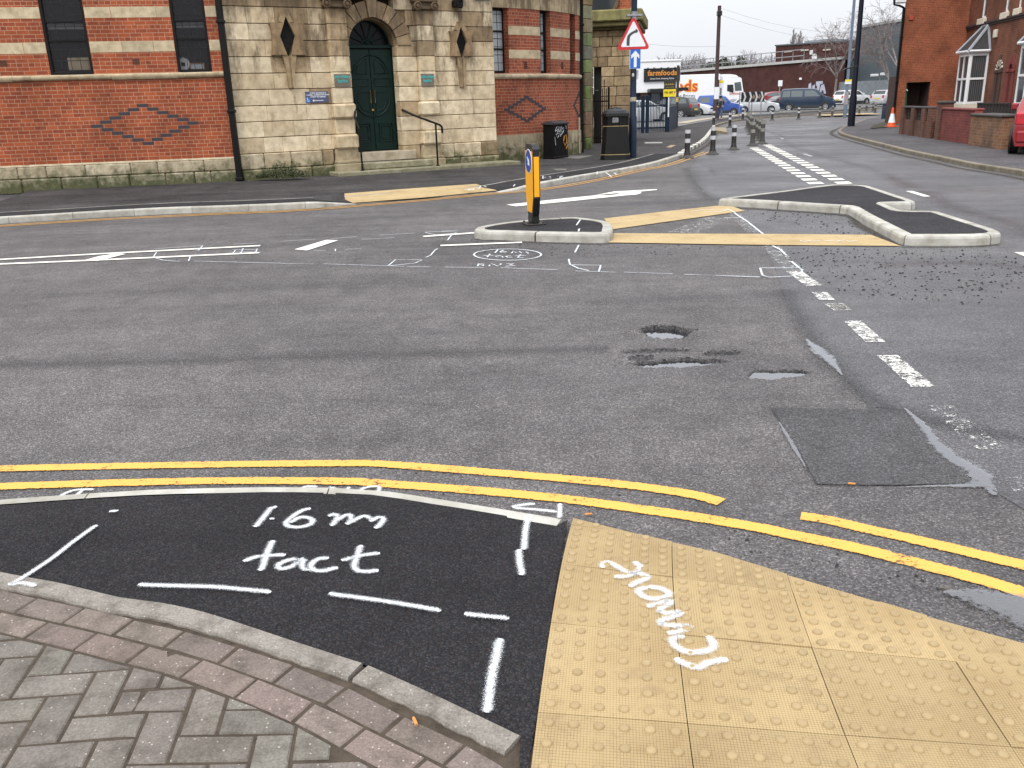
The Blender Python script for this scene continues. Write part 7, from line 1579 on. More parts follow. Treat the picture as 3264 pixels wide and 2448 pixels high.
# small hipped shelter and green cabinet behind the gable
Y_ = 62; a, b, c, d = aty(*z6((430, 757)), Y_), aty(*z6((560, 745)), Y_), aty(*z6((548, 695)), Y_), aty(*z6((450, 780)), Y_)
t = thing('roofed_shelter', 'small slate roofed shelter with white fascia behind the gable', 'shelter', (a.x, Y_, .1))
x0 = a.x + .55
mb = MB(); mb.add([(x0, Y_, a.z), (x0 + 4, Y_, a.z), (x0 + 4.6, Y_ + 1.3, a.z), (x0 + .6, Y_ + 1.3, a.z), (x0 + 1.9, Y_ + .7, c.z + .4), (x0 + 4, Y_ + .7, c.z + .4)], [(0, 1, 5, 4), (1, 2, 5), (2, 3, 4, 5), (3, 0, 4), (0, 3, 2, 1)]); mb.build('roof', M_SLATE, t)
mb = MB(); mb.box(x0 + .1, x0 + 4, Y_ + .05, Y_ + .15, d.z - .05, a.z - .003); mb.build('fascia', M_UPVC, t)
mb = MB(); e = aty(*z6((532, 830)), Y_); mb.tube([(x0 + .6, Y_ + .2, d.z - .05), (e.x + .4, Y_ + .3, e.z)], .06, 6); mb.build('brace', M_UPVC, t); mb = MB(); mb.box(e.x + .4, e.x + .6, Y_ + .2, Y_ + .4, .1, d.z - .06); mb.build('post', M_HBR, t)
Y_ = 47.5; a, b = aty(*z6((512, 1010)), Y_), aty(*z6((530, 845)), Y_)
t = thing('green_notice_board', 'tall dark green board beside the gable drainpipe', 'board', (a.x, Y_, .1)); mb = MB(); mb.box(a.x, b.x + .1, Y_, Y_ + .08, a.z, b.z, .01); mb.build('panel', plain('dark_green_panel', (.015, .075, .06), (.01, .055, .045), 4, .5), t); mb = MB(); mb.tube([(a.x + .05, Y_ + .1, .1), (a.x + .05, Y_ + .1, a.z + .3)], .04, 6); mb.build('post', M_STEEL, t)
# ================================================================ vehicles
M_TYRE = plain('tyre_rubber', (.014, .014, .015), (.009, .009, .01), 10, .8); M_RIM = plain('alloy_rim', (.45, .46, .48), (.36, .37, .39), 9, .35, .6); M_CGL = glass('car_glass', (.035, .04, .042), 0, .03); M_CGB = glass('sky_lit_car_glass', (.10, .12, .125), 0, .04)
M_PLAS = plain('bumper_plastic', (.03, .03, .032), (.02, .02, .022), 10, .6); M_HEAD = plain('headlamp', (.66, .7, .74), (.5, .53, .57), 9, .15); M_TAIL = plain('tail_lamp', (.5, .03, .035), (.4, .02, .03), 8, .2); M_PLW = plain('white_plate', (.72, .72, .7), (.6, .6, .6), 9, .5); M_PLY = plain('yellow_plate', (.7, .5, .06), (.6, .42, .05), 9, .5)
def paint(n, c): return plain(n, c, tuple(x * .9 for x in c), 3, .3, .15, 0, rv=.04, coat=.6)
ST = {'hatch': dict(L=3.9, W=1.7, H=1.45, belt=.93, out=[(0, .7), (.015, .95), (.05, 1.02), (.12, 1.36), (.2, 1.43), (.42, 1.45), (.57, 1.38), (.74, 1.0), (.9, .88), (.975, .74), (1, .58)], side=[[(.105, 1.0), (.15, 1.32), (.35, 1.36), (.35, .98)], [(.365, .98), (.365, 1.36), (.55, 1.30), (.69, 1.0)]], ws=(6, 7), rw=(2, 3), wh=(.19, .81), r=.31),
    'suv': dict(L=4.2, W=1.78, H=1.62, belt=1.03, out=[(0, .75), (.01, 1.0), (.03, 1.1), (.09, 1.52), (.15, 1.6), (.45, 1.62), (.58, 1.53), (.72, 1.12), (.93, 1.0), (.985, .86), (1, .6)], side=[[(.09, 1.1), (.12, 1.44), (.22, 1.48), (.25, 1.1)], [(.27, 1.09), (.25, 1.49), (.40, 1.5), (.40, 1.08)], [(.415, 1.08), (.415, 1.5), (.56, 1.44), (.665, 1.1)]], ws=(6, 7), rw=(2, 3), wh=(.19, .81), r=.35),
    'van': dict(L=4.8, W=1.9, H=1.95, belt=1.15, out=[(0, .8), (.008, 1.15), (.025, 1.8), (.06, 1.92), (.35, 1.95), (.58, 1.92), (.65, 1.84), (.80, 1.24), (.94, 1.07), (.99, .82), (1, .6)], side=[[(.035, 1.22), (.055, 1.72), (.18, 1.74), (.18, 1.22)], [(.20, 1.22), (.20, 1.74), (.40, 1.74), (.40, 1.22)], [(.44, 1.22), (.44, 1.74), (.60, 1.72), (.72, 1.22)]], ws=(6, 7), rw=(1, 2), wh=(.17, .82), r=.34),
    'mpv': dict(L=4.1, W=1.72, H=1.81, belt=1.12, out=[(0, .7), (.01, 1.1), (.03, 1.7), (.07, 1.8), (.35, 1.82), (.52, 1.78), (.58, 1.7), (.74, 1.14), (.90, 1.0), (.98, .82), (1, .6)], side=[[(.05, 1.16), (.07, 1.62), (.28, 1.63), (.28, 1.16)], [(.36, 1.16), (.36, 1.63), (.54, 1.6), (.66, 1.16)]], ws=(6, 7), rw=(1, 2), wh=(.18, .80), r=.31)}
def car(name, lb, cat, pos, heading, style, pm, wpx=None, glassm=None, low=None, group=None, rear_plate=True):
    S = ST[style]; L, W, H, belt = S['L'], S['W'], S['H'], S['belt']; gm = glassm or M_CGL
    x, y, z = pos; k = 1.0
    if wpx: k = wpx * math.hypot(x, y) * .985 / 2785 / (L * abs(math.cos(heading)) + W * abs(math.sin(heading)))
    t = thing(name, lb, cat, (x, y, z), heading, group); B = local(t) @ Matrix.Scale(k, 4) @ Matrix.Translation((-L / 2, 0, 0))
    pf = lambda u: 1 - .10 * abs(2 * u - 1) ** 5
    hw = lambda zz: W / 2 if zz <= belt else W / 2 * (1 - .21 * (zz - belt) / (H - belt))
    mb = MB(); mb.M = B; rings = []
    out = S['out']
    for u, zt in out:
        p = pf(u); zb = min(belt, zt - .08); h = []
        for w_, zz in ((W / 2 * .93, .2), (W / 2, .42), (W / 2 * 1.0, zb * .8), (W / 2 * .985, zb), (hw(zt - .05) * .985, zt - .04), (hw(zt) * .82, zt)): h.append((u * L, w_ * p, zz))
        rings.append(h + [(q[0], -q[1], q[2]) for q in h[::-1]])
    n = len(rings[0]); vs = [v for r in rings for v in r]; m_ = len(rings)
    mb.add(vs, [(i * n + j, i * n + (j + 1) % n, (i + 1) * n + (j + 1) % n, (i + 1) * n + j) for i in range(m_ - 1) for j in range(n)] + [tuple(range(n)), tuple(range((m_ - 1) * n, m_ * n))[::-1]])
    mb.m = 1
    for wx in S['wh']:
        for sg in (-1, 1): mb.lathe([(S['r'] * 1.17, 0), (S['r'] * 1.17, .02)], 20, Matrix.Translation((wx * L, sg * (W / 2 * pf(wx) - .012), S['r'])) @ Matrix.Rotation(-sg * math.pi / 2, 4, 'X'))
    mb.build('body', [pm, M_PLAS], t, smooth=38)
    if low:
        mb = MB(); mb.M = B
        for sg in (-1, 1): mb.box(S['wh'][0] * L + S['r'] * 1.3, S['wh'][1] * L - S['r'] * 1.3, sg * (W / 2 + .012) - .014, sg * (W / 2 + .012) + .014, .24, .46, .01)
        mb.build('side_moulding', M_PLAS, t)
    for side in S['side']:
        for sg in (-1, 1):
            mb = MB(); mb.M = B; P = [(u * L, sg * (hw(zz) * pf(u) * .985 + .008), zz) for u, zz in side]; mb.add(P + [(p[0], p[1] - sg * .006, p[2]) for p in P], [(0, 1, 2, 3), (7, 6, 5, 4), (0, 1, 5, 4), (1, 2, 6, 5), (2, 3, 7, 6), (3, 0, 4, 7)]); mb.build('side_window', gm, t)
    for nm, (i, j) in (('windscreen', S['ws']), ('rear_window', S['rw'])):
        (u0, a0), (u1, a1) = out[i], out[j]; dx, dz_ = (u1 - u0) * L, a1 - a0; L_ = math.hypot(dx, dz_); nx, nz = -dz_ / L_, dx / L_
        if nz < 0 and nm == 'windscreen': nx, nz = -nx, -nz
        if nm == 'rear_window': nx, nz = -abs(nx), abs(nz)
        P = []
        for f, in ((.10,), (.92,)):
            u, zz = (u0 + (u1 - u0) * f) * L, a0 + (a1 - a0) * f; w_ = hw(zz) * .84 * pf((u / L)); P += [(u + nx * .014, w_, zz + nz * .014), (u + nx * .014, -w_, zz + nz * .014)]
        mb = MB(); mb.M = B; Q = [(p[0] - nx * .012, p[1], p[2] - nz * .012) for p in P]; mb.add(P + Q, [(0, 1, 3, 2), (4, 6, 7, 5), (0, 2, 6, 4), (1, 5, 7, 3), (0, 4, 5, 1), (2, 3, 7, 6)]); mb.build(nm, gm, t)
    for wx in S['wh']:
        for sg in (-1, 1):
            T = B @ Matrix.Translation((wx * L, sg * (W / 2 * pf(wx) - .17), S['r'])) @ Matrix.Rotation(-sg * math.pi / 2, 4, 'X'); r = S['r']
            mb = MB(); mb.M = T; mb.lathe([(r * .6, 0), (r * .96, .0), (r, .03), (r, .17), (r * .94, .2), (r * .66, .2), (r * .64, .17)], 22); wl = mb.build('wheel', M_TYRE, t, smooth=40)
            mb = MB(); mb.M = T; mb.lathe([(r * .66, .17), (r * .64, .195), (r * .58, .185), (r * .56, .15)], 20, cap=False)
            for q in range(7): mb.box(r * .1, r * .6, -r * .075, r * .075, .16, .188, .004, Matrix.Rotation(q * 2 * math.pi / 7, 4, 'Z'))
            mb.lathe([(r * .17, .15), (r * .17, .195), (r * .1, .2)], 12); mb.build('rim', M_RIM, wl)
    fr_ = pf(.97) * W / 2
    for sg in (-1, 1):
        mb = MB(); mb.M = B; zt = out[-3][1]; mb.add([(L * .885, sg * (fr_ + .035), zt * .8), (L * .965, sg * (fr_ + .008), zt * .76), (L * .995, sg * fr_ * .62, zt * .74), (L * .975, sg * fr_ * .66, zt * .93), (L * .92, sg * fr_ * .93, zt * .965), (L * .93, sg * fr_ * .6, zt * .8)], [(0, 1, 2, 3, 4), (0, 4, 5), (4, 3, 5), (3, 2, 5), (2, 1, 5), (1, 0, 5)]); mb.build('headlight', M_HEAD, t)
        mb = MB(); mb.M = B; zt = belt; ro = pf(.0) * W / 2; mb.box(-.015, L * .045, sg * (ro * .86) - .11 * ro, sg * (ro * .86) + .15 * ro, zt * .72, zt * 1.02, .03); mb.build('tail_light', M_TAIL, t)
        mb = MB(); mb.M = B; u = S['ws'][1]; ux = out[S['ws'][1]][0] - .06; mb.box(ux * L - .08, ux * L + .06, sg * (W / 2 + .09) - .09, sg * (W / 2 + .09) + .09, belt + .03, belt + .2, .03); mb.build('mirror', pm, t)
    mb = MB(); mb.M = B; mb.box(L * .965, L * 1.012, -fr_ * .9, fr_ * .9, .26, .5, .04); mb.build('front_bumper', M_PLAS if low else pm, t); mb = MB(); mb.M = B; mb.box(-.035, L * .04, -fr_ * .93, fr_ * .93, .27, .55, .04); mb.build('rear_bumper', M_PLAS if low else pm, t)
    mb = MB(); mb.M = B; mb.box(L * .99, L * 1.004, -fr_ * .45, fr_ * .45, .54, .66, .008); mb.build('grille', M_PLAS, t)
    mb = MB(); mb.M = B; mb.box(L * 1.012, L * 1.016, -.26, .26, .36, .47); mb.build('number_plate', M_PLW, t)
    mb = MB(); mb.M = B; zz = .7 if style != 'van' else .8; mb.box(-.05, -.0355, -.26, .26, .58, .70); mb.build('number_plate', M_PLY, t)
    return t
def at_px(c, p, h=0.0, back=.85): x, y = gt(*c(p), h); return (x * (y + back) / y, y + back, terr(y + back) + h)
R = math.radians
car('estate_car', 'dark grey four-by-four estate seen from behind, with a yellow rear plate', 'car', at_px(z4, (1042, 1215), .05, 1.2), R(142), 'suv', paint('gunmetal_paint', (.03, .03, .034)), None, M_CGB, True)
car('small_car', 'white small car nosing out behind the grey estate', 'car', at_px(z4, (1310, 1195), .05, 2.2), R(-38), 'hatch', paint('white_car_paint', (.74, .75, .77)), None)
car('blue_van', 'bright blue windowed van parked before the lorry', 'van', at_px(z4, (1722, 1178), .05, 1.0), R(-16), 'mpv', paint('bright_blue_paint', (.03, .085, .36)), 146, M_CGB, True)
car('hatchback', 'silver hatchback behind the chevron board', 'car', at_px(z5, (425, 1330), .05, .9), R(-17), 'hatch', paint('silver_paint', (.50, .52, .54)), 132)
car('minibus', 'navy blue windowed van parked beside the graffiti wall', 'van', at_px(z5, (1000, 1303), .05, .9), R(-17), 'van', paint('navy_paint', (.014, .032, .065)), 166, M_CGB, True)
car('four_by_four', 'white compact four-by-four seen from its rear side behind the lamp posts', 'car', at_px(z5, (1525, 1240), .05, .9), R(24), 'suv', MC['white_car_paint'], 119, None, True)
car('small_hatchback', 'small silver hatchback at the far right, showing its red tail lamp', 'car', at_px(z5, (1965, 1238), .05, .9), R(32), 'hatch', paint('pale_silver_paint', (.46, .47, .48)), None)
q = aty(*z5((560, 1200)), 99); car('saloon_car', 'red car almost hidden behind the silver hatchback', 'car', (q[0], 99, terr(99)), R(185), 'hatch', paint('red_paint', (.28, .012, .018)), 110, M_CGB)
q = aty(*z5((668, 1200)), 90); q = (q[0], 90, terr(90)); car('saloon_car', 'dark purple car behind the silver hatchback, nose to the left', 'car', q, R(200), 'hatch', paint('plum_paint', (.035, .022, .03)), 110, M_CGB)
q = aty(*z4((1945, 1140)), 84); q = (q[0], 84, terr(84)); car('hatchback', 'pale silver car showing only its windscreen above the blue van', 'car', q, R(200), 'hatch', MC['pale_silver_paint'], 118)
q = aty(2052, 384, 62); car('hatchback', 'silver car standing behind the vertical bar railings', 'car', (q[0], 62, .1), R(8), 'hatch', MC['silver_paint'], None, M_CGB)
car('red_car', 'red hatchback parked at the right edge of the photo', 'car', (13.55, 22.3, .1), R(58), 'hatch', MC['red_paint'], None)
# --- lorry
Yt = 88; b0, b1 = aty(*z4((1730, 590)), Yt), aty(*z4((2030, 880)), Yt); zt = b0.z; zt0 = terr(Yt) + .05; L_ = 12.5
t = thing('lorry', 'white box lorry with big red and yellow letters on its trailer', 'lorry', (b0.x - 6, Yt, zt0))
M_LOR = plain('lorry_white', (.80, .81, .83), (.76, .77, .79), 2, .4, bmp=.03)
mb = MB(); mb.box(b0.x - L_, b0.x, Yt, Yt + 2.5, zt0 + 1.15, zt, .03); mb.build('trailer', M_LOR, t)
cl = b1.x - b0.x; c0 = b0.x + .25
zz = lambda v: aty(2300, z4((0, v))[1], Yt).z
side = [(c0, zt0 + .75), (c0 + cl - .12, zt0 + .6), (c0 + cl - .05, zz(900)), (c0 + cl - .12, zz(840)), (c0 + cl - .35, zz(665)), (c0 + cl - .5, zz(645)), (c0, zz(640))]
mb = MB(); mb.prism(side, Yt + .05, Yt + 2.45, 'y'); mb.build('cab', M_LOR, t)
mb = MB(); mb.prism([(c0, zz(638)), (c0 + cl * .72, zz(640)), (c0 + cl * .6, zz(612)), (c0 + cl * .35, zz(598)), (c0, zz(596))], Yt + .2, Yt + 2.3, 'y'); mb.build('wind_deflector', M_LOR, t)
X = lambda u: aty(z4((u, 0))[0], 300, Yt).x
mb = MB(); mb.prism([(X(1822), zz(745)), (X(1905), zz(745)), (X(1912), zz(860)), (X(1870), zz(850)), (X(1822), zz(830))], Yt + .03, Yt + .048, 'y'); mb.build('side_window', M_CGL, t)
mb = MB(); mb.prism([(X(1918), zz(720)), (X(2005), zz(708)), (X(2028), zz(832)), (X(1935), zz(835))], Yt + .03, Yt + .047, 'y'); mb.build('windscreen', M_CGB, t)
mb = MB(); mb.box(X(1880), X(1905), Yt - .2, Yt - .02, zz(832), zz(790), .03); mb.build('mirror', M_PLAS, t)
for xx in (b0.x - 2.2, b0.x - 3.4, c0 + cl * .55): mb = MB(); mb.lathe([(.3, 0), (.5, .0), (.5, .28), (.3, .3)], 18, Matrix.Translation((xx, Yt + .02, zt0 + .5)) @ Matrix.Rotation(-math.pi / 2, 4, 'X')); mb.build('wheel', M_TYRE, t)
mb = MB(); mb.box(b0.x - L_ + 1, c0 + 1, Yt + .4, Yt + 2.1, zt0 + .7, zt0 + 1.1); mb.build('chassis', M_PLAS, t)
M_LRED = plain('letter_red', (.62, .07, .035), (.56, .06, .03), 4, .5); M_LYEL = plain('letter_yellow', (.85, .48, .06), (.8, .43, .05), 4, .5)
tx, tz = X(1412), zz(752); sz = (zz(660) - zz(815)) / .70
T = Matrix.Translation((tx, Yt - .006, tz)) @ FACE; text('lettering', 'farmfoods', sz, T, M_LYEL, t, .10, .002, 'RIGHT', 1.0); T2 = Matrix.Translation((tx, Yt - .014, tz)) @ FACE; text('lettering', 'farmfoods', sz, T2, M_LRED, t, .025, .002, 'RIGHT', 1.0)
text('lettering', 'Great Food, Amazing Prices', (zz(858) - zz(905)) / .68, Matrix.Translation((X(1378), Yt - .008, zz(885))) @ FACE, M_SBLK, t, .004, .002, 'RIGHT', 1.0)
text('lettering', 'farmfoods', .3, Matrix.Translation((X(2010), Yt + .03, zz(872))) @ FACE, M_LRED, t, .004, .002, 'RIGHT', .8)
# --- supermarket
Ys = 76; sx = lambda u, c=z4: aty(c((u, 0))[0], 250, Ys).x; szv = lambda v, c=z4: aty(2100, c((0, v))[1], Ys).z
t = thing('supermarket', 'white clad shop front with a black sign and a dark entrance canopy', 'building', (sx(800), Ys, .1))
M_CLAD = plain('white_cladding', (.78, .79, .80), (.72, .73, .74), 1.5, .5, bmp=.03)
mb = MB(); x0 = sx(420); x1 = sx(1172); mb.box(x0 - 3, x1, Ys, Ys + 7, szv(845), szv(420)); mb.build('cladding', M_CLAD, t)
mb = MB(); mb.box(x0 - 3, x1 + .08, Ys - .08, Ys + 7.1, szv(419), szv(396), .02); mb.build('parapet', M_CLAD, t)
mb = MB(); mb.box(x0 - 3, x1 - .3, Ys + 1.5, Ys + 6.8, .1, szv(846)); mb.build('shopfront', plain('dark_shopfront', (.05, .05, .055), (.03, .03, .034), 3, .4), t)
mb = MB(); mb.box(sx(655), sx(742), Ys + 1.0, Ys + 1.49, .1, szv(848)); mb.build('brick_pillar', M_GAB, t); mb = MB(); mb.box(sx(815), sx(930), Ys + 1.40, Ys + 1.49, .1, szv(862)); mb.build('window', M_WINB, t)
mb = MB(); mb.box(sx(715), sx(1165), Ys - 1.6, Ys + .0, szv(840), szv(798), .04); mb.build('canopy', M_SBLK, t)
mb = MB(); mb.box(sx(662), sx(1162), Ys - .16, Ys - .01, szv(694), szv(512), .02); sg_ = mb.build('sign_board', M_SBLK, t)
cx_ = (sx(718) + sx(1115)) / 2; w_ = sx(1115) - sx(718)
def ftext(body, cxx, zc, width, m, y, off, sxx=1.0, parent=None):
    o = text('lettering', body, 1.0, Matrix.Identity(4), m, parent, off, .002); xs_ = [v.co.x for v in o.data.vertices]; k = width / (max(xs_) - min(xs_)); o.data.transform(Matrix.Translation((cxx, y, zc)) @ FACE @ Matrix.Scale(k, 4)); return o
ftext('farmfoods', cx_, szv(582), w_ * 1.02, M_LYEL, Ys - .168, .03, parent=sg_); ftext('farmfoods', cx_, szv(582), w_ * .99, M_LRED, Ys - .176, -.012, parent=sg_)
ftext('Great Food, Amazing Prices', (sx(748) + sx(1080)) / 2, szv(658), sx(1080) - sx(748), M_WTXT, Ys - .168, .008, parent=sg_)
mb = MB()
for u in (700, 785, 885, 980, 1075, 1150): mb.box(sx(u), sx(u + 22), Ys - .5, Ys - .17, szv(512), szv(502))
mb.build('sign_lamps', M_STEEL, t)
sheet('forecourt', [(gt(*z4((545, 1330)), .1)[0] - 6, 52), gt(*z4((1150, 1325)), .1), gt(*z4((1620, 1240)), .1), gt(*z4((2180, 1165)), .1), gt(*z5((1300, 1300)), .1), gt(*z5((2000, 1240)), .1), (75, 150), (-15, 100)], lambda x, y: terr(y) + .125, M_LOT, 'pale car park tarmac in front of the shop')
marking('forecourt_edge', [[gt(*p, .13) for p in (z4((1145, 1285)), z4((1400, 1240)), z4((1640, 1205)), z4((2000, 1165)), z4((2180, 1140)))]], .9, plain('worn_concrete_edge', (.42, .36, .26), (.25, .2, .14), 3, .9), 'pale worn concrete edge of the car park', lambda x, y: terr(y) + .15, .8)
marking('forecourt_edge', [[gt(*p, .13) for p in (z5((620, 1330)), z5((1000, 1308)), z5((1400, 1295)), z5((1600, 1290)))]], .5, plain('mossy_edge', (.16, .12, .06), (.08, .06, .035), 2, .9), 'brown mossy strip along the car park kerb', lambda x, y: terr(y) + .15, .8)
# ================================================================ big brick block and grey clad building
M_BIG = brick('dark_red_brick', (.078, .029, .024), (.06, .023, .02), (.092, .036, .029), (.06, .03, .026), .225, .075, .01, .3, sootlo=.7)
M_GREY = plain('grey_cladding', (.085, .105, .12), (.065, .08, .09), .35, .5, bmp=.05)
a, b = aty(2140, 300, 124), aty(*z5((1440, 900)), 101); FB = Frame((a.x, a.y), (b.x, b.y)); tz = lambda p: FB.at(p)
t = thing('brick_warehouse', 'long dark red brick block stepping up to a higher storey, with graffiti below', 'building', (a.x, a.y, terr(a.y)), FB.rz)
p0, p1, p2 = tz((2140, 228)), tz(z5((0, 812))), tz(z5((1480, 692))); z_ = lambda s: p1[1] + (s - p1[0]) * (p2[1] - p1[1]) / (p2[0] - p1[0])
mb = MB(); mb.M = FB.M; L_ = FB.L; mb.quad((0, 0, 0), (L_, 0, 0), (L_, 0, z_(L_)), (0, 0, z_(0)), [(0, 0), (L_, 0), (L_, z_(L_)), (0, z_(0))]); mb.quad((0, 0, 0), (0, 0, z_(0)), (0, 12, z_(0)), (0, 12, 0), [(0, 0), (0, 5), (12, 5), (12, 0)]); mb.quad((0, 0, z_(0)), (L_, 0, z_(L_)), (L_, 14, z_(L_)), (0, 14, z_(0)), [(0, 0), (1, 0), (1, 1), (0, 1)]); mb.build('lower_wall', M_BIG, t, fix=False)
mb = MB(); mb.M = FB.M; mb.add([(0, -.2, z_(0)), (L_ - .5, -.2, z_(L_)), (L_ - .5, -.2, z_(L_) + .28), (0, -.2, z_(0) + .28), (0, .5, z_(0)), (L_ - .5, .5, z_(L_)), (L_ - .5, .5, z_(L_) + .28), (0, .5, z_(0) + .28)], [(0, 1, 2, 3), (4, 7, 6, 5), (3, 2, 6, 7), (0, 4, 5, 1), (0, 3, 7, 4), (1, 5, 6, 2)]); mb.build('coping', plain('pale_coping', (.45, .45, .43), (.36, .36, .35), 3, .8), t)
mb = MB(); mb.M = FB.M; s0, s1 = 1.0, tz(z5((950, 730)))[0]
for dz_ in (.75, 1.4): mb.tube([(s0, .2, z_(s0) + dz_), (s1, .2, z_(s1) + dz_)], .05, 5)
for i in range(14): s = s0 + (s1 - s0) * i / 13; mb.tube([(s, .2, z_(s) + .2), (s, .2, z_(s) + 1.4)], .05, 5)
mb.build('roof_railing', M_STEEL, t)
u0, u1, u2, u3 = FB.at(z5((638, 760)), 4), FB.at(z5((638, 542)), 4), FB.at(z5((1630, 478)), 4), FB.at(z5((1630, 700)), 4)
mb = MB(); mb.M = FB.M; mb.quad((u0[0], 4, 3), (u2[0], 4, 3), (u2[0], 4, u2[1]), (u1[0], 4, u1[1]), [(0, 0), (u2[0], 0), (u2[0], u2[1]), (0, u1[1])]); mb.quad((u0[0], 4, 3), (u1[0], 4, u1[1]), (u1[0], 16, u1[1]), (u1[0], 16, 3), [(0, 0), (0, 4), (9, 4), (9, 0)]); mb.quad((u1[0], 4, u1[1]), (u2[0], 4, u2[1]), (u2[0], 16, u2[1]), (u1[0], 16, u1[1]), [(0, 0), (1, 0), (1, 1), (0, 1)]); mb.build('upper_wall', M_BIG, t, fix=False)
mb = MB(); mb.M = FB.M; mb.add([(u1[0] - .1, 3.9, u1[1]), (u2[0], 3.9, u2[1]), (u2[0], 3.9, u2[1] + .15), (u1[0] - .1, 3.9, u1[1] + .15), (u1[0] - .1, 4.3, u1[1]), (u2[0], 4.3, u2[1]), (u2[0], 4.3, u2[1] + .15), (u1[0] - .1, 4.3, u1[1] + .15)], [(0, 1, 2, 3), (4, 7, 6, 5), (3, 2, 6, 7), (0, 3, 7, 4), (0, 4, 5, 1)]); mb.build('parapet_trim', M_GREY, t)
for pa, pb in (((735, 612), (825, 600)), ((930, 598), (1025, 582)), ((1190, 588), (1280, 582)), ((1520, 584), (1585, 578))):
    a_, b_ = FB.at(z5(pa), 3.95), FB.at(z5(pb), 3.95); mb = MB(); mb.M = FB.M; mb.box(a_[0], b_[0], 3.93, 3.99, (a_[1] + b_[1]) / 2 - .08, (a_[1] + b_[1]) / 2 + .08, .01); mb.build('high_vent', plain('pale_vent', (.55, .52, .42), (.45, .42, .34), 3, .6), t)
a_, b_ = FB.at(z5((1035, 645)), 3.95), FB.at(z5((1075, 588)), 3.95); mb = MB(); mb.M = FB.M; mb.box(a_[0], b_[0], 3.9, 3.99, a_[1], b_[1], .03); mb.build('wall_box', M_UPVC, t)
a_ = FB.at(z5((1092, 670)), 3.4); mb = MB(); mb.M = FB.M @ Matrix.Translation((a_[0], 3.4, a_[1])) @ FACE; mb.lathe([(.001, -.08), (.22, -.04), (.38, .02), (.39, .03), (.22, -.03), (.001, -.06)], 24); mb.build('satellite_dish', M_UPVC, t, smooth=40)
a_, b_ = FB.at(z5((970, 500)), 9), FB.at(z5((1255, 452)), 9); mb = MB(); mb.M = FB.M; mb.box(a_[0], b_[0], 9, 13, a_[1] - 1, b_[1], .05); mb.build('roof_plant', plain('pale_grey_plant', (.30, .33, .35), (.22, .25, .27), 2, .6), t)
a_, b_ = FB.at(z5((915, 940))), FB.at(z5((945, 912))); mb = MB(); mb.M = FB.M; mb.box(a_[0], b_[0], -.08, 0, a_[1], b_[1], .02); mb.build('wall_sign', M_UPVC, t)
gr = lambda p: FB.at(z5(p)); M_GRA, M_GRB = plain('lilac_graffiti_paint', (.50, .49, .56), (.40, .39, .47), 3, .7), plain('dark_graffiti_outline', (.03, .03, .05), (.02, .02, .035), 4, .7)
P = [[(1012, 1100), (1018, 985), (1060, 960), (1068, 1000), (1100, 980), (1108, 950), (1195, 945), (1200, 975), (1215, 985), (1240, 1100)]]
mb = MB(); mb.M = FB.M; mb.prism([gr(p) for p in P[0]], -.02, -.004, 'y'); mb.build('graffiti_outline', M_GRB, t)
for P in ([(1020, 1100), (1025, 990), (1054, 970), (1058, 1040), (1062, 1100)], [(1066, 1100), (1070, 1010), (1098, 990), (1096, 1100)], [(1104, 1100), (1106, 1040), (1125, 1040), (1122, 1010), (1110, 1005), (1114, 958), (1190, 952), (1192, 985), (1160, 990), (1155, 1030), (1140, 1100)], [(1148, 1100), (1165, 1030), (1172, 1000), (1207, 990), (1230, 1100), (1205, 1100), (1195, 1060), (1180, 1060), (1172, 1100)]):
    mb = MB(); mb.M = FB.M; mb.prism([gr(p) for p in P], -.035, -.021, 'y'); mb.build('graffiti_letter', M_GRA, t)
a, b = aty(*z5((1425, 900)), 103), aty(2900, 240, 95); FK = Frame((a.x, a.y), (b.x, b.y)); kz = lambda p: FK.at(z5(p))
t = thing('grey_building', 'tall blue grey clad warehouse behind the steel palisade fence', 'building', (a.x, a.y, terr(a.y)), FK.rz)
k0, k1, k2 = kz((1440, 690)), kz((1600, 690)), kz((1625, 330)); k3 = kz((2085, 258))
mb = MB(); mb.M = FK.M; sl = lambda s: k2[1] + (s - k2[0]) * (k3[1] - k2[1]) / (k3[0] - k2[0]); mb.prism([(k1[0], 0), (FK.L + 3, 0), (FK.L + 3, sl(FK.L + 3)), (k2[0], sl(k2[0]))], 0, 15, 'y'); mb.build('tall_cladding', M_GREY, t)
mb = MB(); mb.M = FK.M; mb.prism([(k0[0] - .3, 0), (k1[0] - .01, 0), (k1[0] - .01, k1[1]), (k0[0], k0[1])], .05, 8, 'y'); mb.build('low_cladding', M_GREY, t)
mb = MB(); mb.M = FK.M; mb.prism([(k2[0] - .1, sl(k2[0])), (FK.L + 3, sl(FK.L + 3)), (FK.L + 3, sl(FK.L + 3) + .25), (k2[0] - .1, sl(k2[0]) + .25)], -.15, .3, 'y'); mb.build('roof_trim', plain('pale_roof_trim', (.36, .38, .38), (.28, .3, .3), 3, .6), t)
a_ = kz((1385, 0)); 
for p in ((1372, 843),): q = FK.at(z5(p), -.3); mb = MB(); mb.M = FK.M; mb.box(q[0] - .25, q[0] + .25, -.3, 0, q[1] - .2, q[1] + .2, .05); mb.build('flood_lamp', M_UPVC, t)
pa, pb = aty(*z5((1385, 960)), 99), aty(*z5((2060, 930)), 93); FP = Frame((pa.x, pa.y), (pb.x, pb.y)); pz = lambda p: FP.at(z5(p))
t = thing('palisade_fence', 'grey steel palisade fence behind the white and silver cars', 'fence', (pa.x, pa.y, terr(pa.y)), FP.rz)
mb = MB(); mb.M = FP.M; n = 74; zT0, zT1 = pz((1390, 962))[1], pz((2000, 932))[1]
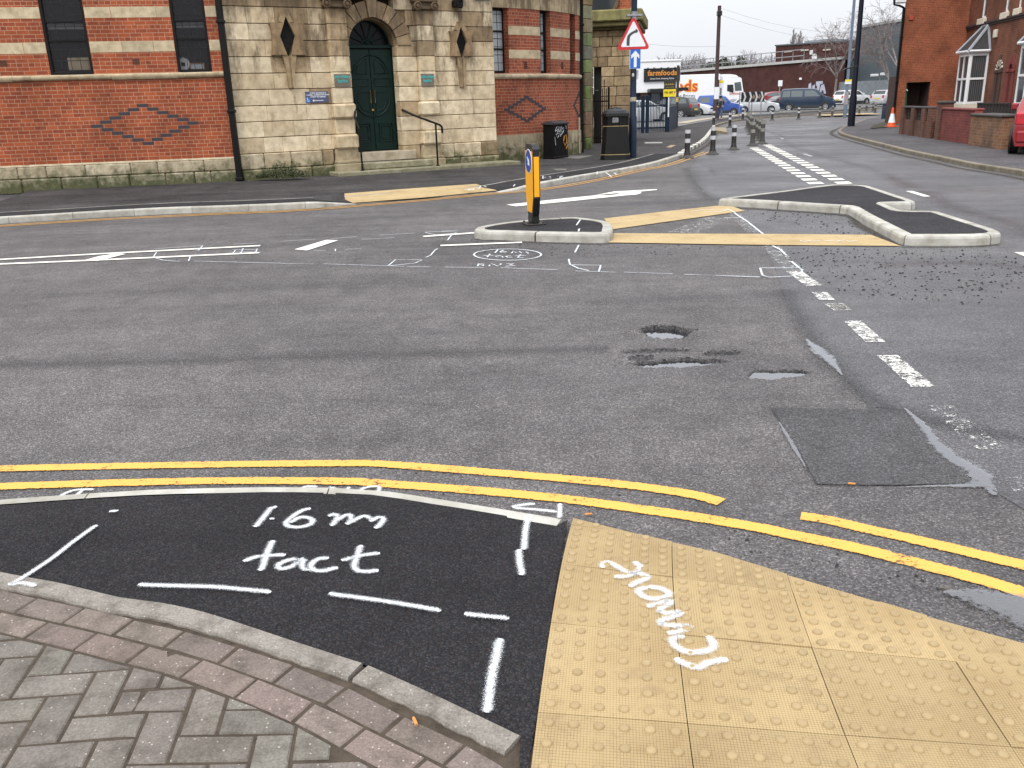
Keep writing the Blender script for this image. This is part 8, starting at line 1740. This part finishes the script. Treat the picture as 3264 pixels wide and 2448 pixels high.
for i in range(n):
    s = FP.L * i / n; zt = zT0 + (zT1 - zT0) * i / n; mb.prism([(s, .5), (s + .11, .5), (s + .11, zt - .1), (s + .055, zt), (s, zt - .1)], -.02, .0, 'y')
mb.build('pales', plain('galvanised_pale', (.30, .33, .35), (.2, .23, .25), 5, .5, .3), t); mb = MB(); mb.M = FP.M
for f in (.3, .85): mb.box(0, FP.L, .01, .06, .5 + (zT0 - .5) * f, .5 + (zT0 - .5) * f + .08)
mb.build('rails', M_STEEL, t); mb = MB(); mb.M = FP.M; zb_ = pz((1700, 1085))[1]; mb.box(-1, FP.L, .2, .5, 0, zb_, .02); mb.build('base_wall', plain('dark_base_wall', (.05, .04, .04), (.035, .03, .03), 3, .9), t)
q = pz((1775, 888)); t2_ = thing('camera_pole', 'slim post with white security cameras above the palisade fence', 'camera', tuple(FP.M @ Vector((q[0], 1.2, 0)))); mb = MB(); mb.M = local(t2_); mb.tube([(0, 0, .4), (0, 0, q[1] - .1)], .06, 8); mb.build('post', M_STEEL, t2_)
mb = MB(); mb.M = local(t2_); mb.box(-1.0, -.2, -.15, .1, q[1] - .1, q[1] + .16, .05); mb.box(.0, .7, -.15, .1, q[1] - .02, q[1] + .26, .05); mb.build('camera_housing', M_UPVC, t2_)
# ================================================================ bare winter trees
def tree(name, lb, base, height, seed, style='round', m=None, mt=None, levels=5, spread=.5, nmax=2600, trunk=.3, r0=.16, twig=.012, lean=(0, 0)):
    rnd = random.Random(seed); t = thing(name, lb, 'tree', base, group=None); tr, cr = MB(), MB(); cnt = [0]
    def seg(mb, p, q, a, b, n): mb.tube([p, q], [a, b], n, cap=False)
    def grow(p, d, L_, r, lev):
        if cnt[0] > nmax or lev > levels: return
        k = 3 if lev < 3 else 2; q = p
        for i in range(k):
            d = (d + Vector((rnd.gauss(0, .12), rnd.gauss(0, .12), rnd.gauss(.03 if style != 'weep' or lev < 3 else -.1, .07)))).normalized(); e = q + d * (L_ / k); r2 = max(twig, r * (1 - .32 / k)); seg(tr if lev < 2 else cr, q, e, r, r2, 6 if lev < 2 else 3); cnt[0] += 1; q, r = e, r2
            if lev > 0 and i < k - 1 and rnd.random() < .75 and lev < levels: branch(q, d, L_ * .6, r * .55, lev + 1)
        for _ in range(2 if lev else 4): branch(q, d, L_ * rnd.uniform(.62, .82), r * .68, lev + 1)
    def branch(p, d, L_, r, lev):
        a = rnd.uniform(0, 6.283); ang = rnd.uniform(.25, .75) * (spread * 2 if style != 'poplar' else .5); u = d.orthogonal().normalized(); v = d.cross(u); nd = (d * math.cos(ang) + (u * math.cos(a) + v * math.sin(a)) * math.sin(ang))
        if style == 'poplar': nd = (nd + Vector((0, 0, .7)))
        grow(p, nd.normalized(), L_, max(twig, r), lev)
    b0 = Vector((0, 0, 0)); d = Vector((lean[0], lean[1], 1)).normalized(); H_ = height * trunk; seg(tr, b0 - Vector((0, 0, .5)), d * H_ * .5, r0 * 1.25, r0, 8); seg(tr, d * H_ * .5, d * H_, r0, r0 * .85, 8)
    L0 = height * (1 - trunk) * .36
    if style == 'poplar':
        for i in range(44): p = d * (H_ * .5 + (height - H_ * .5) * i / 44); branch(p, d, height * .2 * (1.05 - i / 46), r0 * .2, 3)
        seg(tr, d * H_, d * height, r0 * .8, twig, 6)
    else:
        for i in range(4): branch(d * H_ * (1 - .08 * i), d, L0 * 1.3, r0 * .75, 1)
    zmax = max([v[2] for v in cr.v] + [1]); k = height / zmax
    for mm, nm, mtt in ((tr, 'trunk', mt), (cr, 'crown', m)):
        mm.v = [(v[0] * (k if style != 'poplar' else 1), v[1] * (k if style != 'poplar' else 1), v[2] * k) for v in mm.v]; o = mm.build(nm, mtt, t, fix=False); o.matrix_parent_inverse = Matrix.Identity(4)
    return t
M_TW = plain('winter_twigs', (.20, .165, .155), (.14, .115, .11), 3, .9, bmp=0); M_TR = plain('bare_bark', (.15, .12, .10), (.09, .07, .06), 6, .9); M_BIR = plain('birch_bark', (.30, .26, .24), (.14, .11, .10), 5, .8); M_TWF = plain('haze_pale_twigs', (.27, .25, .255), (.21, .195, .2), 3, .9, bmp=0); M_EVG = plain('dull_evergreen', (.07, .075, .05), (.04, .045, .032), 3, .9)  # far twigs coloured paler and greyer in place of distance haze
def tpos(c, p, Y): q = aty(*c(p), Y); return (q.x, Y, terr(Y))
def th(c, p, Y): return aty(*c(p), Y).z - terr(Y)
tree('birch_tree', 'bare birch with a pale trunk before the dark brick wall', tpos(z5, (1330, 1090), 99), th(z5, (1340, 50), 99), 5, 'weep', M_TW, M_BIR, 6, .5, 6500, .42, .17, .012, (.03, 0))
tree('birch_tree', 'leaning bare birch before the grey clad building', tpos(z5, (2040, 800), 91), th(z5, (1850, 40), 91), 9, 'weep', M_TW, M_BIR, 6, .5, 5200, .4, .12, .012, (-.22, 0))
tree('birch_tree', 'bare birch reaching up behind the house gable', tpos(z5, (2110, 700), 90), th(z5, (2000, -70), 90), 13, 'weep', M_TW, M_BIR, 6, .5, 5200, .4, .13, .012, (-.08, 0))
for i, (lb, c, px_, top, Y, st, sp) in enumerate((('slender bare poplar above the brick roof', z5, 850, 335, 190, 'poplar', .5), ('second slender bare poplar, right of the first', z5, 925, 355, 192, 'poplar', .5), ('round bare tree behind the roof railing', z5, 300, 570, 150, 'round', .6), ('small bare tree left of the brick storey', z5, 600, 615, 170, 'round', .55), ('low grey bare tree behind the shop sign', z4, 830, 345, 150, 'round', .6),
        ('tall bare tree behind the shop roof', z4, 1090, 280, 155, 'round', .5), ('dense bare tree right of the shop roof', z4, 1400, 310, 150, 'round', .6), ('bare tree beside the telegraph pole', z4, 1250, 330, 165, 'round', .5), ('broad bare tree right of the telegraph pole', z4, 2130, 240, 150, 'round', .65), ('wide bare tree over the shop sign', z4, 960, 330, 160, 'round', .6), ('thin bare tree above the lorry', z4, 1500, 370, 165, 'round', .6), ('hazy bare tree over the middle of the railing', z5, 110, 640, 160, 'round', .6), ('tall hazy bare tree behind the lorry roof', z4, 1330, 300, 168, 'round', .5), ('hazy bare tree over the end of the railing', z5, 440, 640, 160, 'round', .6), ('bare tree between two others over the long wall', z4, 1960, 330, 170, 'round', .5))):
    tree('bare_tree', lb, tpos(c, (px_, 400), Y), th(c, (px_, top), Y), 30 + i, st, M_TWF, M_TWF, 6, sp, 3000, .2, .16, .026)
def bush(name, lb, base, w_, h_, seed, m, n=1500):
    rnd = random.Random(seed); t = thing(name, lb, 'tree', base); mb = MB(); cl = [(rnd.gauss(0, .3) * w_, rnd.gauss(0, .25) * w_, h_ * rnd.uniform(.35, .85), rnd.uniform(.15, .3) * w_) for _ in range(16)]
    for _ in range(n):
        c = rnd.choice(cl); d = Vector((rnd.gauss(0, 1), rnd.gauss(0, 1), rnd.gauss(0, 1))).normalized(); p = Vector(c[:3]) + d * c[3] * rnd.uniform(.5, 1.1); u = d.orthogonal().normalized() * rnd.uniform(.12, .3); v = d.cross(u); mb.add([tuple(p + u), tuple(p + v), tuple(p - u), tuple(p - v)], [(0, 1, 2, 3)])
    mb.build('crown', m, t, fix=False).matrix_parent_inverse = Matrix.Identity(4); mb = MB(); mb.tube([(0, 0, -.3), (0, 0, h_ * .5)], [.2, .1], 8); mb.build('trunk', M_TR, t).matrix_parent_inverse = Matrix.Identity(4)
bush('evergreen_tree', 'dull green round tree right of the telegraph pole', tpos(z4, (1780, 500), 150), 4.2, th(z4, (1780, 350), 150), 3, M_EVG); bush('evergreen_tree', 'small dark evergreen left of the telegraph pole', tpos(z4, (1560, 500), 160), 3.0, th(z4, (1550, 425), 160), 4, M_EVG)
# ================================================================ the pedestrian
def skin(name, verts, edges, radii, m, parent, root=0, sub=2):
    me = bpy.data.meshes.new(name); me.from_pydata(verts, edges, []); me.materials.append(m); o = link(name, me, parent); md = o.modifiers.new('Skin', 'SKIN'); sb = o.modifiers.new('Subdivision', 'SUBSURF'); sb.levels = sub; sb.render_levels = sub; md.use_smooth_shade = True
    for i, r in enumerate(radii): d = me.skin_vertices[0].data[i]; d.radius = (r, r) if not isinstance(r, tuple) else r; d.use_root = (i == root)
    o.matrix_parent_inverse = Matrix.Identity(4); return o
px0, py0 = gt(*z4((1722, 1240)), .1); kk = (zat(z4((0, 903))[1], px0, py0) - terr(py0) - .1) / 1.76
ped = thing('person', 'pedestrian in a dark coat, cap and jeans walking past the telegraph pole', 'person', (px0, py0, terr(py0) + .12), R(-12)); ped.scale = (kk, kk, kk)
V = [(0, 0, .95), (0, .01, 1.15), (0, .01, 1.36), (0, 0, 1.46), (0, -.02, 1.54), (0, -.035, 1.62), (0, -.03, 1.70)]; Rr = [.13, .125, .13, .065, .06, (.078, .09), .06]; E_ = [(i, i + 1) for i in range(6)]
def chain(start, pts, rs):
    p = start
    for v, r in zip(pts, rs): V.append(v); Rr.append(r); E_.append((p, len(V) - 1)); p = len(V) - 1
    return p
chain(0, [(.09, -.02, .86), (.10, -.14, .50), (.10, -.10, .12), (.10, -.22, .05)], [.09, .062, .042, .036]); chain(0, [(-.09, .0, .86), (-.10, .03, .50), (-.10, .22, .16), (-.10, .14, .05)], [.09, .062, .042, .036])
h1 = chain(2, [(.19, 0, 1.38), (.25, .03, 1.12), (.20, -.16, 1.0), (.16, -.22, 1.0)], [.062, .046, .036, .03]); h2 = chain(2, [(-.19, 0, 1.38), (-.26, .05, 1.12), (-.22, -.12, .98), (-.17, -.19, .98)], [.062, .046, .036, .03])
for h, sg in ((h1, 1), (h2, -1)):
    b = Vector(V[h])
    for f in range(4): o_ = Vector((-sg * .02 + .012 * (f - 1.5) * sg, -.02, .022 * (1.5 - f))); chain(h, [tuple(b + o_), tuple(b + o_ + Vector((-sg * .02, -.04 - .006 * (f % 2), 0))), tuple(b + o_ + Vector((-sg * .045, -.045, -.005)))], [.011, .0095, .008])
    chain(h, [tuple(b + Vector((-sg * .01, .0, .03))), tuple(b + Vector((-sg * .03, -.03, .045)))], [.012, .009])
M_SKIN = plain('skin', (.42, .26, .19), (.36, .22, .16), 8, .6, bmp=.05); M_COAT = plain('dark_navy_coat', (.016, .019, .03), (.01, .012, .02), 14, .85); M_JEAN = plain('blue_denim', (.06, .085, .16), (.04, .06, .12), 20, .85); M_BOOT = plain('dark_brown_boot', (.03, .02, .017), (.02, .014, .012), 14, .6)
skin('body', V, E_, Rr, M_SKIN, ped)
skin('coat', [(0, 0, .84), (0, .01, 1.0), (0, .015, 1.2), (0, .01, 1.38), (0, 0, 1.47), (.19, 0, 1.39), (.255, .03, 1.12), (.215, -.12, 1.01), (-.19, 0, 1.39), (-.265, .05, 1.12), (-.235, -.09, .99)], [(0, 1), (1, 2), (2, 3), (3, 4), (3, 5), (5, 6), (6, 7), (3, 8), (8, 9), (9, 10)], [(.19, .15), (.18, .145), (.185, .15), (.18, .145), .085, .085, .068, .056, .085, .068, .056], M_COAT, ped, 1)
skin('jeans', [(0, 0, .92), (.09, -.02, .84), (.10, -.13, .50), (.10, -.10, .14), (-.09, 0, .84), (-.10, .03, .50), (-.10, .21, .18)], [(0, 1), (1, 2), (2, 3), (0, 4), (4, 5), (5, 6)], [.14, .105, .08, .065, .105, .08, .065], M_JEAN, ped)
for sg, a, b in ((1, (.10, -.08, .05), (.10, -.24, .04)), (-1, (-.10, .22, .12), (-.10, .10, .04))): skin('boot', [(a[0], a[1], a[2] + .12), a, b], [(0, 1), (1, 2)], [.055, .055, .048], M_BOOT, ped)
skin('cap', [(0, -.02, 1.69), (0, -.025, 1.745), (0, -.12, 1.685)], [(0, 1), (0, 2)], [(.098, .088), .07, (.08, .02)], M_COAT, ped)
skin('hair', [(0, .03, 1.62), (0, .045, 1.66)], [(0, 1)], [(.075, .06), .08], plain('dark_hair', (.02, .014, .012), (.012, .009, .008), 20, .6), ped)
mb = MB(); mb.lathe([(.001, 0), (.012, .008), (.014, .03), (.006, .045)], 8, Matrix.Translation((0, -.125, 1.60))); mb.box(-.025, .025, -.118, -.108, 1.565, 1.573); [mb.box(x - .012, x + .012, -.115, -.105, 1.632, 1.642) for x in (-.032, .032)]; mb.build('face', plain('face_features', (.22, .11, .085), (.1, .05, .04), 8, .6), ped).matrix_parent_inverse = Matrix.Identity(4)
mb = MB(); [mb.tube([(x, -.15, 1.1), (x, -.155, 1.3), (x * 1.1, -.09, 1.44), (x, .1, 1.44)], .02, 6) for x in (-.12, .12)]; mb.box(-.15, .15, .13, .28, 1.02, 1.42, .05); mb.build('rucksack', plain('grey_rucksack', (.16, .17, .18), (.1, .11, .12), 10, .7), ped).matrix_parent_inverse = Matrix.Identity(4)
